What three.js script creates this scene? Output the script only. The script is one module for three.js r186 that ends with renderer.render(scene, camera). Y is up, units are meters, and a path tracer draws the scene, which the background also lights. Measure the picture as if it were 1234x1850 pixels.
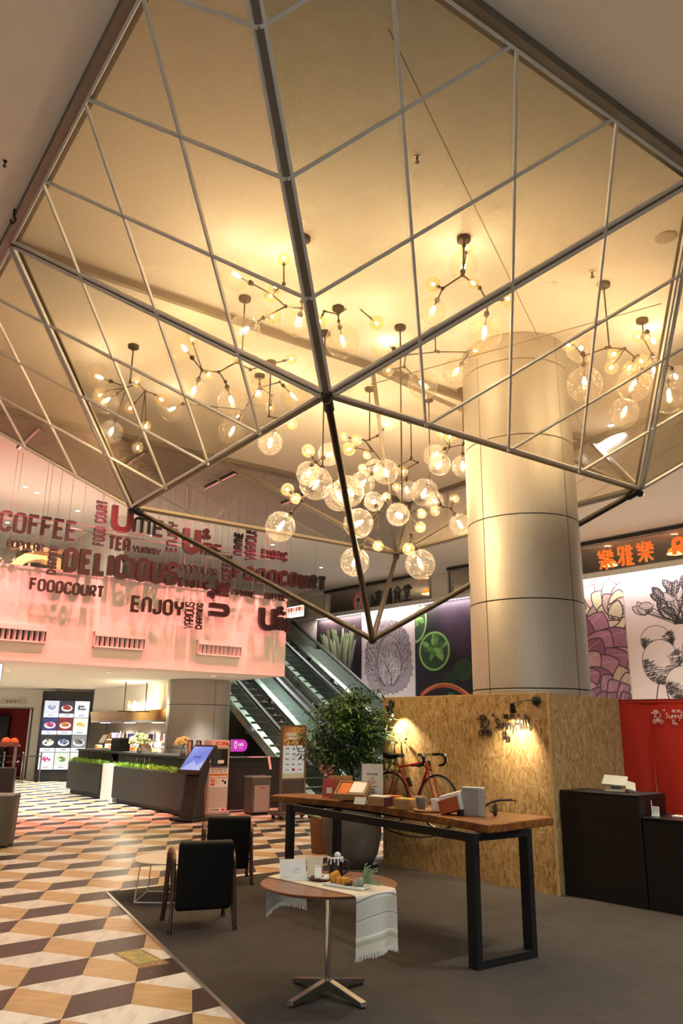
import * as THREE from 'three';
import { mergeGeometries, mergeVertices, toCreasedNormals } from 'three/addons/utils/BufferGeometryUtils.js';
import { MarchingCubes } from 'three/addons/objects/MarchingCubes.js';
import { RoundedBoxGeometry } from 'three/addons/geometries/RoundedBoxGeometry.js';
import { RectAreaLightUniformsLib } from 'three/addons/lights/RectAreaLightUniformsLib.js';

// ---------------------------------------------------------------- camera, exposure, large lights
const scene = new THREE.Scene();
scene.background = new THREE.Color(0x000000);
const camera = new THREE.PerspectiveCamera(2 * Math.atan(925 / 1407.63) * 180 / Math.PI, 1234 / 1850, 0.1, 120);
{
  const pitch = 0.2739, roll = 0.01145, cp = Math.cos(pitch), sp = Math.sin(pitch), cr = Math.cos(roll), sr = Math.sin(roll);
  camera.position.set(0, 1.8, 0);
  camera.up.set(-sr, cr * cp, cr * sp);
  camera.lookAt(0, 1.8 + sp, -cp);
}
scene.add(camera);
const renderer = new THREE.WebGLRenderer({ antialias: true });
renderer.toneMapping = THREE.LinearToneMapping;
renderer.toneMappingExposure = 1.22;
renderer.shadowMap.enabled = true;
RectAreaLightUniformsLib.init();
const BULB = 0.84;           // candela of one filament bulb in the chandeliers
const WARM = new THREE.Color().setRGB(1, 0.81, 0.56);
const PINK = new THREE.Color().setRGB(1, 0.19, 0.2);
const COOL = new THREE.Color().setRGB(0.98, 1, 0.94);
const H = 7.6;              // height of the hall's ceiling
const LOW = 3.15;           // height of the food court's ceiling

// frames of the building: the fascia of the upper floor and the booth / poster wall
const FA = new THREE.Vector3(-7.089, 0, -16.504), FF = new THREE.Vector3(0.8022, 0, -0.5971), FN = new THREE.Vector3(0.5971, 0, 0.8022), FYAW = 0.6398;
const UF = new THREE.Vector3(0.6626, 0, 0.749), UN = new THREE.Vector3(-0.749, 0, 0.6626), UYAW = -0.8465;
const V3 = (x, y, z) => new THREE.Vector3(x, y, z);
const onFascia = (s, y, off = 0) => FA.clone().addScaledVector(FF, s).addScaledVector(FN, off).setY(y);
const OSB0 = V3(0.655, 0, -11.869), WALL0 = V3(-0.676, 0, -33.235);
const onBooth = (s, y, off = 0) => OSB0.clone().addScaledVector(UF, s).addScaledVector(UN, off).setY(y);
const onWall = (s, y, off = 0) => WALL0.clone().addScaledVector(UF, s).addScaledVector(UN, off).setY(y);

function spot(p, to, color, cd, angle, penumbra, radius = 2) {
  const l = new THREE.SpotLight(color, cd, 0, angle, penumbra, 2);
  l.position.copy(p); l.target.position.copy(to); l.castShadow = true; l.shadow.radius = radius;
  l.name = 'lamp_spot';
  scene.add(l, l.target); return l;
}
function area(p, to, w, h, color, nits) {
  const l = new THREE.RectAreaLight(color, nits, w, h); l.position.copy(p); l.lookAt(to); l.name = 'lamp_area'; scene.add(l); return l;
}
// light strip over the poster wall, washing down
for (const [s0, s1] of [[-0.4, 8.2], [12.1, 22]]) {
  const m = (s0 + s1) / 2, p = onWall(m, 6.36, 0.2);
  area(p, onWall(m, 5.2, 0.02), s1 - s0, 0.08, new THREE.Color().setRGB(1, 0.88, 0.87), 88);
}

// ---------------------------------------------------------------- helpers
let seed = 7;
const rnd = () => { seed = (seed * 1664525 + 1013904223) >>> 0; return seed / 4294967296; };
const rr = (a, b) => a + (b - a) * rnd();
const used = {};
const numbered = (n) => { used[n] = (used[n] ?? -1) + 1; return used[n] ? `${n}_${String(used[n]).padStart(3, '0')}` : n; };
function tag(o, label, category, group) {
  o.userData.label = label; o.userData.category = category; if (group) o.userData.group = group; return o;
}
const ORDINAL = ['first', 'second', 'third', 'fourth', 'fifth', 'sixth', 'seventh', 'eighth', 'ninth', 'tenth', 'eleventh', 'twelfth', 'thirteenth', 'fourteenth', 'fifteenth'];
function rowOrder(points) { const k = points.map((p, i) => [p.x / -p.z, i]).sort((a, b) => a[0] - b[0]), o = []; k.forEach(([, i], n) => { o[i] = ORDINAL[n]; }); return o; }   // place in a row, counted from the left
function thing(name, label, category, pos = [0, 0, 0], yaw = 0, group) {
  const o = new THREE.Group(); o.name = numbered(name); scene.add(o);
  if (pos.isVector3) o.position.copy(pos); else o.position.set(...pos);
  o.rotation.y = yaw; return tag(o, label, category, group);
}
function part(name, geos, mat, parent, label) {
  const list = (Array.isArray(geos) ? geos : [geos]);
  const g = list.length === 1 ? list[0] : mergeGeometries(list.map(flat), false);
  const m = new THREE.Mesh(g, mat); m.name = parent ? name : numbered(name);
  m.castShadow = m.receiveShadow = true; (parent ?? scene).add(m);
  if (label) m.userData.label = label;
  return m;
}
function struct(name, geos, mat) { const m = part(name, geos, mat); m.userData.kind = 'structure'; return m; }
function structGroup(name, pos, yaw = 0) {
  const o = new THREE.Group(); o.name = numbered(name); o.userData.kind = 'structure'; scene.add(o);
  if (pos) o.position.copy(pos); o.rotation.y = yaw; return o;
}
function flat(g) {
  const n = g.index ? g.toNonIndexed() : g;
  for (const k of Object.keys(n.attributes)) if (!['position', 'normal', 'uv'].includes(k)) n.deleteAttribute(k);
  n.morphAttributes = {}; n.clearGroups(); return n;
}
function uvm(g0) {              // uv in metres, laid on by the way each face points
  const g = flat(g0), p = g.attributes.position, uv = new Float32Array(p.count * 2), a = V3(), b = V3(), c = V3(), n = V3();
  for (let i = 0; i < p.count; i += 3) {
    a.fromBufferAttribute(p, i); b.fromBufferAttribute(p, i + 1); c.fromBufferAttribute(p, i + 2);
    n.copy(b).sub(a).cross(c.clone().sub(a)); const x = Math.abs(n.x), y = Math.abs(n.y), z = Math.abs(n.z);
    [a, b, c].forEach((v, k) => {
      const [s, t] = y >= x && y >= z ? [v.x, v.z] : x >= z ? [v.z, v.y] : [v.x, v.y];
      uv[(i + k) * 2] = s; uv[(i + k) * 2 + 1] = t;
    });
  }
  g.setAttribute('uv', new THREE.BufferAttribute(uv, 2)); return g;
}
const tf = (g, x = 0, y = 0, z = 0, rx = 0, ry = 0, rz = 0) => {
  const m = new THREE.Matrix4().makeRotationFromEuler(new THREE.Euler(rx, ry, rz, 'YXZ')).setPosition(x, y, z); return g.applyMatrix4(m);
};
const box = (w, h, d, x = 0, y = 0, z = 0, rx = 0, ry = 0, rz = 0) => tf(uvm(new THREE.BoxGeometry(w, h, d)), x, y, z, rx, ry, rz);
const rbox = (w, h, d, r, x = 0, y = 0, z = 0, rx = 0, ry = 0, rz = 0, seg = 2) => tf(uvm(new RoundedBoxGeometry(w, h, d, seg, Math.min(r, w / 2.01, h / 2.01, d / 2.01))), x, y, z, rx, ry, rz);
const cyl = (r0, r1, h, x = 0, y = 0, z = 0, n = 20, rx = 0, ry = 0, rz = 0) => tf(new THREE.CylinderGeometry(r1, r0, h, n), x, y, z, rx, ry, rz);
const ball = (r, x = 0, y = 0, z = 0, n = 16) => tf(new THREE.SphereGeometry(r, n, Math.ceil(n * 0.7)), x, y, z);
const lathe = (pts, n = 28) => new THREE.LatheGeometry(pts.map(([r, y]) => new THREE.Vector2(r, y)), n);
const tube = (pts, r, seg = 24, n = 8, closed = false) => new THREE.TubeGeometry(new THREE.CatmullRomCurve3(pts.map((p) => p.isVector3 ? p : V3(...p)), closed, 'catmullrom', 0.5), seg, r, n, closed);
function rod(a, b, r, n = 8, r2 = r) {
  const A = a.isVector3 ? a.clone() : V3(...a), B = b.isVector3 ? b.clone() : V3(...b), d = B.clone().sub(A), L = d.length();
  const g = new THREE.CylinderGeometry(r2, r, L, n);
  g.applyQuaternion(new THREE.Quaternion().setFromUnitVectors(V3(0, 1, 0), d.normalize()));
  const m = A.add(B).multiplyScalar(0.5); g.translate(m.x, m.y, m.z); return g;
}
function beam(A, B, w, h, out, inset = 0) {        // a square bar from A to B, w across, h along the direction out
  const d = B.clone().sub(A), L = d.length(); d.normalize();
  const o = out.clone().addScaledVector(d, -out.dot(d)).normalize(), s = o.clone().cross(d);
  const g = uvm(new THREE.BoxGeometry(w, h, L - inset * 2));
  const m = A.clone().add(B).multiplyScalar(0.5);
  return g.applyMatrix4(new THREE.Matrix4().makeBasis(s, o, d).setPosition(m));
}
function prism(poly, depth, bevel = 0) {           // polygon in x,y pushed along z
  const s = poly instanceof THREE.Shape ? poly : new THREE.Shape(poly.map(([x, y]) => new THREE.Vector2(x, y)));
  return new THREE.ExtrudeGeometry(s, { depth, bevelEnabled: bevel > 0, bevelThickness: bevel, bevelSize: bevel, bevelSegments: 1, curveSegments: 10 });
}
const slab = (poly, y0, y1, bevel = 0) => uvm(tf(prism(poly.map(([x, z]) => [x, -z]), y1 - y0 - 2 * bevel, bevel), 0, y0 + bevel, 0, -Math.PI / 2));  // polygon in x,z pushed up

// ---------------------------------------------------------------- textures
function hash(x, y, s) { let h = (x * 374761393 + y * 668265263 + s * 974711) | 0; h = Math.imul(h ^ (h >>> 13), 1274126177); return ((h ^ (h >>> 16)) >>> 0) / 4294967296; }
function vnoise(x, y, px, py, s) {                   // periodic value noise
  const x0 = Math.floor(x), y0 = Math.floor(y), fx = x - x0, fy = y - y0, m = (a, n) => ((a % n) + n) % n;
  const u = fx * fx * (3 - 2 * fx), v = fy * fy * (3 - 2 * fy), X0 = m(x0, px), X1 = m(x0 + 1, px), Y0 = m(y0, py), Y1 = m(y0 + 1, py);
  return (hash(X0, Y0, s) * (1 - u) + hash(X1, Y0, s) * u) * (1 - v) + (hash(X0, Y1, s) * (1 - u) + hash(X1, Y1, s) * u) * v;
}
function fbm(u, v, fx, fy, oct, s) { let a = 0.5, t = 0, n = 0; for (let o = 0; o < oct; o++) { t += a * vnoise(u * fx, v * fy, fx, fy, s + o); n += a; a *= 0.5; fx *= 2; fy *= 2; } return t / n; }
function dataTex(w, h, fn, metres, srgb = true) {
  const d = new Uint8Array(w * h * 4);
  for (let y = 0; y < h; y++) for (let x = 0; x < w; x++) { const c = fn(x / w, y / h), i = (y * w + x) * 4; for (let k = 0; k < 3; k++) d[i + k] = Math.max(0, Math.min(255, (c.length ? c[k] : c) * 255)); d[i + 3] = 255; }
  const t = new THREE.DataTexture(d, w, h); t.magFilter = t.minFilter = THREE.LinearFilter; t.wrapS = t.wrapT = THREE.RepeatWrapping;
  if (srgb) t.colorSpace = THREE.SRGBColorSpace; if (metres) t.repeat.set(1 / metres[0], 1 / metres[1]); t.needsUpdate = true; return t;
}
function paint(w, h, fn, metres) {
  const c = document.createElement('canvas'); c.width = w; c.height = h; fn(c.getContext('2d'), w, h);
  const t = new THREE.CanvasTexture(c); t.colorSpace = THREE.SRGBColorSpace;
  if (metres) { t.wrapS = t.wrapT = THREE.RepeatWrapping; t.repeat.set(1 / metres[0], 1 / metres[1]); } return t;
}
const hex = (h) => [(h >> 16 & 255) / 255, (h >> 8 & 255) / 255, (h & 255) / 255];
const mix3 = (a, b, t) => [0, 1, 2].map((k) => a[k] + (b[k] - a[k]) * t);
const std = (o) => new THREE.MeshStandardMaterial(o), phy = (o) => new THREE.MeshPhysicalMaterial(o);
// ---------------------------------------------------------------- materials
const grainTex = dataTex(256, 256, (u, v) => { const n = 0.93 + 0.07 * fbm(u, v, 24, 24, 3, 3); return [n, n, n]; }, [1.2, 1.2]);
const fineBump = dataTex(256, 256, (u, v) => fbm(u, v, 64, 64, 2, 9), [0.5, 0.5], false);
function woodTex(a, b, s, metres, fx = 3, fy = 40) {
  return dataTex(512, 512, (u, v) => { const w = fbm(u, v, fx, fy, 4, s), k = fbm(u, v, 2, 6, 2, s + 20); return mix3(hex(a), hex(b), Math.min(1, Math.max(0, w * 1.5 - 0.35 + (k - 0.5) * 0.5))); }, metres);
}
const osbTex = paint(1024, 1024, (g, w, h) => {
  g.fillStyle = '#c2a06a'; g.fillRect(0, 0, w, h);
  const tones = ['#d6bd8e', '#c4a26c', '#b08a50', '#caab74', '#decaa0', '#96733f', '#ba9760', '#d0b380'];
  for (let i = 0; i < 2300; i++) {
    const x = rnd() * w, y = rnd() * h, L = rr(34, 92), W = rr(9, 26), a = (rnd() - 0.5) * 1.15 + (rnd() < 0.12 ? 1.2 : 0);
    g.fillStyle = tones[Math.floor(rnd() * 8)]; g.globalAlpha = rr(0.35, 0.75);
    for (const ox of [-w, 0, w]) for (const oy of [-h, 0, h]) {
      if (x + ox < -90 || x + ox > w + 90 || y + oy < -90 || y + oy > h + 90) continue;
      g.save(); g.translate(x + ox, y + oy); g.rotate(a); g.beginPath(); g.moveTo(-W / 2, -L / 2); g.lineTo(W * 0.4, -L / 2 + 4); g.lineTo(W / 2, L / 2); g.lineTo(-W * 0.3, L / 2 - 5); g.fill(); g.restore();
    }
  }
  for (let i = 0; i < 620; i++) {
    g.globalAlpha = rr(0.4, 0.9); g.strokeStyle = rnd() < 0.5 ? '#4a2e10' : '#6e4819'; g.lineWidth = rr(1.5, 6); const x = rnd() * w, y = rnd() * h, a = (rnd() - 0.5) * 1.4, L = rr(8, 40);
    g.beginPath(); g.moveTo(x, y); g.quadraticCurveTo(x + Math.sin(a) * L * 0.5 + 3, y + L * 0.5, x + Math.sin(a) * L, y + Math.cos(a) * L); g.stroke();
  }
  g.globalAlpha = 1;
}, [1.6, 1.6]);
const seedTex = paint(512, 256, (g, w, h) => { g.fillStyle = 'rgb(0,40,0)'; g.fillRect(0, 0, w, h); for (let i = 0; i < 420; i++) { g.fillStyle = `rgb(0,${Math.floor(rr(150, 255))},0)`; const r = rr(0.8, 2.6); g.beginPath(); g.ellipse(rnd() * w, rnd() * h, r * 0.8, r * 1.4, 0, 0, 7); g.fill(); } }); seedTex.colorSpace = THREE.NoColorSpace; seedTex.wrapS = seedTex.wrapT = THREE.RepeatWrapping; // seeds and bubbles blown into the glass
const M = {
  ceiling: std({ color: 0xeadfcf, roughness: 0.95, bumpMap: fineBump, bumpScale: 0.0008 }),
  wall: std({ color: 0xe6ddd0, roughness: 0.9, map: grainTex }),
  lowCeil: std({ color: 0xe9e4da, roughness: 0.9 }),
  fascia: std({ color: 0xf0e6da, roughness: 0.8 }),
  darkWall: std({ color: 0x2c2a29, roughness: 0.6 }),
  grey: std({ color: 0x6d6a66, roughness: 0.6 }),
  grout: std({ color: 0x4a4038, roughness: 0.9 }),
  osb: std({ map: osbTex, color: 0xd6cfc4, roughness: 0.8, bumpMap: osbTex, bumpScale: 0.0012 }),
  osbEdge: std({ color: 0xc9a66c, roughness: 0.85, map: grainTex }),
  carpet: std({ color: 0xffffff, roughness: 1, map: dataTex(512, 512, (u, v) => { const n = fbm(u, v, 128, 128, 2, 40), k = fbm(u, v, 6, 6, 3, 44); return mix3(hex(0x302b26), hex(0x524b43), n * 0.8 + (k - 0.5) * 0.35); }, [1.1, 1.1]), bumpMap: dataTex(256, 256, (u, v) => fbm(u, v, 96, 96, 2, 41), [0.4, 0.4], false), bumpScale: 0.004 }),
  galv: std({ color: 0xe6e2da, roughness: 0.5, metalness: 0.2, map: grainTex }),
  tubeDark: std({ color: 0x756a5c, roughness: 0.5, metalness: 0.35 }),
  pole: std({ color: 0x33291e, roughness: 0.38, metalness: 0.4 }),
  black: std({ color: 0x141312, roughness: 0.5 }),
  blackMetal: std({ color: 0x17171a, roughness: 0.42, metalness: 0.5 }),
  bronze: std({ color: 0x3a2c1d, roughness: 0.45, metalness: 0.6 }),
  chrome: std({ color: 0xd8d6d2, roughness: 0.12, metalness: 1 }),
  steel: std({ color: 0xb9b5ae, roughness: 0.32, metalness: 0.9 }),
  alu: std({ color: 0xb4aea4, roughness: 0.5, metalness: 0.6, map: dataTex(256, 64, (u, v) => { const n = 0.94 + 0.06 * fbm(u, v, 90, 3, 3, 61); return [n, n, n]; }, [0.8, 0.8]) }),
  seam: std({ color: 0x2a2622, roughness: 0.8 }),
  white: std({ color: 0xe9e6df, roughness: 0.6 }),
  paper: std({ color: 0xece9e1, roughness: 0.85 }),
  pinkPaper: std({ color: 0xe6b8b0, roughness: 0.85 }),
  leather: phy({ color: 0x0b0907, roughness: 0.6, specularIntensity: 0.4, bumpMap: fineBump, bumpScale: 0.0006 }),
  leatherTop: phy({ color: 0x3a3023, roughness: 0.45, bumpMap: fineBump, bumpScale: 0.0006 }),
  bentwood: std({ color: 0x3b2015, roughness: 0.35 }),
  armWood: std({ color: 0x70452a, roughness: 0.35 }),
  tableWood: std({ map: woodTex(0x683a18, 0xa26a32, 71, [1.6, 0.9]), roughness: 0.38, bumpMap: woodTex(0x333333, 0xdddddd, 71, [1.6, 0.9]), bumpScale: 0.0006 }),
  slabEdge: std({ map: woodTex(0x5a3a1c, 0xa8794a, 75, [0.6, 0.25], 10, 8), roughness: 0.6 }),
  teak: phy({ map: woodTex(0x64300e, 0x7c4016, 78, [1.2, 0.5], 2, 36), roughness: 0.4, clearcoat: 0.3 }),
  counter: std({ map: woodTex(0x0a0504, 0x150b08, 81, [1.2, 0.4], 3, 30), roughness: 0.45 }),
  glass: phy({ color: 0xffffff, roughness: 0, transmission: 1, thickness: 0, ior: 1.5 }),
  glassTint: phy({ color: 0xdfeee6, roughness: 0, transmission: 1, thickness: 0, ior: 1.5 }),
  amber: phy({ color: 0xffeec4, roughness: 0.8, roughnessMap: seedTex, transmission: 1, thickness: 0, ior: 1.5 }),
  globe: phy({ color: 0xfff8ec, roughness: 0.8, roughnessMap: seedTex, transmission: 1, thickness: 0, ior: 1.52 }),
  filament: std({ color: 0x000000, emissive: new THREE.Color().setRGB(1, 0.8, 0.52), emissiveIntensity: 60 }),
  red: std({ color: 0xae1e04, roughness: 0.85, side: THREE.DoubleSide, bumpMap: fineBump, bumpScale: 0.0006 }),
  bikeRed: phy({ color: 0xa0160c, roughness: 0.25, clearcoat: 0.8 }),
  rubber: std({ color: 0x15120f, roughness: 0.85 }),
  kraft: std({ color: 0xb58a58, roughness: 0.85, map: grainTex }),
  kraftDark: std({ color: 0x7d5632, roughness: 0.85 }),
  orange: std({ color: 0xcf6a2c, roughness: 0.8 }),
  yellow: std({ color: 0xd8b14a, roughness: 0.8 }),
  pot: std({ map: dataTex(256, 256, (u, v) => { const n = fbm(u, v, 8, 8, 5, 91); return mix3(hex(0x55524e), hex(0x7d7972), n); }), roughness: 0.85 }),
  bark: std({ color: 0x3d2c1e, roughness: 0.9 }),
  leaf: std({ color: 0x2d4a1e, roughness: 0.6, side: THREE.DoubleSide }),
  leaf2: std({ color: 0x47622c, roughness: 0.6, side: THREE.DoubleSide }),
  soil: std({ color: 0x2a1f16, roughness: 1 }),
  bulbOff: std({ color: 0x222222, roughness: 0.6 }),
  downlight: std({ color: 0x111111, emissive: new THREE.Color().setRGB(1, 0.9, 0.75), emissiveIntensity: 6 }),
  strip: std({ color: 0x111111, emissive: new THREE.Color().setRGB(1, 0.88, 0.88), emissiveIntensity: 2.4 }),
};
const glow = (r, g, b, k) => std({ color: 0x0a0a0a, emissive: new THREE.Color().setRGB(r, g, b), emissiveIntensity: k, roughness: 0.6 });
const screenMat = (map, k) => std({ color: 0x050505, emissive: 0xffffff, emissiveMap: map, emissiveIntensity: k, roughness: 0.25 });
const printed = (map, o = {}) => std({ map, roughness: 0.7, ...o });
// ---------------------------------------------------------------- the room
const GYAW = -0.9307;                                // local x runs from the food court towards the hall, local z faces left
{
  // floor: slab with a tumbling-block pattern of rhombic vinyl tiles
  const floor = structGroup('floor');
  part('slab', slab([[-22, 6], [16, 6], [16, -44], [-22, -44]], -0.25, -0.004), M.grout, floor);
  const vct = (base, vein, s, n0, n1) => dataTex(512, 512, (u, v) => {
    const w = fbm(u, v, n0, n1, 4, s), k = fbm(u, v, 3, 3, 3, s + 9), f = hash(Math.floor(u * 512), Math.floor(v * 512), s);
    return mix3(hex(base), hex(vein), Math.max(0, Math.min(1, (w - 0.42) * 2.1 + (k - 0.5) * 0.7 + (f > 0.985 ? 0.35 : 0))));
  }, [0.9, 0.9]);
  const mats = [
    std({ map: vct(0xc9a878, 0xb08d5e, 11, 4, 14), roughness: 0.38 }),
    std({ map: vct(0xe2dbd0, 0xcbc2b6, 15, 22, 6), roughness: 0.38 }),
    std({ map: dataTex(512, 512, (u, v) => { const w = fbm(u, v, 60, 14, 3, 19), k = fbm(u, v, 5, 5, 3, 23); return mix3(mix3(hex(0x2a1e1c), hex(0x3c2e2a), k), hex(0xa59287), w > 0.74 ? Math.min(1, (w - 0.74) * 6) : 0); }, [0.9, 0.9]), roughness: 0.38 }),
  ];
  const s = 0.47675, E1 = [0.9411 * s, 0.3382 * s], E2 = [0.1778 * s, 0.9841 * s], E3 = [E1[0] - E2[0], E1[1] - E2[1]], O = [-2.2912, -6.3244];
  const add = (...v) => v.reduce((a, b) => [a[0] + b[0], a[1] + b[1]]), neg = (a) => [-a[0], -a[1]];
  const quads = [[[0, 0], E1, add(E1, E2), E2], [[0, 0], E3, add(E3, E1), E1], [[0, 0], neg(E2), add(neg(E2), E3), E3]];
  const variants = quads.map((q) => [0, 1, 2, 3, 4].map((k) => {
    const c = q.reduce((a, b) => add(a, b)).map((x) => x / 4), n = q.map(([x, z]) => { const dx = x - c[0], dz = z - c[1], L = Math.hypot(dx, dz), f = 1 - 0.0022 / L; return [c[0] + dx * f, c[1] + dz * f]; });
    const g = slab(n, -0.004, 0); const uv = g.attributes.uv; for (let i = 0; i < uv.count; i++) uv.setXY(i, uv.getX(i) + k * 0.37, uv.getY(i) + k * 0.53); return g;
  }));
  const inCarpet = (x, z) => { // well inside the carpet
    const near = (x + 2.604) * 4.05 - (z + 9.70) * 2.018, far = (z + 9.70) * 0.78 + (x + 2.604) * 0.625; return near > 2.6 && far > 0.45 && z < 0 && x < 8 && z > -12.5;
  };
  const cells = [];
  for (let m = -60; m < 60; m++) for (let n = -60; n < 60; n++) {
    const i = m + n, j = m - 2 * n, P = add(O, [E1[0] * i + E2[0] * j, E1[1] * i + E2[1] * j]);
    for (let q = 0; q < 3; q++) {
      const c = add(P, quads[q].reduce((a, b) => add(a, b)).map((x) => x / 4));
      if (c[1] > -2 || c[1] < -34 || c[0] > 13 || c[0] < -15) continue;
      if (c[0] < c[1] * 0.56 - 1.2 || c[0] > -c[1] * 0.5 + 1 || inCarpet(c[0], c[1]) || (c[0] > 1.2 && c[1] > -12)) continue;
      const seen = c[1] < -5 && c[0] > c[1] * 0.43 - 0.2 && c[0] < 1.2;
      cells.push({ P, q, d: Math.hypot(c[0], c[1]) + (seen ? 0 : 100), c });
    }
  }
  cells.sort((a, b) => a.d - b.d);
  const rest = [[], [], []];
  cells.forEach((t, k) => {
    const v = variants[t.q][(Math.abs(Math.round(t.P[0] * 13 + t.P[1] * 29)) + k) % 5];
    if (k < 300) { const m = part('tile', v, mats[t.q], floor); m.position.set(t.P[0], 0, t.P[1]); }
    else { const g = v.clone(); g.translate(t.P[0], 0, t.P[1]); rest[t.q].push(g); }
  });
  const all = mergeGeometries(rest.map((r) => mergeGeometries(r)), true);
  const far = new THREE.Mesh(all, mats); far.name = 'tile_field'; far.userData.kind = 'stuff'; far.receiveShadow = true; floor.add(far);
}
// ceiling of the hall and the shell
struct('ceiling', slab([[-22, 6], [16, 6], [16, -44], [-22, -44]], H, H + 0.3), M.ceiling);
struct('wall_right', box(0.3, H + 0.3, 50, 15.85, H / 2, -19), M.wall);
struct('wall_left', box(0.3, H + 0.3, 50, -21.85, H / 2, -19), M.wall);
struct('wall_near', box(38, H + 0.3, 0.3, -3, H / 2, 5.85), M.wall);
struct('wall_far', box(38, H + 0.3, 0.3, -3, H / 2, -43.85), M.wall);
{ // fascia of the upper floor, its slab and the low ceiling of the food court
  const fas = structGroup('wall_fascia', FA, FYAW);
  part('panel', box(17.1, 5.12 - LOW, 0.3, -1.5, (5.12 + LOW) / 2, -0.15), M.fascia, fas);
  part('trim', box(17.1, 0.06, 0.36, -1.5, 5.15, -0.15), M.white, fas);
  const lc = structGroup('ceiling_food_court', FA, FYAW);
  part('slab', box(17.1, 0.3, 17, -1.5, LOW + 0.15, -8.75), M.lowCeil, lc);
  const up = structGroup('floor_upper', FA, FYAW);
  part('slab', box(17.1, 0.3, 17, -1.5, 4.9, -8.8), M.lowCeil, up);
  // upper storey's rear wall with its pale partition
  const bw = structGroup('wall_upper', FA, FYAW);
  part('panel', box(9.5, H - 5.05, 0.2, -2.3, (H + 5.05) / 2, -10), M.wall, bw);
  part('panel', box(0.2, H - 5.05, 6, 3.6, (H + 5.05) / 2, -6.3), M.wall, bw);
}
{ // side wall of the food court towards the escalators, and its dark outer face
  const w = structGroup('wall_escalator', onFascia(7.16, 0, -4.6), GYAW);
  part('panel', box(9.6, LOW, 0.1, -4.8, LOW / 2, 0), std({ color: 0xddd3c6, roughness: 0.85 }), w);
  part('outer_panel', box(9.6, LOW + 0.3, 0.06, -4.8, LOW / 2, -0.09), M.darkWall, w);
}
{ // long wall with posters and the clerestory windows of the upper restaurants
  const w = structGroup('wall_posters', WALL0, UYAW);
  part('panel', box(27, 6.47, 0.3, 8, 6.47 / 2, -0.17), M.wall, w);
  part('lintel', box(27, 0.14, 0.34, 8, H - 0.07, -0.17), M.white, w);
  part('sill', box(27, 0.1, 0.42, 8, 6.5, -0.1), M.white, w);
  for (const [a, b] of [[-5.5, 0.0], [6.1, 6.95], [10.9, 11.4]]) part('panel', box(b - a, 1.1, 0.3, (a + b) / 2, 7.05, -0.17), M.wall, w);
  part('cladding', box(27, 1.6, 0.04, 8, 0.8, 0.0), M.grey, w);
}
{ // rooms behind the windows: rear wall and floor of the restaurants
  const r = structGroup('wall_restaurant', WALL0, UYAW);
  part('panel', box(27, 2.6, 0.2, 8, 6.4, -7), std({ color: 0x9a948a, roughness: 0.9 }), r);
  part('floor_panel', box(27, 0.2, 7, 8, 5.3, -3.7), M.grey, r);
  part('side_panel', box(0.2, 2.6, 7, 9, 6.4, -3.7), std({ color: 0x8d877d, roughness: 0.9 }), r);
}
for (const [k, a, b, mull] of [[1, 0.02, 6.1, [3.1]], [2, 6.95, 10.9, [8.05, 9.4]], [3, 11.4, 21.4, [14.9, 18.4]]]) {
  const w = structGroup('window_' + k, WALL0, UYAW), y0 = 6.55, y1 = 7.46;
  part('frame', [box(b - a, 0.05, 0.1, (a + b) / 2, y0 + 0.02, 0), box(b - a, 0.05, 0.1, (a + b) / 2, y1, 0), box(0.06, y1 - y0, 0.1, a + 0.03, (y0 + y1) / 2, 0), box(0.06, y1 - y0, 0.1, b - 0.03, (y0 + y1) / 2, 0)], M.steel, w);
  part('track', box(b - a, 0.09, 0.14, (a + b) / 2, y1 + 0.065, 0.02), M.seam, w);
  const xs = [a, ...mull, b];
  for (let i = 0; i + 1 < xs.length; i++) part('pane', box(xs[i + 1] - xs[i] - 0.02, y1 - y0 - 0.04, 0.012, (xs[i] + xs[i + 1]) / 2, (y0 + y1) / 2, -0.02), M.glass, w);
}
{ // carpet under the stall, with its metal edge strip
  const c = thing('carpet', 'dark grey carpet laid over the patterned floor under the stall', 'carpet');
  const C0 = [-2.604, -9.70], near = [0.446, 0.895];
  part('pile', slab([C0, [C0[0] + near[0] * 10, C0[1] + near[1] * 10], [8, -0.75], [8, -12.6], [1.02, -12.6]], 0.0005, 0.009), M.carpet, c);
  const nx = -near[1], nz = near[0], L = 10;
  part('edge_strip', slab([[C0[0], C0[1]], [C0[0] + near[0] * L, C0[1] + near[1] * L], [C0[0] + near[0] * L + nx * 0.028, C0[1] + near[1] * L + nz * 0.028], [C0[0] + nx * 0.028, C0[1] + nz * 0.028]], 0.0005, 0.011), M.steel, c, 'silver edge strip');
}
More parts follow.
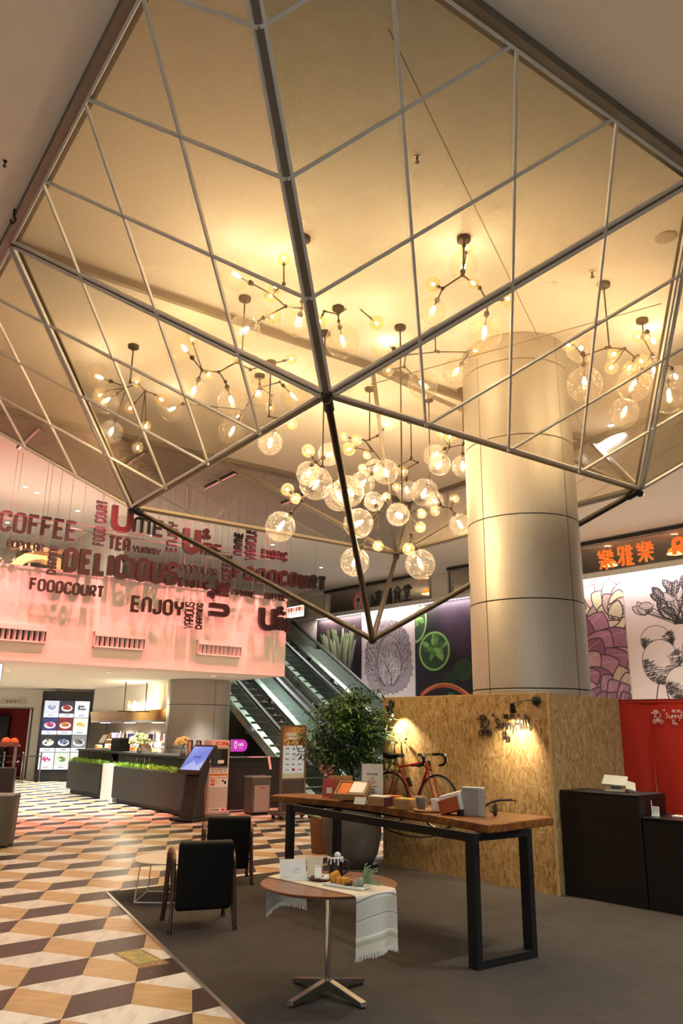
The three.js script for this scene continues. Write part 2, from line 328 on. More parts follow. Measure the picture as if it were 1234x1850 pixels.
// ---------------------------------------------------------------- pillars clad in curved aluminium panels
function pillar(label, x, z, R, y0, y1, seams, angles) {
  const p = thing('pillar', label, 'pillar', [x, 0, z]); p.userData.kind = 'structure';
  part('core', cyl(R - 0.02, R - 0.02, y1 - y0, 0, (y0 + y1) / 2, 0, 64), M.seam, p);
  const ys = [y0, ...seams, y1];
  for (let i = 0; i + 1 < ys.length; i++) for (let k = 0; k < angles.length; k++) {
    const a0 = angles[k] + 0.006 / R, a1 = (angles[k + 1] ?? angles[0] + Math.PI * 2) - 0.006 / R, h = ys[i + 1] - ys[i] - 0.014;
    const pts = []; for (const [r, y] of [[R - 0.018, -h / 2], [R - 0.004, -h / 2], [R, -h / 2 + 0.004], [R, h / 2 - 0.004], [R - 0.004, h / 2], [R - 0.018, h / 2]]) pts.push(new THREE.Vector2(r, y));
    const g = toCreasedNormals(new THREE.LatheGeometry(pts, 26, a0, a1 - a0), 0.6);
    const uv = g.attributes.uv, ps = g.attributes.position; for (let v = 0; v < uv.count; v++) uv.setXY(v, Math.atan2(ps.getX(v), ps.getZ(v)) * R, ps.getY(v));
    g.translate(0, (ys[i] + ys[i + 1]) / 2, 0); part('panel', g, M.alu, p);
  }
}
{
  const toCam = Math.atan2(-2.70, 11.25);
  pillar('big round aluminium-clad pillar rising behind the chipboard booth to the ceiling', 2.72, -11.32, 0.815, 0.01, H, [1.18, 2.37, 3.57, 4.77, 5.96, 7.16], [-0.73, 0.88, 2.42, 3.98].map((a) => toCam + a));
  const t2 = Math.atan2(4.0, 23);
  pillar('shorter round aluminium-clad pillar behind the touch kiosk in the food court', -4.03, -23, 0.89, 0.01, LOW, [1.3, 2.46], [0.52, 2.1, 3.66, 5.2].map((a) => t2 + a));
}
// ---------------------------------------------------------------- ceiling downlights and sprinklers
function downlight(x, y, z, label, cd, group) {
  const d = thing('downlight', label, 'ceiling light', [x, y, z], 0, group);
  part('trim_ring', lathe([[0.085, 0], [0.085, -0.012], [0.07, -0.012], [0.062, -0.004], [0.062, 0]], 24), M.white, d);
  part('lamp_face', tf(new THREE.CylinderGeometry(0.06, 0.06, 0.004, 20), 0, -0.004, 0), M.downlight, d);
  if (cd) spot(V3(x, y - 0.03, z), V3(x, 0, z), COOL, cd, 0.95, 0.6, 3);
}
[[-7.82, -19.14, 'square-looking downlight left above the COFFEE sign wires'], [7.52, -18.68, 'right-hand small downlight in the ceiling above the orange restaurant sign'], [5.79, -17.21, 'small downlight in the ceiling just right of the big pillar'], [5.24, -14.16, 'small downlight seen through the mesh right of the big pillar'], [3.33, -23.4, 'small downlight in the ceiling left of the big pillar above the windows'], [-2.22, -24.66, 'small downlight in the ceiling above the EXOTIC sign'], [-0.73, -28.22, 'small downlight in the ceiling above the FOOD COURT sign']]
  .forEach(([x, z, l]) => downlight(x, H, z, l, 120));
for (const [x, z] of [[-5.2, -3.2], [-8.6, -6.6], [-1.6, 0.4], [3.2, -0.4], [6.4, -3.4], [5.8, -7.0], [4.9, -6.2], [9.6, -6.8], [-9.5, -11.0], [10.5, -12.5]]) downlight(x, H, z, 'added recessed downlight of the hall ceiling beside the canopy, outside the picture', 52, 'added hall downlights beside the canopy');  // unseen downlights, added to brighten the near floor and the booth
{
  const ps = [[-3.4, -2.2], [-1.4, -3.4], [0.6, -2.2], [2.4, -3.6], [1.2, -6.2], [-2.2, -6.4], [6.0, -2.0], [5.2, -5.0]].map(([s, off]) => onFascia(s, H, off)), o = rowOrder(ps);
  ps.forEach((p, i) => downlight(p.x, H, p.z, `small downlight in the ceiling over the upper floor, ${o[i]} from the left`, 9, 'downlights over the upper floor'));
}
{ // made-up shop front behind the viewer, added as fill for the canopy bars
  const w = structGroup('window_4', V3(-1, 0, 5.66)), n = 6, W = 13;
  part('fill_panel', box(W, 2.7, 0.04, 0, 2.05, 0.0), glow(0.84, 0.97, 1, 0.5), w);
  part('frame', [box(W + 0.2, 0.1, 0.14, 0, 0.65, -0.06), box(W + 0.2, 0.1, 0.14, 0, 3.45, -0.06), ...[...Array(n + 1)].map((_, k) => box(0.08, 2.8, 0.14, -W / 2 + k * W / n, 2.05, -0.06))], M.steel, w);
  area(V3(-1, 2.05, 5.5), V3(-1, 2.05, 0), W, 2.6, new THREE.Color().setRGB(0.84, 0.97, 1), 1.7);
}
{
  const ps = [[-1.2, -2.2], [1.0, -3.2], [3.1, -2.0], [5.6, -1.2], [-0.2, -6.2], [2.4, -6.8], [5.4, -6.4], [-2.8, -9.8], [1.2, -10.6], [4.6, -10.8]].map(([s, off]) => onFascia(s, LOW, off)), o = rowOrder(ps);
  ps.forEach((p, i) => downlight(p.x, LOW, p.z, `small recessed downlight in the low food court ceiling, ${o[i]} from the left`, 55, 'downlights of the food court ceiling'));
}
function ceilingThing(name, label, cat, x, z, shapes) { const t = thing(name, label, cat, [x, H, z]); for (const [n, g, m] of shapes) part(n, g, m, t); }
ceilingThing('sprinkler', 'small brass sprinkler head on the ceiling seen through the upper mesh', 'sprinkler', 0.75, -6.85, [['escutcheon', cyl(0.03, 0.03, 0.01, 0, -0.005, 0), M.steel], ['nozzle', [cyl(0.008, 0.012, 0.06, 0, -0.04, 0), cyl(0.024, 0.024, 0.004, 0, -0.07, 0)], M.bronze]]);
ceilingThing('sprinkler', 'small sprinkler head on the ceiling above the right chandeliers', 'sprinkler', 3.23, -8.92, [['escutcheon', cyl(0.035, 0.035, 0.012, 0, -0.006, 0), M.white], ['nozzle', [cyl(0.01, 0.014, 0.07, 0, -0.045, 0), cyl(0.028, 0.028, 0.005, 0, -0.08, 0)], M.bronze]]);
ceilingThing('ceiling_speaker', 'round flat ceiling speaker near the right edge of the mesh', 'speaker', 3.89, -8.17, [['grille', lathe([[0.001, -0.018], [0.1, -0.018], [0.13, -0.006], [0.13, 0]], 28), std({ color: 0xb9a88f, roughness: 0.8 })]]);
ceilingThing('smoke_detector', 'small white smoke detector on the ceiling above the big pillar', 'detector', 2.79, -9.21, [['body', lathe([[0.001, -0.045], [0.035, -0.045], [0.05, -0.02], [0.055, 0]], 24), M.white]]);
ceilingThing('hook', 'small black cable hook on the ceiling beside the left edge of the frame', 'hook', -3.84, -7.78, [['eye', tube([[0, 0, 0], [0, -0.08, 0], [0.03, -0.14, 0], [0, -0.2, 0], [-0.03, -0.15, 0]], 0.012, 24, 8), M.black]]);
ceilingThing('sprinkler', 'tiny dark sprinkler on the plain ceiling at the left edge', 'sprinkler', -3.62, -6.98, [['nozzle', [cyl(0.02, 0.02, 0.012, 0, -0.006, 0), cyl(0.007, 0.01, 0.06, 0, -0.04, 0), cyl(0.02, 0.02, 0.004, 0, -0.07, 0)], M.black]]);
const CHANDELIERS = [   // [canopy x, z, height of the stem's end], joints, arms (from, to), globes (x, y, z, radius, joint)
  [[-3.3,-11.1,6.97],[[-3.17,6.95,-11.1],[-3.38,6.93,-11.2],[-3.03,6.78,-11.0]],[[-1,0],[0,1],[0,2]],[[-3.86,7.13,-11.25,0.208,1],[-3.62,6.61,-11.0,0.205,1],[-3.85,6.88,-11.4,0.111,1],[-3.52,6.14,-11.1,0.177,1],[-3.16,6.92,-10.98,0.08,0],[-3.29,6.58,-11.2,0.09,2],[-2.82,6.73,-11.2,0.098,2],[-2.97,6.2,-11.0,0.078,2],[-3.12,5.93,-11.2,0.088,2]]],
  [[-1.38,-9.65,6.76],[[-1.45,6.61,-9.65],[-1.7,6.51,-9.75],[-1.93,6.53,-9.75],[-1.57,6.27,-9.55],[-1.27,6.55,-9.75]],[[-1,0],[0,1],[1,2],[1,3],[0,4]],[[-2.23,6.93,-9.85,0.209,2],[-2.19,7.21,-10.15,0.092,2],[-1.43,6.61,-9.5,0.076,0],[-1.79,6.33,-9.45,0.068,2],[-2.01,6.17,-9.65,0.192,2],[-1.47,5.98,-9.55,0.195,3],[-0.72,6.77,-9.85,0.079,4]]],
  [[-0.5,-8.26,6.72],[[-0.5,6.63,-8.26],[-0.7,6.71,-8.36],[-0.87,6.87,-8.36],[-0.74,7.08,-8.46],[-0.95,6.5,-8.26]],[[-1,0],[0,1],[1,2],[2,3],[1,4]],[[-1.33,7.14,-8.36,0.199,2],[-0.76,7.5,-8.56,0.081,3],[-0.87,7.14,-8.66,0.08,2],[-0.86,6.73,-8.16,0.082,2],[-0.82,6.34,-7.96,0.082,4],[-0.51,6.3,-7.96,0.195,0],[-1.14,6.22,-8.06,0.178,4]]],
  [[-1.41,-12.1,7.43],[[-1.4,7.37,-12.1],[-1.07,7.47,-12.1],[-1.69,7.04,-12.3],[-1.21,7.31,-12.3]],[[-1,0],[0,1],[0,2],[0,3]],[[-0.82,7.24,-12.2,0.247,1],[-1.38,7.12,-11.75,0.24,0],[-1.19,6.91,-11.9,0.083,3],[-1.85,6.61,-12.2,0.235,2],[-1.79,6.96,-12.4,0.087,2],[-3.02,7.2,-12.7,0.221,2]]],
  [[-1.18,-11.6,6.64],[[-1.05,6.6,-11.6]],[[-1,0]],[[-1.14,6.18,-11.6,0.195,0],[-0.81,6.55,-11.7,0.09,0]]],
  [[-0.08,-9.88,7.49],[[0.15,7.71,-9.98],[-0.28,7.59,-9.98],[-0.07,7.32,-9.78]],[[-1,0],[-1,1],[-1,2]],[[0.23,8.19,-10.08,0.238,0],[0.46,7.3,-9.78,0.104,0],[-0.35,7.42,-9.98,0.102,1],[-0.46,7.86,-10.18,0.194,1],[-0.01,6.96,-9.68,0.238,2]]],
  [[-0.28,-10.6,5.46],[[-0.24,5.39,-10.6],[-0.38,5.52,-10.6],[-0.14,5.29,-10.8],[-0.56,4.88,-10.4]],[[-1,0],[0,1],[0,2],[0,3]],[[-0.36,5.1,-10.3,0.231,0],[-0.5,5.48,-11.0,0.182,1],[-0.49,5.69,-10.6,0.096,1],[-0.19,5.75,-10.9,0.173,1],[0.09,5.02,-10.4,0.224,2],[-0.04,5.07,-10.8,0.217,2],[-0.78,5.13,-10.7,0.096,3],[-0.64,4.91,-10.4,0.077,3],[-0.85,4.53,-10.5,0.213,3]]],
  [[0.84,-10.4,4.88],[[0.68,4.77,-10.4],[0.52,4.73,-10.4],[0.94,4.7,-10.5],[0.96,4.42,-10.4]],[[-1,0],[0,1],[0,2],[2,3]],[[0.23,4.51,-10.2,0.203,1],[0.46,4.97,-10.7,0.143,1],[0.63,5.01,-10.6,0.063,0],[0.76,4.61,-10.1,0.157,0],[1.12,4.74,-10.5,0.07,2],[1.08,4.49,-10.3,0.076,2],[0.92,4.21,-10.4,0.084,3],[1.1,4.04,-10.6,0.209,3],[0.19,4.04,-10.5,0.202,1],[0.51,4.27,-10.5,0.077,1]]],
  [[0.47,-12.58,6.63],[[0.4,6.61,-12.58],[0.61,6.78,-12.78],[0.51,6.42,-12.58],[0.69,6.26,-12.68]],[[-1,0],[0,1],[0,2],[0,3]],[[0.04,6.76,-12.78,0.088,0],[0.25,6.59,-12.48,0.095,0],[0.11,6.38,-12.38,0.113,2],[0.43,6.39,-12.68,0.077,2],[0.79,7.03,-12.78,0.138,1],[0.74,6.02,-12.48,0.216,3],[0.58,6.19,-12.88,0.194,3],[0.35,6.15,-12.68,0.076,3],[0.35,5.9,-12.78,0.215,3]]],
  [[1.32,-14.02,6.84],[[1.31,6.8,-14.02],[1.09,6.66,-14.02],[1.45,6.77,-14.12],[1.23,6.44,-14.02]],[[-1,0],[0,1],[0,2],[1,3]],[[1.15,6.52,-13.92,0.094,2],[1.03,6.24,-14.02,0.084,3],[1.24,6.23,-14.22,0.212,3]]],
  [[1.55,-13.0,6.13],[[1.52,6.04,-13.0],[1.76,5.57,-13.0],[1.9,5.54,-13.0]],[[-1,0],[0,1],[1,2]],[[1.42,5.76,-12.8,0.244,0],[1.6,5.43,-12.8,0.086,1],[1.64,5.73,-13.2,0.168,1],[1.98,5.75,-13.1,0.088,2],[2.05,5.25,-13.0,0.193,2]]],
  [[2.09,-12.58,6.6],[[2.07,6.56,-12.58],[1.86,6.55,-12.68]],[[-1,0],[0,1]],[[1.84,6.67,-12.48,0.106,1],[1.74,6.82,-12.78,0.098,1],[1.65,6.16,-12.48,0.189,1],[1.62,6.47,-12.88,0.196,1],[2.06,6.17,-12.58,0.192,0]]],
  [[1.45,-8.23,7.48],[[1.42,7.08,-8.23],[1.19,6.96,-8.33],[1.6,6.85,-8.13],[1.67,6.6,-8.03]],[[-1,0],[0,1],[0,2],[2,3]],[[1.47,7.34,-8.43,0.188,0],[1.52,7.6,-8.43,0.081,0],[1.09,7.08,-8.43,0.092,1],[1.05,6.6,-8.23,0.164,1],[1.53,6.91,-8.13,0.069,2],[1.95,6.77,-8.23,0.091,3],[1.63,6.25,-8.13,0.204,3]]],
  [[1.37,-10.48,7.24],[[1.41,7.23,-10.48],[0.92,7.17,-10.48],[0.91,7.03,-10.58],[1.87,7.23,-10.48],[1.76,7.06,-10.48]],[[-1,0],[0,1],[1,2],[0,3],[3,4]],[[0.65,7.56,-10.88,0.241,1],[1.65,6.87,-10.38,0.199,4],[0.66,6.87,-10.38,0.082,2],[1.15,6.61,-10.28,0.215,2],[1.94,7.2,-10.38,0.101,3]]],
  [[3.47,-9.2,6.66],[[3.43,6.65,-9.2],[3.16,6.58,-9.3],[3.67,6.64,-9.2],[3.79,6.52,-9.2]],[[-1,0],[0,1],[0,2],[2,3]],[[2.91,6.63,-9.1,0.084,1],[3.2,6.81,-9.5,0.207,1],[3.21,6.27,-9.5,0.234,1],[3.56,6.61,-9.3,0.086,2],[3.44,6.32,-9.1,0.084,2],[3.95,6.57,-9.4,0.088,3],[3.75,6.42,-9.3,0.078,3]]],
  [[4.33,-10.12,7.38],[[4.32,7.3,-10.12],[4.51,7.15,-10.32],[4.26,6.82,-10.12],[4.62,6.87,-10.12]],[[-1,0],[0,1],[1,2],[1,3]],[[4.21,7.27,-10.02,0.086,0],[4.6,7.4,-10.42,0.207,0],[4.07,6.51,-10.02,0.231,2],[4.51,6.85,-10.32,0.237,1],[3.98,6.18,-10.22,0.21,2],[4.51,6.32,-9.92,0.26,3],[4.87,6.83,-10.42,0.178,3]]],
];
// ---------------------------------------------------------------- faceted wire-mesh canopy hung under the ceiling
{
  const C = V3(0.48, 0, -11.6), ax = V3(-0.165, 0, 0.986).normalize(), bx = V3(ax.z, 0, -ax.x);
  const at = (a, b, y) => C.clone().addScaledVector(ax, a).addScaledVector(bx, b).setY(y);
  const HB = 5.26, HT = H - 0.06, r0 = 3.96, r1 = 7.97;
  const nearLow = at(r0, 0, HB), rightLow = at(0, r0, HB), backLow = at(-r0, 0, HB), leftLow = at(0, -r0, HB);
  const A = at(r1, 0, HT), MR = at(0, r1, HT), AB = at(-r1, 0, HT), ML = at(0, -r1, HT);
  const mid = (a, b) => a.clone().add(b).multiplyScalar(0.5), Q1 = mid(A, ML), Q2 = mid(A, MR), Q3 = mid(AB, ML), Q4 = mid(AB, MR), apex = C.clone().setY(3.104), K = C.clone().setY(H - 0.12);
  const canopy = thing('mesh_canopy', 'huge faceted canopy of framed wire-mesh panels hung under the ceiling', 'canopy');
  const meshTex = (() => { const n = 64, d = new Uint8Array(n * n * 4); for (let y = 0; y < n; y++) for (let x = 0; x < n; x++) { const u = x / n * 2, v = y / n * 2, a = Math.abs(((u + v) % 1) - 0.5), b = Math.abs(((u - v + 4) % 1) - 0.5); const k = Math.min(a, b) < 0.165 ? 255 : 0; d.set([k, k, k, 255], (y * n + x) * 4); } const t = new THREE.DataTexture(d, n, n); t.magFilter = t.minFilter = THREE.LinearFilter; t.wrapS = t.wrapT = THREE.RepeatWrapping; t.repeat.set(1 / 0.024, 1 / 0.024); t.needsUpdate = true; return t; })();
  const wire = phy({ color: 0x8f7e66, roughness: 1, transmission: 0.3, thickness: 0, transparent: true, alphaMap: meshTex, side: THREE.DoubleSide });
  const facets = [[nearLow, A, Q1], [nearLow, A, Q2], [Q1, nearLow, leftLow], [Q2, nearLow, rightLow], [leftLow, Q1, ML], [rightLow, Q2, MR], [leftLow, Q3, ML], [rightLow, Q4, MR], [Q3, leftLow, backLow], [Q4, rightLow, backLow], [backLow, AB, Q3], [backLow, AB, Q4]];
  const inside = C.clone().setY(6.6);
  for (const [P, E1, E2] of facets) {
    const e1 = E1.clone().sub(P), e2 = E2.clone().sub(P), n = e1.clone().cross(e2).normalize();
    if (n.dot(P.clone().sub(inside)) < 0) n.negate();
    const pt = (i, j) => P.clone().addScaledVector(e1, i / 4).addScaledVector(e2, j / 4);
    const tx = e1.clone().normalize(), ty = n.clone().cross(tx);
    for (let i = 0; i < 4; i++) for (let j = 0; i + j < 4; j++) {
      const c = i + j < 3 ? [pt(i, j), pt(i + 1, j), pt(i + 1, j + 1), pt(i, j + 1)] : [pt(i, j), pt(i + 1, j), pt(i, j + 1)];
      const g = new THREE.BufferGeometry(), pos = [], uv = [], nor = [];
      for (const k of c.length === 4 ? [0, 1, 2, 0, 2, 3] : [0, 1, 2]) { pos.push(c[k].x, c[k].y, c[k].z); nor.push(n.x, n.y, n.z); const d = c[k].clone().sub(P); uv.push(d.dot(tx), d.dot(ty)); }
      g.setAttribute('position', new THREE.Float32BufferAttribute(pos, 3)); g.setAttribute('normal', new THREE.Float32BufferAttribute(nor, 3)); g.setAttribute('uv', new THREE.Float32BufferAttribute(uv, 2));
      part('mesh_panel', g, wire, canopy);
    }
    const off = n.clone().multiplyScalar(0.016), lift = (v) => v.clone().add(off);
    for (let i = 1; i < 4; i++) { part('frame_bar', beam(lift(pt(i, 0)), lift(pt(i, 4 - i)), 0.028, 0.03, n), M.galv, canopy); part('frame_bar', beam(lift(pt(0, i)), lift(pt(4 - i, i)), 0.028, 0.03, n), M.galv, canopy); }
    const cen = P.clone().add(E1).add(E2).multiplyScalar(1 / 3);
    for (const [a, b] of [[P, E1], [P, E2], [E1, E2]]) {
      const d = b.clone().sub(a).normalize(), inw = cen.clone().sub(a); inw.addScaledVector(d, -inw.dot(d)).normalize().multiplyScalar(0.042);
      part('edge_bar', beam(lift(a).add(inw).addScaledVector(d, 0.06), lift(b).add(inw).addScaledVector(d, -0.06), 0.03, 0.035, n), M.galv, canopy);
    }
  }
  const tubes = [[A, nearLow], [Q1, nearLow], [Q2, nearLow], [Q1, leftLow], [Q2, rightLow], [ML, leftLow], [MR, rightLow], [Q3, leftLow], [Q4, rightLow], [Q3, backLow], [Q4, backLow], [AB, backLow], [nearLow, leftLow], [nearLow, rightLow], [leftLow, backLow], [rightLow, backLow]];
  for (const [a, b] of tubes) {
    const out = mid(a, b).sub(inside).normalize(), o = out.clone().multiplyScalar(-0.05);
    part('fold_tube', beam(a.clone().add(o), b.clone().add(o), 0.06, 0.06, out), M.tubeDark, canopy);
  }
  for (const [a, b] of [[A, ML], [A, MR], [AB, ML], [AB, MR]]) part('ceiling_rail', beam(a.clone().setY(H - 0.055), b.clone().setY(H - 0.055), 0.17, 0.1, V3(0, 1, 0)), M.tubeDark, canopy);
  for (const v of [nearLow, rightLow, backLow, leftLow]) { part('strut', rod(v, apex, 0.042, 14), M.pole, canopy); part('joint', [ball(0.052, v.x, v.y - 0.05, v.z, 14), rod(v.clone().lerp(apex, 0.0), v.clone().lerp(apex, 0.045), 0.058, 12)], M.black, canopy); }
  part('joint', ball(0.07, apex.x, apex.y, apex.z, 16), M.pole, canopy);
  part('inner_strut', rod(K, backLow, 0.036, 10), M.tubeDark, canopy);
  part('inner_strut', rod(K, rightLow, 0.036, 10), M.tubeDark, canopy);
  part('inner_beam', beam(Q1.clone().setY(H - 0.08), Q4.clone().setY(H - 0.08), 0.08, 0.1, V3(0, 1, 0)), M.tubeDark, canopy);
  for (const [a, b] of [[V3(0.35, H - 0.12, -5.2), Q4.clone().setY(H - 0.2)], [nearLow.clone().add(V3(-0.05, 0.12, -0.1)), V3(-3.6, H - 0.02, -8.9)], [V3(0.35, 6.0, -9.0), V3(4.4, H - 0.05, -9.6)]]) part('cable', rod(a, b, 0.006, 6), M.tubeDark, canopy, 'thin tension cable');
}
// ---------------------------------------------------------------- branching globe chandeliers
{
  const globeGeo = (() => { // blown globe with an open, folded lip at the bottom (unit radius, stem at +y)
    const pts = [[0.16, 1.0], [0.16, 0.985]]; for (let k = 0; k <= 30; k++) { const a = 0.16 + (Math.PI - 0.16 - 0.3) * k / 30; pts.push([Math.sin(a), Math.cos(a)]); }
    pts.push([0.285, -0.975], [0.255, -0.985]); return lathe(pts, 40);
  })();
  const shade = lathe([...Array(21)].map((_, k) => { const a = 0.25 + (Math.PI - 0.25) * k / 20; return [Math.max(0.0005, Math.sin(a)), Math.cos(a)]; }), 28);
  const bulbGeo = lathe([[0.0005, -0.058], [0.014, -0.052], [0.021, -0.036], [0.019, -0.012], [0.011, 0.014], [0.009, 0.02], [0.0005, 0.02]], 14);
  const sockGeo = lathe([[0.0005, 0.05], [0.02, 0.05], [0.03, 0.035], [0.034, 0], [0.024, -0.006], [0.018, -0.03], [0.0005, -0.03]], 16);
  const names = [
    'branching globe chandelier farthest left behind the left mesh facets', 'globe chandelier with a long crooked arm behind the left mesh facet', 'globe chandelier tight behind the left side of the front ridge of the canopy', 'globe chandelier just left of the lowest front corner of the mesh',
    'small two-globe lamp hanging just below the left lower edge of the mesh', 'globe chandelier with arms spread at its disc just right of the front ridge', 'lowest-hanging left chandelier with the single big globe reaching left before the lettering', 'lowest chandelier in the middle whose two big globes hang near the black struts',
    'chandelier with a bunch of small amber bulbs above the big globes in the middle', 'small chandelier on a short stem in the middle behind the open lower edge', 'chandelier with a large bright globe on a long stem left of the pillar', 'chandelier hanging right against the left flank of the big pillar',
    'globe chandelier hanging highest, above and before the top of the big pillar', 'globe chandelier on a straight horizontal arm left of the pillar top', 'globe chandelier on a horizontal arm just right of the big pillar', 'globe chandelier farthest right, behind the right fold of the mesh'];
  CHANDELIERS.forEach(([[x, z, ye], joints, arms, globes], ci) => {
    const t = thing('globe_chandelier', names[ci], 'chandelier', [x, H, z], 0, 'branching globe chandeliers inside the mesh canopy');
    const O = V3(x, H, z), L = (p) => V3(p[0], p[1], p[2]).sub(O);
    part('canopy_disc', lathe([[0.0005, -0.055], [0.07, -0.055], [0.085, -0.045], [0.085, 0]], 28), M.bronze, t);
    const end = V3(0, ye - H, 0); part('stem', rod([0, -0.03, 0], end, 0.011, 8), M.bronze, t);
    const J = joints.map(L), P = (i) => i < 0 ? end : J[i];
    if (J[0].distanceTo(end) > 0.02 && !arms.some(([a]) => a < 0)) part('arm', rod(end, J[0], 0.01, 8), M.bronze, t);
    for (const [a, b] of arms) part('arm', rod(P(a), P(b), 0.01, 8), M.bronze, t);
    for (const j of [end, ...J]) part('joint', [ball(0.026, j.x, j.y, j.z, 10)], M.bronze, t);
    for (const g of globes) {
      const c = L(g), r = g[3], j = J[g[4]] ?? end, dir = j.clone().sub(c).normalize();
      if (dir.y < -0.3) dir.multiplyScalar(1); else dir.y = Math.max(dir.y, 0.35); dir.normalize();
      const neck = c.clone().addScaledVector(dir, r + 0.012), q = new THREE.Quaternion().setFromUnitVectors(V3(0, 1, 0), dir), small = r < 0.115;
      part('arm', rod(j, neck.clone().addScaledVector(dir, 0.03), 0.009, 8), M.bronze, t);
      const gl = part('globe', small ? shade : globeGeo, small ? M.amber : M.globe, t, small ? 'small amber glass globe' : undefined); gl.position.copy(c); gl.quaternion.copy(q); gl.scale.setScalar(r);
      const so = part('socket', sockGeo, M.bronze, t); so.position.copy(neck); so.quaternion.copy(q); so.scale.setScalar(small ? 0.62 : 1);
      const k = small ? 0.85 : 1.35, bp = c.clone().addScaledVector(dir, r * (small ? 0.2 : 0.3));
      part('bulb_stem', rod(neck, bp, 0.007, 6), M.bronze, t); const b = part('bulb', bulbGeo, M.filament, t); b.position.copy(bp); b.quaternion.copy(q); b.scale.setScalar(k); b.castShadow = false;
      const l = new THREE.PointLight(WARM, BULB * (small ? 0.7 : 1), 0, 2); l.name = 'lamp_point'; l.castShadow = true; l.shadow.radius = 1; l.position.copy(bp).addScaledVector(dir, -0.02 * k); t.add(l);
    }
  });
}
// ---------------------------------------------------------------- word signs hung before the fascia
function strokeShape(P, w, closed) {                 // outline of a pen stroke of width w along points P
  const n = P.length, L = [], R = [], h = w / 2;
  for (let i = 0; i < n; i++) {
    const a = closed ? P[(i - 1 + n) % n] : P[Math.max(0, i - 1)], b = P[i], c = closed ? P[(i + 1) % n] : P[Math.min(n - 1, i + 1)];
    let d1 = [b[0] - a[0], b[1] - a[1]], d2 = [c[0] - b[0], c[1] - b[1]]; const l1 = Math.hypot(...d1) || 0, l2 = Math.hypot(...d2) || 0;
    d1 = l1 ? [d1[0] / l1, d1[1] / l1] : [d2[0] / l2, d2[1] / l2]; d2 = l2 ? [d2[0] / l2, d2[1] / l2] : d1;
    let t = [d1[0] + d2[0], d1[1] + d2[1]]; const tl = Math.hypot(...t) || 1; t = [t[0] / tl, t[1] / tl];
    const nx = -t[1], ny = t[0], k = h / Math.max(0.4, nx * -d1[1] + ny * d1[0]);
    L.push([b[0] + nx * k, b[1] + ny * k]); R.push([b[0] - nx * k, b[1] - ny * k]);
  }
  const v = (p) => new THREE.Vector2(p[0], p[1]);
  if (!closed) return new THREE.Shape([...L, ...R.reverse()].map(v));
  const s = new THREE.Shape(R.map(v)), hole = new THREE.Path(L.map(v).reverse());
  const area = (q) => Math.abs(THREE.ShapeUtils.area(q.map(v)));
  if (area(R) < area(L)) { const s2 = new THREE.Shape(L.map(v)); s2.holes.push(new THREE.Path(R.map(v).reverse())); return s2; }
  s.holes.push(hole); return s;
}
function rounded(P, r, closed) {                     // polyline with its corners rounded
  const out = [], n = P.length;
  for (let i = 0; i < n; i++) {
    if (!closed && (i === 0 || i === n - 1)) { out.push(P[i]); continue; }
    const a = P[(i - 1 + n) % n], b = P[i], c = P[(i + 1) % n], l1 = Math.hypot(a[0] - b[0], a[1] - b[1]), l2 = Math.hypot(c[0] - b[0], c[1] - b[1]), k = Math.min(r, l1 * 0.5, l2 * 0.5);
    if (k < 1e-4) { out.push(b); continue; }
    const p = [b[0] + (a[0] - b[0]) / l1 * k, b[1] + (a[1] - b[1]) / l1 * k], q = [b[0] + (c[0] - b[0]) / l2 * k, b[1] + (c[1] - b[1]) / l2 * k];
    for (let t = 0; t <= 5; t++) { const u = t / 5; out.push([0, 1].map((m) => (1 - u) * (1 - u) * p[m] + 2 * u * (1 - u) * b[m] + u * u * q[m])); }
  }
  return out;
}
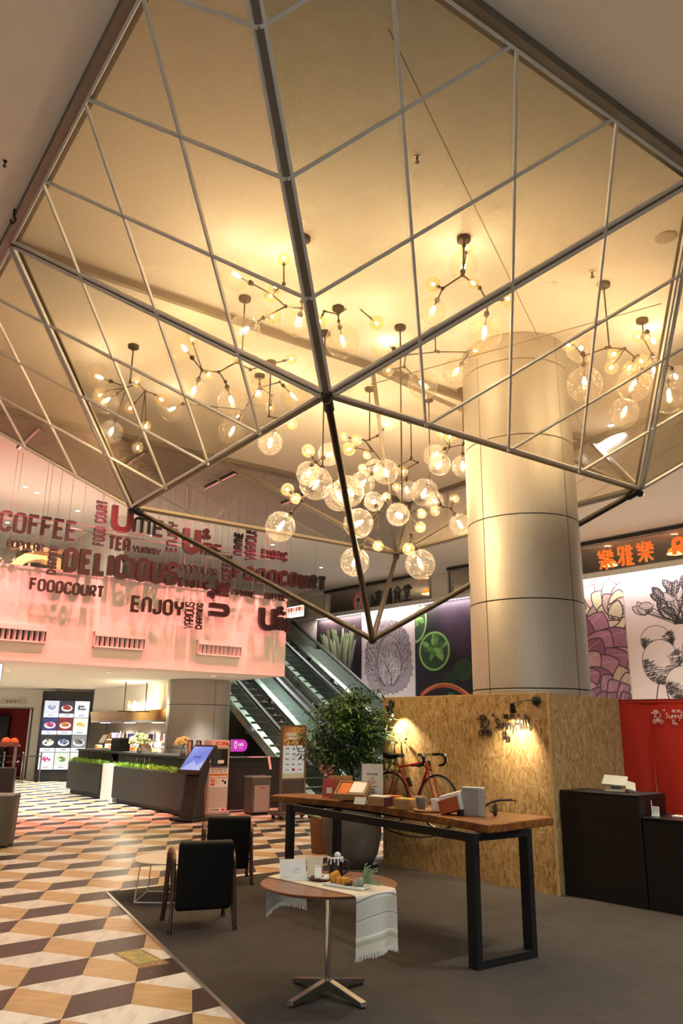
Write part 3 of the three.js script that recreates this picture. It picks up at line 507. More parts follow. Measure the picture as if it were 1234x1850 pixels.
// letters as pen strokes in a box of height 1: [advance, [[points], corner radius, closed] ...]
const GLYPH = {
  A: [0.5, [[[0, 0], [0, 1], [0.5, 1], [0.5, 0]], 0.3], [[[0, 0.42], [0.5, 0.42]], 0]], C: [0.5, [[[0.5, 0.76], [0.5, 1], [0, 1], [0, 0], [0.5, 0], [0.5, 0.24]], 0.26]],
  D: [0.55, [[[0, 0], [0, 1], [0.55, 1], [0.55, 0], [0, 0]], 0.3]], E: [0.45, [[[0.45, 1], [0, 1], [0, 0], [0.45, 0]], 0], [[[0, 0.52], [0.4, 0.52]], 0]],
  F: [0.45, [[[0.45, 1], [0, 1], [0, 0]], 0], [[[0, 0.54], [0.4, 0.54]], 0]], G: [0.52, [[[0.5, 0.76], [0.5, 1], [0, 1], [0, 0], [0.5, 0], [0.5, 0.46], [0.28, 0.46]], 0.22]],
  H: [0.52, [[[0, 0], [0, 1]], 0], [[[0.52, 0], [0.52, 1]], 0], [[[0, 0.5], [0.52, 0.5]], 0]], I: [0, [[[0, 0], [0, 1]], 0]], J: [0.42, [[[0.42, 1], [0.42, 0], [0, 0], [0, 0.28]], 0.22]],
  L: [0.42, [[[0, 1], [0, 0], [0.42, 0]], 0]], M: [0.8, [[[0, 0], [0, 1], [0.8, 1], [0.8, 0]], 0.24], [[[0.4, 1], [0.4, 0]], 0]], N: [0.52, [[[0, 0], [0, 1], [0.52, 1], [0.52, 0]], 0.26]],
  O: [0.55, [[[0, 0], [0, 1], [0.55, 1], [0.55, 0]], 0.27, true]], P: [0.48, [[[0, 0], [0, 1], [0.48, 1], [0.48, 0.42], [0, 0.42]], 0.24]], R: [0.48, [[[0, 0], [0, 1], [0.48, 1], [0.48, 0.45], [0, 0.45]], 0.24], [[[0.24, 0.45], [0.5, 0]], 0]],
  S: [0.48, [[[0.48, 0.78], [0.48, 1], [0, 1], [0, 0.52], [0.48, 0.52], [0.48, 0], [0, 0], [0, 0.22]], 0.22]], T: [0.5, [[[0, 1], [0.5, 1]], 0], [[[0.25, 1], [0.25, 0]], 0]], U: [0.54, [[[0, 1], [0, 0], [0.54, 0], [0.54, 1]], 0.27]],
  V: [0.52, [[[0, 1], [0.26, 0], [0.52, 1]], 0]], X: [0.5, [[[0, 0], [0.5, 1]], 0], [[[0, 1], [0.5, 0]], 0]], Y: [0.5, [[[0, 1], [0, 0.52], [0.5, 0.52], [0.5, 1]], 0.2], [[[0.25, 0.52], [0.25, 0]], 0]],
  '&': [0.62, [[[0.62, 0.3], [0.3, 0], [0, 0.14], [0.1, 0.46], [0.42, 0.72], [0.36, 1], [0.12, 1], [0.1, 0.74], [0.6, 0]], 0.16]],
};
function word(t, text, x0, y0, w, h, up, pen, depth, mat) {   // letters as parts of the sign t, fitted to w by h; up: read from below
  const chars = [...text], adv = chars.map((c) => c === ' ' ? 0.4 : GLYPH[c][0]), gap = pen * 2.0, total = adv.reduce((a, b) => a + b) + gap * (chars.length - 1);
  const W = up ? h : w, T = up ? w : h, sx = (W - pen * T) / (total * T), iy = 1 - pen;
  let x = pen / 2 / 1;
  chars.forEach((c, i) => {
    if (c !== ' ') {
      const geos = GLYPH[c].slice(1).map(([pts, r, closed]) => {
        const P = rounded(pts.map(([px, py]) => [(x + px) * sx * T, (pen / 2 + py * iy) * T]), r * T, closed);
        const Q = up ? P.map(([a, b]) => [T - b, a]) : P;
        return prism(strokeShape(Q, pen * T, closed), depth);
      });
      const g = mergeGeometries(geos.map(flat)); g.translate(x0, y0, -depth / 2); part('letter', g, mat, t);
    }
    x += adv[i] + gap;
  });
}
const signDark = std({ color: 0x1c0f0b, roughness: 0.4 }), signRed = std({ color: 0x300809, roughness: 0.4 }), wireMat = std({ color: 0x8a7a70, roughness: 0.5, metalness: 0.5 });
[
  ['large dark word sign COFFEE hung on wires at the left edge', [['COFFEE', -0.46, 5.77, 1.64, 0.47, 0, 0.15]]],
  ['small thin word sign POPULAR hung below the large COFFEE sign', [['POPULAR', -0.25, 5.45, 0.75, 0.18, 0, 0.13]]],
  ['upright word sign FOOD COURT reading upwards beside the big red U', [['FOOD COURT', 1.56, 5.78, 0.26, 1.07, 1, 0.14]]],
  ['word sign UME with a tall dark red U below the left mesh corner', [['U', 1.93, 6.15, 0.52, 0.70, 0, 0.2, signRed], ['ME', 2.46, 6.20, 0.76, 0.40, 0, 0.15]]],
  ['word sign TEA with a rounded A, hung below the red U', [['TEA', 1.92, 5.72, 0.52, 0.33, 0, 0.17]]],
  ['small word sign YUMMY right of the TEA sign', [['YUMMY', 2.51, 5.75, 0.68, 0.16, 0, 0.14]]],
  ['upright word sign ENJOY reading upwards right of YUMMY', [['ENJOY', 3.33, 5.89, 0.27, 0.73, 1, 0.14]]],
  ['small upright word sign CHARMING left of the large DELICIOUS sign', [['CHARMING', 0.62, 4.99, 0.20, 0.63, 1, 0.13]]],
  ['largest word sign, DELICIOUS in deep dark letters at the top of the fascia', [['DELICIOUS', 0.95, 5.08, 2.72, 0.56, 0, 0.2]], 0.14],
  ['word sign FOODCOURT in one word below DELICIOUS on the left', [['FOODCOURT', 0.31, 4.60, 1.61, 0.27, 0, 0.16]]],
  ['level word sign ENJOY hung low before the pink fascia', [['ENJOY', 2.58, 4.36, 1.30, 0.38, 0, 0.16]]],
  ['word sign U and ME with a tall U left of the upright NAME sign', [['U', 3.76, 5.90, 0.46, 0.70, 0, 0.22], ['ME', 4.24, 5.92, 0.55, 0.32, 0, 0.17], ['&', 4.25, 6.32, 0.23, 0.28, 0, 0.2]], 0.13],
  ['thin word sign POPULAR right of the DELICIOUS sign', [['POPULAR', 3.72, 5.43, 1.00, 0.21, 0, 0.1]], 0.05],
  ['small bold word sign EXOTIC hung directly below the thin POPULAR', [['EXOTIC', 3.72, 5.08, 0.78, 0.21, 0, 0.2]]],
  ['small upright word sign VARIOUS before the fascia right of ENJOY', [['VARIOUS', 3.92, 4.10, 0.24, 0.64, 1, 0.1]], 0.05],
  ['small upright word sign CHARMING beside the sideways U and ME sign', [['CHARMING', 4.22, 4.11, 0.17, 0.63, 1, 0.15]], 0.05],
  ['sideways word sign U and ME turned to read upwards', [['U', 4.51, 4.48, 0.59, 0.32, 1, 0.2], ['ME', 4.70, 4.98, 0.38, 0.4, 1, 0.16], ['&', 4.51, 4.84, 0.17, 0.3, 1, 0.2]], 0.13],
  ['upright word sign COFFEE reading upwards left of the FOOD COURT letters', [['COFFEE', 4.85, 5.38, 0.26, 0.67, 1, 0.16]]],
  ['upright word sign NAME reading upwards under the canopy edge', [['NAME', 5.15, 6.06, 0.25, 0.60, 1, 0.17]]],
  ['upright word sign VARIOUS whose top goes behind the canopy edge', [['VARIOUS', 5.48, 5.98, 0.32, 0.88, 1, 0.13]]],
  ['small bold word sign EXOTIC above the large FOOD COURT letters', [['EXOTIC', 5.98, 6.09, 0.78, 0.25, 0, 0.22]]],
  ['large bold word sign FOOD COURT at the right end of the lettering', [['FOOD', 5.16, 5.42, 1.31, 0.40, 0, 0.22], ['COURT', 6.52, 5.43, 1.51, 0.41, 0, 0.22]], 0.14],
  ['small level word sign NAME below the large FOOD COURT letters', [['NAME', 5.15, 5.03, 0.67, 0.16, 0, 0.18]]],
  ['small level word sign COFFEE below the end of FOOD COURT', [['COFFEE', 6.11, 5.04, 0.62, 0.17, 0, 0.2]]],
  ['word sign U and ME hung lowest at the right end of the fascia', [['U', 5.97, 4.23, 0.51, 0.64, 0, 0.22], ['ME', 6.45, 4.24, 0.54, 0.37, 0, 0.17], ['&', 6.45, 4.66, 0.29, 0.23, 0, 0.2]], 0.13],
].forEach(([label, items, depth = 0.08]) => {
  const [, bx0, by0] = items[0], t = thing('word_sign', label, 'sign', onFascia(bx0, by0, 0.4), FYAW);
  let x1 = -9, y1 = -9;
  for (const [text, x, y, w, h, up, pen, mat] of items) { word(t, text, x - bx0, y - by0, w, h, up, pen, depth, mat ?? signDark); x1 = Math.max(x1, x - bx0 + w); y1 = Math.max(y1, y - by0 + h); }
  const top = H - by0, first = items[0];
  for (const f of first[5] ? [0.5] : [0.12, 0.88]) {
    const wx = (x1) * f; let wy = y1 - 0.03; for (const [, x, y, w, h] of items) if (wx >= x - bx0 - 0.02 && wx <= x - bx0 + w + 0.02) wy = Math.min(wy, y - by0 + h - 0.02);
    part('wire', rod([wx, wy, 0], [wx, top, 0], 0.004, 5), wireMat, t, 'thin hanging wire');
  }
});
{ // red lamps that wash the fascia, on the ceiling, and the red LED tube hung over the words
  for (const [k, s] of [-2.6, -0.4, 1.8, 4.0, 6.2].entries()) {
    const p = onFascia(s, H - 0.12, 1.7), d = thing('wash_light', ['farthest left', 'second from left', 'middle', 'second from right', 'rightmost'][k] + ' red LED wash bar under the ceiling before the pink fascia', 'wash light', p, FYAW, 'red wash bars over the lettering');
    part('housing', rbox(0.09, 0.07, 1.5, 0.012), M.black, d); part('hanger', [rod([0, 0.03, -0.6], [0, 0.12, -0.6], 0.008, 6), rod([0, 0.03, 0.6], [0, 0.12, 0.6], 0.008, 6)], M.black, d);
    part('lamp_face', box(0.05, 0.006, 1.44, 0, -0.037, 0), glow(1, 0.3, 0.3, 1.5), d);
for (const o of [1.05, 1.7, 2.35]) spot(onFascia(s, H - 0.18, o), onFascia(s, 4.0, 0.0), PINK, 40, 0.68, 0.8, 1.5);
  }
  const l = thing('led_tube', 'thin glowing red tube light hung level across the word signs', 'tube light', onFascia(-3.5, 6.165, 0.46), FYAW);
  part('tube', rod([0, 0, 0], [10.2, 0, 0], 0.008, 8), glow(1, 0.1, 0.1, 0.45), l); part('hanger', [0.5, 2.6, 5.2, 7.8, 9.9].map((x) => rod([x, 0, 0], [x, H - 6.165, 0], 0.004, 5)), wireMat, l);
  area(onFascia(1.6, 6.14, 0.46), onFascia(1.6, 5, 0.3), 10.2, 0.02, PINK, 4);
}
// air vents on the fascia
[[0.26, 0.7, 'leftmost air vent on the pink fascia, cut by the frame'], [2.51, 1.23, 'middle air vent on the pink fascia below DELICIOUS'], [5.07, 1.21, 'right air vent on the pink fascia below the sideways sign']].forEach(([s, , label]) => {
  const t = thing('air_vent', label, 'vent', onFascia(s, 3.72, 0), FYAW, 'air vents on the fascia'), w = 1.22, h = 0.35, d = 0.13;
  part('housing', [box(w, 0.1, d, 0, h / 2 - 0.05, d / 2), box(w, 0.03, d, 0, -h / 2 + 0.015, d / 2), box(0.02, h, d, -w / 2 + 0.01, 0, d / 2), box(0.02, h, d, w / 2 - 0.01, 0, d / 2)], M.fascia, t);
  part('backing', box(w - 0.04, h - 0.1, 0.01, 0, -0.03, 0.006), M.black, t);
  for (let k = 0; k < 10; k++) part('fin', box(0.008, h - 0.13, d - 0.02, -w / 2 + 0.085 + k * 0.117, -0.035, d / 2, 0, 0.35, 0), M.white, t);
});
{ // glass balustrade on the fascia's edge
  const b = thing('glass_balustrade', 'clear glass balustrade along the upper floor behind the word signs', 'balustrade', onFascia(-4, 5.18, -0.12), FYAW);
  for (let k = 0; k < 8; k++) { part('pane', box(1.33, 1.0, 0.015, 0.7 + k * 1.36, 0.5, 0), M.glass, b); part('clamp', [box(0.05, 0.1, 0.05, 0.3 + k * 1.36, 0.05, 0), box(0.05, 0.1, 0.05, 1.1 + k * 1.36, 0.05, 0)], M.steel, b); }
  part('handrail', rod([0, 1.02, 0], [11, 1.02, 0], 0.022, 10), M.steel, b);
}
{ // arched timber screens of the upper restaurant, seen above the fascia
  for (const [k, s] of [-0.4, 1.5].entries()) {
    const t = thing('timber_arch', ['left curved timber arch on the upper floor behind the POPULAR sign', 'right curved timber arch on the upper floor behind the DELICIOUS sign'][k], 'arch', onFascia(s, 5.05, -3.5), FYAW);
    const pts = []; for (let i = 0; i <= 12; i++) { const a = Math.PI * i / 12; pts.push([-Math.cos(a) * 0.75, 0.35 + Math.sin(a) * 0.75]); }
    part('arch', tf(prism(strokeShape([[-0.75, 0], ...pts, [0.75, 0]], 0.22), 0.5), 0, 0, -0.25), std({ map: woodTex(0x8a5a2c, 0xb57f45, 101, [1, 0.4]), roughness: 0.6 }), t);
    part('beam', box(1.6, 0.12, 0.6, 0, 1.25, 0), M.armWood, t);
  }
}
// ---------------------------------------------------------------- escalators
function escalator(label, w0, w1) {                  // parallel to the stairs line; w across, from the fascia side outwards
  const g = FN.clone(), f = FF.clone(), foot = V3(-2.7, 0, -23).addScaledVector(f, w0).addScaledVector(g, 3.12);
  const yaw = Math.atan2(FN.x, FN.z), e = thing('escalator', label, 'escalator', [foot.x, 0, foot.z], yaw, 'the pair of escalators');
  const W = w1 - w0, RUN = 8.8, RISE = 5.05, s = RISE / RUN;   // local: +z towards the foot, -z up; x across
  const side = (x0, x1, y0, y1, z0 = 0.9, z1 = -RUN - 1.2) => { const path = [[z0, 0], [0, 0], [-RUN, RISE], [z1, RISE]]; const poly = [...path.map(([z, y]) => [-z, y + y1]), ...path.reverse().map(([z, y]) => [-z, y + y0])]; return uvm(tf(prism(poly, x1 - x0), x1, 0, 0, 0, Math.PI / 2, 0).translate(0, 0, 0)); };
  part('truss', side(0, W, -0.9, -0.12), M.darkWall, e, 'dark cladding below the steps');
  part('step_bed', side(0.26, W - 0.26, -0.14, -0.04), M.black, e);
  for (const x of [0, W - 0.22]) {
    part('skirt', side(x, x + 0.22, -0.14, 0.16), M.steel, e, 'bright metal skirting');
    part('glass_side', side(x + 0.1, x + 0.12, 0.16, 0.92), M.glassTint, e);
    part('handrail', side(x + 0.06, x + 0.16, 0.9, 0.96), M.black, e);
    part('rail_trim', side(x + 0.09, x + 0.13, 0.875, 0.905), M.chrome, e);
    for (let k = 1; k < 6; k++) { const z = -RUN * k / 6, y = RISE * k / 6; part('clamp', box(0.05, 0.14, 0.2, x + 0.11, y + 0.14, z, 0, 0, 0), M.chrome, e); }
  }
  for (let k = 0; k < 25; k++) { const z = -k * RUN / 25, y = (k + 1) * RISE / 25; part('step', [box(W - 0.54, 0.03, 0.37, W / 2, y - 0.015, z - 0.2), box(W - 0.54, RISE / 25, 0.02, W / 2, y - RISE / 50, z - 0.01)], M.darkStep, e); part('nosing', box(W - 0.54, 0.022, 0.035, W / 2, y, z - 0.02), M.chrome, e); }
  return e;
}
M.darkStep = std({ color: 0x3a3a3a, roughness: 0.5, metalness: 0.5 });
escalator('left escalator rising behind the kiosks with its bright lower side', 0, 1.75);
escalator('right escalator with dark steps in view beside the poster wall', 3.45, 5.2);

// ---------------------------------------------------------------- posters on the long wall
const onPoster = (name, label, a, b, map) => {
  const y0 = 1.62, y1 = 6.4, t = thing(name, label, 'poster', onWall(a + 0.01, y0, 0), UYAW);
  part('panel', box(b - a - 0.02, y1 - y0, 0.03, (b - a) / 2, (y1 - y0) / 2, 0.005), M.white, t);
  const pg = new THREE.PlaneGeometry(b - a - 0.03, y1 - y0 - 0.01); pg.translate((b - a) / 2, (y1 - y0) / 2, 0.024); part('print', pg, printed(map, { roughness: 0.55 }), t);
};
const inky = (g, n, fn) => { for (let i = 0; i < n; i++) fn(i / n, i); };
const cabbage = paint(640, 1070, (g, w, h) => {
  g.fillStyle = '#d3c4c4'; g.fillRect(0, 0, w, h); g.translate(w * 0.5, h * 0.36); g.scale(1.02, 1.02);
  const leafShape = (pts, fill) => { g.beginPath(); pts.forEach(([x, y], i) => i ? g.lineTo(x, y) : g.moveTo(x, y)); g.closePath(); g.fillStyle = fill; g.fill(); g.strokeStyle = '#2c2328'; g.lineWidth = 3; g.stroke(); };
  const frill = (cx, cy, rx, ry, n, amp, a0 = 0, a1 = 6.283) => { const p = []; for (let i = 0; i <= n; i++) { const a = a0 + (a1 - a0) * i / n, k = 1 + amp * Math.sin(i * 1.9) + amp * 0.6 * Math.sin(i * 0.7); p.push([cx + Math.cos(a) * rx * k, cy + Math.sin(a) * ry * k]); } return p; };
  leafShape(frill(0, 0, 270, 285, 90, 0.03), '#8f8288'); leafShape(frill(-40, 90, 235, 240, 80, 0.035), '#a3969a'); leafShape(frill(70, 120, 215, 205, 80, 0.04), '#998c92');
  const hatch = (cx, cy, rx, ry, n, col, lw) => { g.strokeStyle = col; g.lineWidth = lw; for (let i = 0; i < n; i++) { const a = rnd() * 6.283, q = Math.sqrt(rnd()), x = cx + Math.cos(a) * rx * q, y = cy + Math.sin(a) * ry * q, L = rr(8, 30), d = Math.atan2(y - cy - ry * 0.9, x - cx) + (rnd() - 0.5) * 0.6; g.beginPath(); g.moveTo(x, y); g.quadraticCurveTo(x + Math.cos(d + 0.3) * L * 0.6, y + Math.sin(d + 0.3) * L * 0.6, x + Math.cos(d) * L, y + Math.sin(d) * L); g.stroke(); } };
  hatch(0, 0, 262, 276, 1700, '#3a3036', 2); hatch(0, 0, 262, 276, 600, '#cfc3c6', 1.6);
  leafShape(frill(10, 55, 165, 205, 70, 0.012), '#a79a9f'); hatch(10, 55, 160, 200, 900, '#463b41', 1.8);
  g.strokeStyle = '#e4dadb'; g.lineWidth = 4; const vein = (x, y, a, L, d) => { if (d > 4 || L < 10) return; const x2 = x + Math.cos(a) * L, y2 = y + Math.sin(a) * L; g.lineWidth = 5 - d; g.beginPath(); g.moveTo(x, y); g.lineTo(x2, y2); g.stroke(); vein(x2, y2, a + rr(-0.15, 0.15), L * 0.72, d + 1); vein(x2, y2, a + rr(0.5, 0.9), L * 0.55, d + 1); vein(x2, y2, a - rr(0.5, 0.9), L * 0.55, d + 1); };
  vein(20, 250, -1.5, 90, 0); vein(-30, 250, -1.9, 70, 1); vein(60, 250, -1.1, 75, 1);
  g.strokeStyle = '#241c21'; g.lineWidth = 7; g.beginPath(); g.moveTo(-30, 270); g.bezierCurveTo(-170, 160, -150, -60, -20, -150); g.stroke(); g.beginPath(); g.moveTo(40, 265); g.bezierCurveTo(60, 180, 0, 130, -40, 60); g.stroke(); g.beginPath(); g.moveTo(60, 270); g.bezierCurveTo(190, 190, 190, 30, 90, -90); g.stroke();
});
const asparagus = paint(512, 860, (g, w, h) => {
  g.fillStyle = '#1b1216'; g.fillRect(0, 0, w, h); for (let i = 0; i < 240; i++) { g.fillStyle = `rgba(${60 + rnd() * 40},${40 + rnd() * 25},${45 + rnd() * 25},0.08)`; g.beginPath(); g.arc(rnd() * w, rnd() * h, rr(20, 90), 0, 7); g.fill(); }
  const order = [...Array(40).keys()];
  for (const i of order) {
    const x0 = w * (0.42 + (i / 40) * 0.3 + (rnd() - 0.5) * 0.1), x1 = w * (0.08 + (i / 40) * 0.84 + (rnd() - 0.5) * 0.1), y1 = h * (0.09 + rnd() * 0.16), c = [[206, 206, 170], [128, 156, 92], [92, 126, 66], [170, 158, 158]][i % 4], L = rr(11, 16);
    for (let k = 0; k < 90; k++) { const u = k / 90, x = x0 + (x1 - x0) * u * u, y = h * 0.8 + (y1 - h * 0.8) * u, tip = u > 0.7, q = 0.35 + u * 0.65; g.fillStyle = `rgba(${c[0] * q},${c[1] * q},${c[2] * q},0.8)`; g.beginPath(); g.ellipse(x + (tip ? (k % 2 ? 3 : -3) : 0), y, tip ? L * (1.25 - (u - 0.7) * 3.2) : L * 0.62, tip ? 11 : 8, tip ? (k % 2 ? 0.7 : -0.7) : 0, 0, 7); g.fill(); if (tip && k % 3 === 0) { g.fillStyle = 'rgba(40,34,30,0.35)'; g.fillRect(x - 3, y, 6, 3); } }
  }
});
const veg = paint(640, 1060, (g, w, h) => {
  g.fillStyle = '#1a0f18'; g.fillRect(0, 0, w, h); for (let i = 0; i < 120; i++) { g.fillStyle = 'rgba(70,42,70,0.07)'; g.beginPath(); g.arc(w * (0.4 + rnd() * 0.8), rnd() * h * 0.4, rr(30, 120), 0, 7); g.fill(); }
  const ring = (x, y, r, ry) => { g.fillStyle = '#6d9a4c'; g.beginPath(); g.ellipse(x, y, r, ry, 0, 0, 7); g.fill(); g.fillStyle = '#2b4423'; g.beginPath(); g.ellipse(x, y, r * 0.86, ry * 0.88, 0, 0, 7); g.fill(); g.strokeStyle = '#9fc27c'; g.lineWidth = 5; g.beginPath(); g.ellipse(x, y, r * 0.93, ry * 0.94, 0, 0, 7); g.stroke(); for (let i = 0; i < 26; i++) { const a = rnd() * 7, q = rnd() * 0.6; g.fillStyle = ['#5c8a3c', '#79a856', '#3c5f2a'][i % 3]; g.beginPath(); g.ellipse(x + Math.cos(a) * r * q, y + Math.sin(a) * ry * q - ry * 0.1, r * 0.24, r * 0.13, a, 0, 7); g.fill(); } };
  ring(0, h * 0.12, 120, 190); ring(w * 0.29, h * 0.37, 150, 158);
  for (const [x, y, r, c] of [[w * 0.7, h * 0.52, 88, '#24391f'], [w * 0.99, h * 0.55, 60, '#5d8050'], [w * 0.5, h * 0.58, 60, '#1e2e19']]) { g.fillStyle = c; g.beginPath(); g.arc(x, y, r, 0, 7); g.fill(); }
  g.strokeStyle = '#a5502c'; g.lineWidth = 34; g.lineCap = 'round'; g.beginPath(); g.moveTo(60, h * 0.69); g.bezierCurveTo(w * 0.35, h * 0.58, w * 0.62, h * 0.62, w * 0.86, h * 0.76); g.stroke(); g.strokeStyle = '#d98a5a'; g.lineWidth = 7; g.beginPath(); g.moveTo(80, h * 0.675); g.bezierCurveTo(w * 0.35, h * 0.575, w * 0.6, h * 0.6, w * 0.82, h * 0.73); g.stroke();
  for (let i = 0; i < 22; i++) { const x = rnd() * w, y = h * rr(0.72, 1.0); g.fillStyle = ['#3f6a36', '#5d8b4c', '#2c4d28', '#76a25e'][i % 4]; g.save(); g.translate(x, y); g.rotate(rr(-0.7, 0.7)); g.beginPath(); g.ellipse(0, 0, rr(34, 66), rr(60, 120), 0, 0, 7); g.fill(); g.strokeStyle = '#a8c88e'; g.lineWidth = 3; g.beginPath(); g.moveTo(0, -80); g.lineTo(0, 80); g.stroke(); g.restore(); }
});
const artichoke = paint(700, 1000, (g, w, h) => {
  g.fillStyle = '#2a1a20'; g.fillRect(0, 0, w, h);
  const head = (cx, cy, R, cols) => { for (let ring = 6; ring >= 0; ring--) { const n = 5 + ring * 2, r = R * (ring / 6); for (let k = 0; k < n; k++) { const a = k / n * 6.283 + ring * 0.5, x = cx + Math.cos(a) * r, y = cy + Math.sin(a) * r, L = R * (0.2 + ring * 0.045); g.save(); g.translate(x, y); g.rotate(a + Math.PI / 2); g.beginPath(); g.moveTo(-L * 0.72, L * 0.6); g.bezierCurveTo(-L * 0.9, -L * 0.4, -L * 0.25, -L * 0.9, 0, -L); g.bezierCurveTo(L * 0.25, -L * 0.9, L * 0.9, -L * 0.4, L * 0.72, L * 0.6); g.closePath(); g.fillStyle = cols[(ring + k) % cols.length]; g.fill(); g.strokeStyle = '#3a2029'; g.lineWidth = 7; g.stroke(); g.strokeStyle = 'rgba(240,225,215,0.5)'; g.lineWidth = 3; g.beginPath(); g.moveTo(-L * 0.3, L * 0.2); g.quadraticCurveTo(-L * 0.3, -L * 0.5, 0, -L * 0.85); g.stroke(); g.restore(); } } };
  head(w * 0.92, h * 0.22, 330, ['#b7a98b', '#a48a86', '#bcb48e', '#c2a9a2']); head(w * 0.42, h * 0.68, 360, ['#9a6a7c', '#8a5a70', '#a98087', '#7a4c62']); head(w * 1.02, h * 0.9, 240, ['#8f6674', '#a7917f', '#7d5566']); head(w * 0.1, h * 0.16, 250, ['#a9a07c', '#93807a', '#b6ac86']);
});
const turnip = paint(900, 1000, (g, w, h) => {
  g.fillStyle = '#d2c1bf'; g.fillRect(0, 0, w, h); g.strokeStyle = '#1b1718'; g.fillStyle = '#d8cac6';
  const bulb = (x, y, rx, ry) => { g.beginPath(); g.ellipse(x, y, rx, ry, 0, 0, 7); g.fillStyle = '#cfc0bb'; g.fill(); g.lineWidth = 3; g.stroke(); for (let i = 0; i < 520; i++) { const a = rr(-0.6, 3.3), q = 1 - rnd() * rnd() * 0.75; const X = x + Math.cos(a) * rx * q, Y = y + Math.sin(a) * ry * q; g.lineWidth = rr(1, 3); g.beginPath(); g.moveTo(X, Y); g.quadraticCurveTo(X + 10, Y + 4, X + rr(12, 34), Y - rr(-4, 12)); g.stroke(); } };
  bulb(w * 0.2, h * 0.42, 95, 85); bulb(w * 0.56, h * 0.4, 100, 90); bulb(w * 0.22, h * 0.55, 115, 130); bulb(w * 0.5, h * 0.52, 120, 135); bulb(w * 0.36, h * 0.68, 110, 100);
  g.lineWidth = 6; for (const [x, y, dx, dy] of [[0.2, 0.66, -0.07, 0.2], [0.25, 0.68, 0.08, 0.3], [0.42, 0.76, 0.02, 0.2], [0.55, 0.65, 0.1, 0.22], [0.36, 0.78, -0.1, 0.14], [0.5, 0.66, 0.04, 0.32]]) { g.beginPath(); g.moveTo(w * x, h * y); g.bezierCurveTo(w * (x - 0.04), h * (y + dy * 0.4), w * (x + dx + 0.05), h * (y + dy * 0.6), w * (x + dx), h * (y + dy)); g.stroke(); }
  for (let i = 0; i < 46; i++) { const a = rr(-2.7, -0.4), L = rr(90, 300), x = w * 0.38, y = h * 0.34, X = x + Math.cos(a) * L * 1.0, Y = y + Math.sin(a) * L * 0.85; g.lineWidth = 4; g.beginPath(); g.moveTo(x + rr(-40, 40), y); g.quadraticCurveTo((x + X) / 2 + rr(-20, 20), (y + Y) / 2, X, Y); g.stroke(); g.save(); g.translate(X, Y); g.rotate(a + rr(-0.8, 0.8) + Math.PI / 2); g.beginPath(); g.moveTo(0, 34); g.bezierCurveTo(-40, 0, -24, -46, 0, -62); g.bezierCurveTo(24, -46, 40, 0, 0, 34); g.fillStyle = i % 3 ? '#3a3334' : '#a89b98'; g.fill(); g.stroke(); g.lineWidth = 2; g.strokeStyle = '#d8cac6'; g.beginPath(); g.moveTo(0, 28); g.lineTo(0, -50); for (let k = -3; k < 4; k++) { g.moveTo(0, k * 10); g.lineTo(k % 2 ? 16 : -16, k * 10 - 12); } g.stroke(); g.strokeStyle = '#1b1718'; g.restore(); }
});
onPoster('poster', 'dark poster of bundled asparagus beside the escalator', -0.48, 2.36, asparagus);
onPoster('poster', 'pale poster with an engraved cabbage above the potted tree', 2.36, 5.25, cabbage);
onPoster('poster', 'dark poster of green vegetables and a red chilli left of the big pillar', 5.25, 8.5, veg);
onPoster('poster', 'poster of purple artichokes right of the big pillar', 10.4, 13.72, artichoke);
onPoster('poster', 'pale poster with an engraved bunch of turnips at the right edge', 13.72, 18.0, turnip);
[[-0.45, 8.7, 'white light strip along the top of the posters left of the big pillar'], [12.1, 9.9, 'white light strip along the top of the posters right of the big pillar']].forEach(([s0, L, label]) => {
  const t = thing('light_strip', label, 'strip light', onWall(s0, 6.4, 0.07), UYAW);
  part('channel', box(L, 0.05, 0.12, L / 2, 0.02, 0), M.white, t); part('lamp_face', box(L - 0.1, 0.02, 0.05, L / 2, -0.015, 0.02), M.strip, t);
});
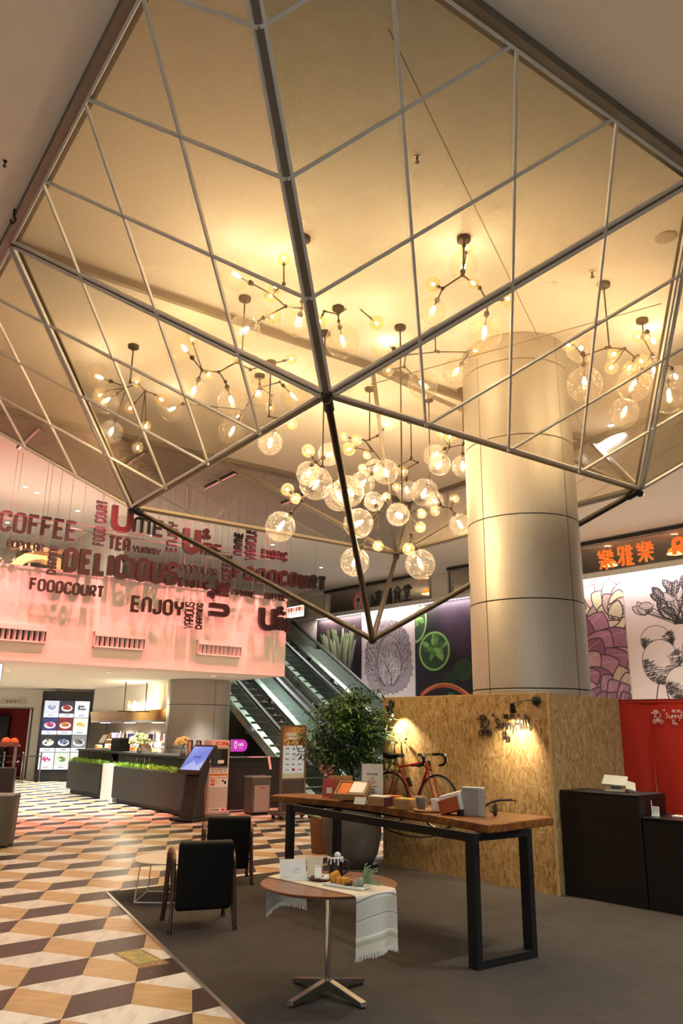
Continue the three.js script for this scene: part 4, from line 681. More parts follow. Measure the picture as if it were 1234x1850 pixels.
// ---------------------------------------------------------------- signs and pendant lamps in the upper windows
// brush characters as strokes in a unit box
const HAN = {
  gao: ['.5,1 .5,.9', '.08,.86 .92,.86', '.3,.74 .3,.6 .7,.6 .7,.74 .3,.74', '.12,.48 .12,0', '.12,.48 .88,.48 .88,.04 .78,0', '.34,.34 .34,.14 .66,.14 .66,.34 .34,.34'],
  tie: ['.25,1 .02,.72', '.25,1 .46,.76', '.1,.66 .4,.66', '.05,.48 .44,.48', '.25,.66 .25,.12', '.1,.34 .14,.2', '.4,.36 .36,.22', '.02,.08 .48,.14', '.54,.86 .9,.86', '.72,1 .72,.7', '.5,.7 .98,.7', '.56,.56 .56,.4 .74,.4 .74,.56 .56,.56', '.5,.28 .76,.3', '.5,.06 .78,.12', '.84,1 .86,.5 1,.02', '.96,.5 .74,.04'],
  shi: ['.5,1 .04,.66', '.5,1 .96,.66', '.5,.78 .5,.68', '.26,.64 .26,.02 .42,.1', '.26,.64 .74,.64 .74,.34 .26,.34', '.26,.49 .74,.49', '.5,.34 .9,.02', '.78,.26 .62,.18'],
  tang: ['.5,1 .5,.84', '.24,.98 .3,.86', '.76,.98 .68,.86', '.06,.66 .08,.8 .92,.8 .94,.68', '.3,.66 .3,.5 .7,.5 .7,.66 .3,.66', '.2,.32 .8,.32', '.5,.46 .5,.06', '.06,.05 .94,.05'],
  wu: ['.1,.9 .5,.94', '.3,.94 .3,.08', '.04,.56 .56,.6', '.06,.06 .6,.1'], pu: ['.68,1 .68,.7', '.5,.86 .92,.86', '.5,.7 .96,.7', '.56,.6 .56,.36 .9,.36 .9,.6 .56,.6', '.52,.28 .52,0 .92,0 .92,.28 .52,.28', '.52,.14 .92,.14'],
  le: ['.36,1 .4,.92', '.36,.9 .36,.56 .64,.56 .64,.9 .36,.9', '.36,.73 .64,.73', '.16,.96 .04,.8 .22,.76 .06,.6', '.26,.56 .22,.64', '.86,.96 .74,.8 .92,.76 .76,.6', '.96,.56 .9,.66', '.04,.42 .96,.42', '.5,.54 .5,0', '.5,.42 .08,.06', '.5,.42 .92,.06'],
  ya: ['.06,.92 .46,.92', '.36,.92 .36,.1 .24,.04', '.1,.92 .1,.6 .46,.6', '.36,.58 .04,.16', '.66,1 .52,.7', '.6,.84 .6,0', '.78,.98 .82,.88', '.6,.8 .98,.8', '.6,.54 .94,.54', '.6,.28 .94,.28', '.6,.04 1,.04', '.78,.8 .78,.04'],
  wei: ['.2,1 .02,.78', '.24,.72 .04,.46', '.14,.6 .14,0', '.34,.9 .34,.72 .58,.72 .58,.9', '.46,1 .46,.72', '.32,.58 .62,.58', '.38,.46 .36,.1', '.38,.46 .54,.46 .56,.12', '.78,1 .66,.68', '.72,.8 1,.8', '.92,.78 .66,.04', '.7,.58 .98,.04'],
  re: ['.06,.9 .44,.9', '.25,1 .25,.72', '.04,.74 .46,.74', '.06,.56 .44,.6', '.25,.72 .25,.36', '.06,.36 .46,.42', '.54,.82 .86,.84 .86,.44 .98,.4', '.68,1 .66,.6 .52,.36', '.58,.64 .72,.54', '.1,.2 .04,.02', '.34,.2 .36,.04', '.6,.2 .64,.04', '.84,.22 .94,.04'],
  shan: ['.5,1 .5,.08', '.1,.62 .1,.06 .9,.06 .9,.62'], qiu: ['.78,.96 .26,.84', '.26,.84 .26,.08', '.26,.54 .92,.54', '.66,.54 .66,.08', '.04,.06 .96,.06'],
};
function han(key, x, y, w, h, pen, depth = 0) {
  const geos = HAN[key].map((s) => { const P = s.split(' ').map((p) => { const [a, b] = p.split(',').map(Number); return [x + a * w, y + b * h]; }); return prism(strokeShape(P, pen, false), Math.max(depth, 0.002)); });
  return mergeGeometries(geos.map(flat));
}
{
  const t = thing('restaurant_sign', 'black brush-lettered restaurant sign with a round red emblem behind the upper window', 'sign', onWall(1.55, 6.55, -0.14), UYAW), ink = std({ color: 0x14100f, roughness: 0.6 });
  part('board', box(3.4, 0.02, 0.02, 1.7, 0.02, -0.02), M.steel, t);
  const em = strokeShape([...Array(28)].map((_, k) => [0.42 + Math.cos(k / 28 * 6.2832) * 0.24, 0.36 + Math.sin(k / 28 * 6.2832) * 0.33]), 0.09, true);
  const disc = part('emblem', tf(prism([...Array(28)].map((_, k) => [0.42 + Math.cos(k / 28 * 6.2832) * 0.3, 0.36 + Math.sin(k / 28 * 6.2832) * 0.4]), 0.02), 0, 0, -0.012), M.white, t, 'white oval plate with a red ring');
  part('ring', tf(prism(em, 0.012), 0, 0, 0.012), glow(0.62, 0.05, 0.04, 0.25), disc); part('character', [han('wei', 0.3, 0.34, 0.24, 0.2, 0.024, 0.012), han('wu', 0.34, 0.14, 0.2, 0.18, 0.022, 0.012)].map((g) => tf(g, 0, 0, 0.012)), ink, disc);
  part('character', [han('wu', 0.9, 0.1, 0.22, 0.4, 0.05, 0.03), han('pu', 1.06, 0.06, 0.3, 0.5, 0.05, 0.03)], ink, t);
  [['gao', 1.4], ['tie', 1.93], ['shi', 2.46], ['tang', 2.98]].forEach(([k, x], i) => part('character', han(k, x, 0.04 + i * 0.01, 0.46, 0.66, 0.085, 0.04), ink, t));
}
{
  const t = thing('restaurant_sign', 'glowing orange restaurant sign behind the right-hand upper window', 'sign', onWall(12.92, 6.62, -0.12), UYAW), or = glow(1, 0.16, 0.01, 0.8);
  [['le', 0], ['ya', 0.64], ['le', 1.28]].forEach(([k, x], i) => part('character', han(k, x + 0.02, 0.03 + i * 0.02, 0.52, 0.62, 0.062, 0.05), or, t));
  word(t, 'RO', 2.36, 0.1, 0.95, 0.56, 0, 0.22, 0.05, or);
  part('backing', box(4.6, 0.03, 0.03, 2.0, -0.02, -0.02), M.steel, t);
}
[[5.05, 6.98, 'dome pendant lamp lit behind the window right of the black brush sign'], [12.78, 6.96, 'left dome pendant lamp beside the orange characters'], [14.98, 7.0, 'right dome pendant lamp before the orange letter R'], [3.4, 6.75, 'small far pendant lamp behind the black brush characters']].forEach(([s, y, label], i) => {
  const p = onWall(s, y, i === 3 ? -3.2 : -1.0), t = thing('pendant_lamp', label, 'pendant lamp', [p.x, p.y, p.z], 0, 'pendant lamps of the upper restaurants'), k = i === 3 ? 0.7 : 1;
  part('shade', lathe([[0.03 * k, 0.22 * k], [0.12 * k, 0.2 * k], [0.22 * k, 0.12 * k], [0.27 * k, 0], [0.262 * k, 0], [0.21 * k, 0.11 * k], [0.11 * k, 0.19 * k], [0.03 * k, 0.21 * k]], 28), phy({ color: 0xd9a05a, roughness: 0.9, transmission: 0.5, thickness: 0, side: THREE.DoubleSide, emissive: new THREE.Color().setRGB(0.6, 0.26, 0.06), emissiveIntensity: 0.5 }), t);
  part('bulb', ball(0.05 * k, 0, 0.06 * k, 0, 12), glow(1, 0.8, 0.5, 8), t); part('cord', rod([0, 0.2 * k, 0], [0, H - y, 0], 0.008, 6), M.black, t);
  const l = new THREE.PointLight(WARM, 2.6 * k, 0, 2); l.name = 'lamp_point'; l.position.set(0, 0.055 * k, 0); l.castShadow = true; t.add(l);
});
{ // lit box sign and menu boards at the head of the escalators
  const t = thing('light_box_sign', 'bright white light box hung above the head of the escalators', 'sign', onWall(-2.6, 6.0, 0.9), UYAW);
  part('case', rbox(1.7, 0.42, 0.12, 0.02), M.steel, t); part('lamp_face', tf(new THREE.PlaneGeometry(1.62, 0.36), 0, 0, 0.064), glow(0.95, 0.95, 1, 1.6), t);
  part('hanger', [rod([-0.7, 0.2, 0], [-0.7, 1.6, 0], 0.01, 6), rod([0.7, 0.2, 0], [0.7, 1.6, 0], 0.01, 6)], M.steel, t);
  const q = thing('menu_board', 'lit menu board over the far upper shop front', 'menu board', onWall(-1.7, 6.85, 0.2), UYAW);
  part('frame', box(1.3, 0.6, 0.08), M.steel, q); const mp = paint(256, 128, (g) => { g.fillStyle = '#efe8e2'; g.fillRect(0, 0, 256, 128); for (let i = 0; i < 6; i++) { g.fillStyle = ['#c2604a', '#8d4f3a', '#d7a06a'][i % 3]; g.fillRect(8 + i * 41, 14, 34, 46); g.fillStyle = '#7a6a66'; g.fillRect(8 + i * 41, 72, 34, 6); g.fillRect(8 + i * 41, 88, 24, 5); } });
  part('screen', tf(new THREE.PlaneGeometry(1.2, 0.5), 0, 0, 0.045), screenMat(mp, 1.2), q);
  part('bracket', box(0.1, 0.1, 0.3, 0, 0.2, -0.12), M.steel, q);
}
// ---------------------------------------------------------------- food court under the fascia
const leafBlade = (L, W) => { const g = new THREE.BufferGeometry(); g.setAttribute('position', new THREE.Float32BufferAttribute([0, 0, 0, -W / 2, L * 0.45, 0.06 * L, 0, L, 0, W / 2, L * 0.45, 0.06 * L], 3)); g.setIndex([0, 2, 1, 0, 3, 2]); g.computeVertexNormals(); g.setAttribute('uv', new THREE.Float32BufferAttribute([0.5, 0, 0, 0.5, 0.5, 1, 1, 0.5], 2)); return g; };
function scatter(name, geo, mat, parent, mats, colors) { const m = new THREE.InstancedMesh(geo, mat, mats.length); m.name = name; m.userData.kind = 'stuff'; mats.forEach((q, i) => { m.setMatrixAt(i, q); if (colors) m.setColorAt(i, colors[i % colors.length]); }); m.castShadow = m.receiveShadow = true; parent.add(m); return m; }
const trs = (p, e, s) => new THREE.Matrix4().compose(p, new THREE.Quaternion().setFromEuler(e), typeof s === 'number' ? V3(s, s, s) : s);
{
  const t = thing('planter_counter', 'long dark food counter with a lit green planter strip along its front', 'counter', [-7.87, 0, -23.83], GYAW), body = std({ color: 0x28231f, roughness: 0.55 }), marble = std({ map: paint(1024, 256, (g, w, h) => { g.fillStyle = '#1c1715'; g.fillRect(0, 0, w, h); g.strokeStyle = '#b9aea4'; for (let i = 0; i < 14; i++) { g.globalAlpha = rr(0.3, 0.9); g.lineWidth = rr(1, 4); const x = rnd() * w; g.beginPath(); g.moveTo(x, h); g.bezierCurveTo(x + 30, h * 0.6, x + 60 + rnd() * 60, h * 0.4, x + 90 + rnd() * 80, 0); g.stroke(); } g.globalAlpha = 1; }, [3.4, 0.8]), roughness: 0.25 });
  part('front_panel', rbox(2.55, 0.74, 0.5, 0.01, 1.28, 0.5, -0.25), body, t); part('front_panel', rbox(4.1, 0.76, 0.5, 0.01, 5.58, 0.49, -0.25), body, t);
  part('toe_kick', [box(2.4, 0.13, 0.4, 1.3, 0.065, -0.3), box(3.95, 0.11, 0.4, 5.6, 0.055, -0.3)], M.black, t);
  part('pier', rbox(0.85, 0.9, 0.42, 0.01, 3.05, 0.45, -0.26), M.white, t, 'pale panel between the two dark fronts');
  part('upper_panel', rbox(2.6, 0.33, 0.06, 0.008, 1.3, 1.03, -0.3), marble, t); part('upper_panel', rbox(4.6, 0.33, 0.06, 0.008, 5.4, 1.03, -0.3), marble, t);
  part('worktop', rbox(7.7, 0.05, 0.75, 0.01, 3.82, 1.185, -0.62), M.black, t); part('body', box(7.6, 1.16, 0.3, 3.8, 0.58, -0.75), M.darkWall, t); part('end_panel', rbox(0.06, 1.2, 1.0, 0.008, 7.66, 0.6, -0.5), M.counter, t);
  part('planter_light', box(7.3, 0.015, 0.02, 3.8, 0.9, -0.255), glow(0.7, 1, 0.35, 2.2), t);
  const mats = []; for (let i = 0; i < 2600; i++) { const x = rr(0.05, 7.6); if (x > 2.6 && x < 3.5) continue; mats.push(trs(V3(x, 0.86 + rr(0, 0.06), rr(-0.24, -0.02)), new THREE.Euler(rr(-1, 1), rr(0, 6.3), rr(-0.9, 0.9)), rr(0.6, 1.3))); }
  scatter('planting', leafBlade(0.075, 0.035), std({ color: 0xffffff, roughness: 0.6, side: THREE.DoubleSide }), t, mats, [0x6f9a2e, 0x8fb83e, 0x4f7a22, 0xa6c45a].map((c) => new THREE.Color(c)));
  area(V3(-7.87, 0, -23.83).add(V3(Math.cos(GYAW) * 5.5, 1.15, -Math.sin(GYAW) * 5.5)).add(V3(-0.802, 0, 0.597).multiplyScalar(-0.1)), V3(-7.87, 0.8, -23.83).add(V3(Math.cos(GYAW) * 5.5, 0, -Math.sin(GYAW) * 5.5)), 4, 0.03, new THREE.Color().setRGB(0.75, 1, 0.4), 14);
}
const onPC = (x, y, z) => V3(-7.87, 0, -23.83).addScaledVector(V3(0.597, 0, 0.802), x).addScaledVector(V3(-0.802, 0, 0.597), z).setY(y);
function blossoms(label, p, r, stemY) {
  const t = thing('flower_arrangement', label, 'flowers', p), b = [];
  for (let i = 0; i < 170; i++) { const u = rr(-0.35, 1), a = rr(0, 6.283), q = Math.sqrt(1 - Math.max(0, u) ** 2) * rr(0.7, 1); b.push(tf(new THREE.IcosahedronGeometry(r * rr(0.09, 0.15), 1), Math.cos(a) * q * r, stemY + r * 0.6 + u * r * 0.62, Math.sin(a) * q * r)); }
  part('blossom', b, std({ color: 0xc9cf8a, roughness: 0.8 }), t); part('vase', lathe([[0.0005, 0], [0.07, 0], [0.06, stemY * 0.5], [0.05, stemY], [0.045, stemY], [0.055, stemY * 0.5], [0.0005, 0.02]], 20), M.steel, t);
  part('stem', [rod([0, 0.02, 0], [0, stemY + r * 0.5, 0], 0.012, 6)], M.leaf, t);
}
blossoms('pale green hydrangea arrangement on the left half of the planter counter', onPC(3.9, 1.21, -0.5), 0.27, 0.12);
blossoms('pale hydrangea arrangement beside the small framed cards on the planter counter', onPC(6.55, 1.21, -0.45), 0.2, 0.16);
{
  const t = thing('till', 'white till on the left end of the planter counter', 'till', onPC(1.35, 1.21, -0.5), GYAW);
  part('base', rbox(0.3, 0.06, 0.24, 0.015, 0, 0.03, 0), M.white, t); part('post', box(0.05, 0.2, 0.05, 0, 0.14, 0), M.grey, t); part('screen', rbox(0.34, 0.26, 0.03, 0.01, 0, 0.3, 0.02, -0.5, 0, 0), M.white, t);
  const b = thing('display_box', 'black box on the planter counter behind the till', 'box', onPC(2.35, 1.21, -0.6), GYAW); part('body', rbox(0.62, 0.32, 0.3, 0.01, 0, 0.16, 0), M.black, b); part('lid', rbox(0.64, 0.03, 0.32, 0.008, 0, 0.33, 0), M.grey, b);
  for (const [k, x] of [7.0, 7.42].entries()) { const f = thing('card_stand', ['left dark-framed card standing at the right end of the planter counter', 'right dark-framed card standing at the very end of the planter counter'][k], 'card stand', onPC(x, 1.21, -0.4), GYAW); part('frame', [box(0.2, 0.02, 0.03, 0, 0.01, 0), box(0.2, 0.02, 0.03, 0, 0.34, 0), box(0.02, 0.34, 0.03, -0.09, 0.175, 0), box(0.02, 0.34, 0.03, 0.09, 0.175, 0)], M.counter, f); part('card', box(0.17, 0.31, 0.008, 0, 0.175, 0), std({ color: 0xd9c193, roughness: 0.8 }), f); }
}
{ // touch kiosk
  const t = thing('touch_kiosk', 'black touch-screen kiosk with a tilted glowing screen beside the planter counter', 'kiosk', [-3.02, 0, -17.05], -0.55);
  part('pedestal', tf(prism([[0.22, 0], [-0.16, 0], [-0.1, 0.6], [-0.26, 1.12], [-0.14, 1.14], [0.06, 0.86], [0.1, 0.5]], 0.36, 0.01), -0.18, 0, -0.06, 0, -Math.PI / 2, 0).translate(0.36, 0, 0), std({ color: 0x2b2724, roughness: 0.5 }), t);
  part('foot', rbox(0.62, 0.06, 0.6, 0.02, 0, 0.03, 0), M.black, t);
  const scr = paint(256, 320, (g, w, h) => { const gr = g.createLinearGradient(0, 0, w, h); gr.addColorStop(0, '#9db2ee'); gr.addColorStop(0.5, '#6f86e0'); gr.addColorStop(1, '#8f9df0'); g.fillStyle = gr; g.fillRect(0, 0, w, h); g.fillStyle = 'rgba(220,228,255,0.55)'; g.beginPath(); g.moveTo(0, h); g.lineTo(w * 0.45, h * 0.6); g.lineTo(w * 0.7, h * 0.8); g.lineTo(w, h * 0.55); g.lineTo(w, h); g.fill(); g.fillStyle = '#4a57a8'; g.fillRect(w * 0.3, h * 0.42, w * 0.4, 20); });
  const head = part('head', rbox(0.62, 0.74, 0.08, 0.02, 0, 1.19, -0.12, -0.75, 0, 0), M.black, t);
  part('screen', tf(new THREE.PlaneGeometry(0.53, 0.62), 0, 1.19 + 0.042 * Math.sin(0.75), -0.12 + 0.042 * Math.cos(0.75), -0.75, 0, 0), screenMat(scr, 0.75), head);
}
const bar = (g, x, y, w, h, c) => { g.fillStyle = c; g.fillRect(x, y, w, h); };
const squig = (g, x, y, w, h, n, c) => { g.fillStyle = c; for (let i = 0; i < n; i++) { const cw = w / n; for (let k = 0; k < 4; k++) { if (rnd() < 0.75) g.fillRect(x + i * cw + 1, y + k * h / 4, cw - 2, Math.max(1, h / 7)); if (rnd() < 0.6) g.fillRect(x + i * cw + cw * rr(0.1, 0.7), y, Math.max(1, cw / 6), h); } } };
{ // defibrillator cabinet and its flag sign
  const t = thing('aed_cabinet', 'pale upright defibrillator cabinet with printed notices and a dark window', 'cabinet', [-2.62, 0, -17.95], FYAW);
  const shell = std({ color: 0xc9b6b0, roughness: 0.5, map: grainTex });
  part('body', rbox(0.5, 1.54, 0.28, 0.012, 0, 0.8, -0.14), shell, t); part('plinth', box(0.52, 0.05, 0.3, 0, 0.025, -0.14), M.grey, t);
  const d = part('door', rbox(0.44, 0.74, 0.012, 0.004, 0, 0.45, 0.006), shell, t); part('handle', [cyl(0.012, 0.012, 0.012, -0.17, 0.55, 0.015, 14, Math.PI / 2)], M.chrome, d);
  const w = part('window_box', box(0.4, 0.36, 0.012, 0, 1.21, 0.006), M.black, t); part('pane', box(0.36, 0.32, 0.006, 0, 1.21, 0.016), M.glass, w);
  const head = paint(256, 96, (g, w2, h) => { bar(g, 0, 0, w2, h, '#e9b7a8'); bar(g, 70, 16, 130, 44, '#e4523f'); g.fillStyle = '#fff'; g.font = 'bold 34px sans-serif'; g.fillText('AED', 92, 50); g.fillStyle = '#c43428'; g.beginPath(); g.arc(226, 44, 20, 0, 7); g.fill(); });
  const note = paint(256, 300, (g, w2, h) => { bar(g, 0, 0, w2, h, '#efe2dc'); bar(g, 0, 0, w2, 18, '#5a3f66'); squig(g, 10, 28, 236, 20, 12, '#2c2426'); for (let i = 0; i < 4; i++) { g.strokeStyle = '#3a3032'; g.lineWidth = 3; g.strokeRect(18 + i * 58, 58, 40, 30); bar(g, 26 + i * 58, 66, 24, 12, '#7a6a6a'); } bar(g, 0, 104, w2, 40, '#f0a85a'); squig(g, 10, 112, 236, 22, 10, '#b33a2c'); squig(g, 10, 158, 236, 20, 11, '#c04438'); bar(g, 14, 190, 62, 90, '#d43a30'); g.strokeStyle = '#fff'; g.lineWidth = 7; g.beginPath(); g.arc(45, 232, 20, 0, 7); g.stroke(); squig(g, 88, 196, 60, 70, 4, '#d8b8b0'); bar(g, 176, 196, 24, 36, '#2c2426'); bar(g, 208, 214, 30, 50, '#2c2426'); });
  const foot = paint(256, 48, (g, w2, h) => { bar(g, 0, 0, w2, h, '#efe2dc'); squig(g, 12, 12, 150, 24, 5, '#2c2426'); bar(g, 190, 8, 56, 32, '#e0405a'); });
  part('notice', tf(new THREE.PlaneGeometry(0.44, 0.14), 0, 1.49, 0.003), printed(head), t); part('notice', tf(new THREE.PlaneGeometry(0.44, 0.42), 0, 0.81, 0.0135), printed(note), t); part('notice', tf(new THREE.PlaneGeometry(0.4, 0.07), 0, 0.13, 0.0135), printed(foot), t);
  part('label_plate', rbox(0.15, 0.07, 0.004, 0.002, 0.03, 1.12, 0.022), M.paper, w);
  const s = thing('aed_flag_sign', 'glowing magenta flag sign reading AED beside the pale cabinet', 'sign', [-2.23, 1.33, -18.2], FYAW);
  const face = paint(256, 128, (g) => { bar(g, 0, 0, 256, 128, '#d23bb6'); g.strokeStyle = '#fff'; g.lineWidth = 8; g.beginPath(); g.moveTo(52, 36); g.lineTo(84, 36); g.lineTo(84, 74); g.lineTo(68, 96); g.lineTo(52, 74); g.closePath(); g.stroke(); bar(g, 48, 18, 12, 12, '#fff'); bar(g, 76, 18, 12, 12, '#fff'); g.fillStyle = '#fff'; g.font = 'bold 42px sans-serif'; g.fillText('AED', 112, 70); bar(g, 116, 88, 70, 6, '#f5b5e6'); });
  const shp = new THREE.Shape(); shp.moveTo(-0.2, -0.13); shp.lineTo(0.08, -0.13); shp.absarc(0.08, 0, 0.13, -Math.PI / 2, Math.PI / 2, false); shp.lineTo(-0.2, 0.13); shp.closePath();
  part('housing', tf(prism(shp, 0.03), 0, 0.13, -0.03), M.white, s); const fg = new THREE.ShapeGeometry(shp, 16), uv = fg.attributes.uv, ps = fg.attributes.position; for (let i = 0; i < uv.count; i++) uv.setXY(i, (ps.getX(i) + 0.2) / 0.41, (ps.getY(i) + 0.13) / 0.26);
  part('lamp_face', fg.translate(0, 0.13, 0.004), screenMat(face, 0.8), s); part('bracket', box(0.12, 0.04, 0.04, -0.2, 0.13, -0.04), M.grey, s);
}
{ // litter bin
  const t = thing('litter_bin', 'square metal litter bin with a pale door beside the poster stand', 'bin', [-1.72, 0, -18.45], FYAW);
  part('body', rbox(0.48, 0.74, 0.34, 0.01, 0, 0.4, -0.17), std({ color: 0x6b605b, roughness: 0.45, metalness: 0.4 }), t); part('top', rbox(0.5, 0.035, 0.36, 0.008, 0, 0.785, -0.17), M.steel, t); part('plinth', box(0.44, 0.04, 0.3, 0, 0.02, -0.17), M.black, t);
  const d = part('door', rbox(0.39, 0.56, 0.012, 0.004, 0.01, 0.33, 0.006), std({ color: 0xb99d94, roughness: 0.45, metalness: 0.3 }), t); part('lettering', tf(new THREE.PlaneGeometry(0.16, 0.07), 0.01, 0.55, 0.0135), printed(paint(128, 64, (g) => { bar(g, 0, 0, 128, 64, '#b99d94'); squig(g, 8, 8, 112, 34, 3, '#8a3a30'); bar(g, 20, 52, 88, 4, '#9a5a50'); })), d);
}
{ // dark service counter behind the cabinet
  const t = thing('service_counter', 'plain black counter between the pale cabinet and the litter bin', 'counter', [-2.05, 0, -19.6], FYAW);
  part('front', box(1.5, 1.12, 0.5, 0.1, 0.56, -0.25), M.black, t); part('top', rbox(1.56, 0.05, 0.6, 0.01, 0.1, 1.145, -0.25), M.counter, t);
  const p = thing('leaflet', 'loose pink leaflets hanging over the edge of the black counter', 'leaflet', [-1.95, 1.172, -19.45], FYAW); part('sheet', [box(0.4, 0.012, 0.22, 0, 0.006, 0), box(0.1, 0.01, 0.3, 0.24, -0.12, 0.2, 1.35, 0.5, 0)], M.pinkPaper, p);
}
{ // poster stand on wheels
  const t = thing('poster_stand', 'tall rolling poster stand with a food poster in a bronze frame', 'poster stand', [-0.98, 0, -17.55], FYAW), fr = std({ color: 0x6d5648, roughness: 0.4, metalness: 0.4 });
  part('post', rbox(0.05, 1.86, 0.06, 0.008, -0.3, 0.98, 0), fr, t); part('post', rbox(0.05, 1.86, 0.06, 0.008, 0.3, 0.98, 0), fr, t); part('rail', [box(0.6, 0.04, 0.05, 0, 1.89, 0), box(0.6, 0.04, 0.05, 0, 0.8, 0)], fr, t);
  part('lower_panel', box(0.55, 0.66, 0.03, 0, 0.46, 0), std({ color: 0x3c302b, roughness: 0.5 }), t);
  part('base', rbox(0.86, 0.08, 0.42, 0.02, 0, 0.13, 0), fr, t); for (const [x, z] of [[-0.36, -0.15], [0.36, -0.15], [-0.36, 0.15], [0.36, 0.15]]) part('castor', cyl(0.045, 0.045, 0.03, x, 0.05, z, 14, 0, 0, Math.PI / 2), M.rubber, t);
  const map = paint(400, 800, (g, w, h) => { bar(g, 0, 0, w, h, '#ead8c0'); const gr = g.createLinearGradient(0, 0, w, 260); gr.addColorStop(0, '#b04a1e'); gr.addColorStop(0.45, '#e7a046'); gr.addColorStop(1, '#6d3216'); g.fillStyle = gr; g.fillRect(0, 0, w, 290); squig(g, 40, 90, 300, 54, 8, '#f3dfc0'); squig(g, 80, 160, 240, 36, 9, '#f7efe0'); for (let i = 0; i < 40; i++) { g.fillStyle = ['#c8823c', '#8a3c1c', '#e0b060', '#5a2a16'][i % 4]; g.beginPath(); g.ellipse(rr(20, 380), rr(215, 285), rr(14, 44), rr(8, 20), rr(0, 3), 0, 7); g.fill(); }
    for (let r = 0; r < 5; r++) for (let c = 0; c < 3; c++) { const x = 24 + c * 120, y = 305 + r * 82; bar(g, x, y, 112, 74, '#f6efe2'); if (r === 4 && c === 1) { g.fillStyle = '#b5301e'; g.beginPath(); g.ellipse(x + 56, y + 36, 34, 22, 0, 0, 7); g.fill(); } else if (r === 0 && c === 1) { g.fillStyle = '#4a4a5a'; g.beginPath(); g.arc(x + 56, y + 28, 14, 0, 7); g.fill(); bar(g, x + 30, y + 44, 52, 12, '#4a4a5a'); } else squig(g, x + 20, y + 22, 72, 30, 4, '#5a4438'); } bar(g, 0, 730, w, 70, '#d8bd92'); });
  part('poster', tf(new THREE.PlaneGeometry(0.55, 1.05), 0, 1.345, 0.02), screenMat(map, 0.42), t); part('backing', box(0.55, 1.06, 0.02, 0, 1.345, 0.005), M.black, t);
}
{ // tall digital menu board
  const t = thing('menu_totem', 'tall black menu screen with a grid of dish pictures against the rear wall', 'menu screen', [-9.75, 0, -28.8], 0.3);
  const map = paint(480, 800, (g, w, h) => {
    bar(g, 0, 0, w, h, '#101014'); const cols = [['#cfd0d8', '#8a8fae'], ['#3a3038', '#b5302c'], ['#f0eee8', '#5a5a5e'], ['#33306a', '#d9506a'], ['#7a1e22', '#c98a4a'], ['#efe6d0', '#d9b04a'], ['#2c2a2a', '#e8e0c0'], ['#20222c', '#7a8ab0'], ['#8c8a86', '#4a4844'], ['#e6e4e4', '#c84a86'], ['#d8dcc8', '#6a8a3a'], ['#e8e2da', '#a5683a']];
    for (let r = 0; r < 4; r++) for (let c = 0; c < 3; c++) { const x = 6 + c * 158, y = 6 + r * 199, [b, f] = cols[r * 3 + c]; bar(g, x, y, 152, 193, '#eef0f4'); bar(g, x, y, 152, 148, b); g.fillStyle = '#f4f0ea'; g.beginPath(); g.ellipse(x + 76, y + 86, 58, 38, 0, 0, 7); g.fill(); g.fillStyle = f; g.beginPath(); g.ellipse(x + 76, y + 78, 44, 28, 0.2, 0, 7); g.fill(); for (let k = 0; k < 12; k++) { g.fillStyle = k % 2 ? b : f; g.beginPath(); g.arc(x + 76 + rr(-36, 36), y + 76 + rr(-22, 22), rr(4, 11), 0, 7); g.fill(); } squig(g, x + 46, y + 160, 60, 16, 4, '#6a6a78'); }
  });
  part('case', rbox(1.72, 3.05, 0.18, 0.02, 0, 1.53, 0), M.black, t); part('screen', tf(new THREE.PlaneGeometry(1.56, 2.36), 0, 1.56, 0.093), screenMat(map, 1.05), t); part('bezel', [box(1.62, 0.03, 0.02, 0, 2.76, 0.095), box(1.62, 0.03, 0.02, 0, 0.36, 0.095), box(0.03, 2.42, 0.02, -0.8, 1.56, 0.095), box(0.03, 2.42, 0.02, 0.8, 1.56, 0.095)], M.blackMetal, t);
}
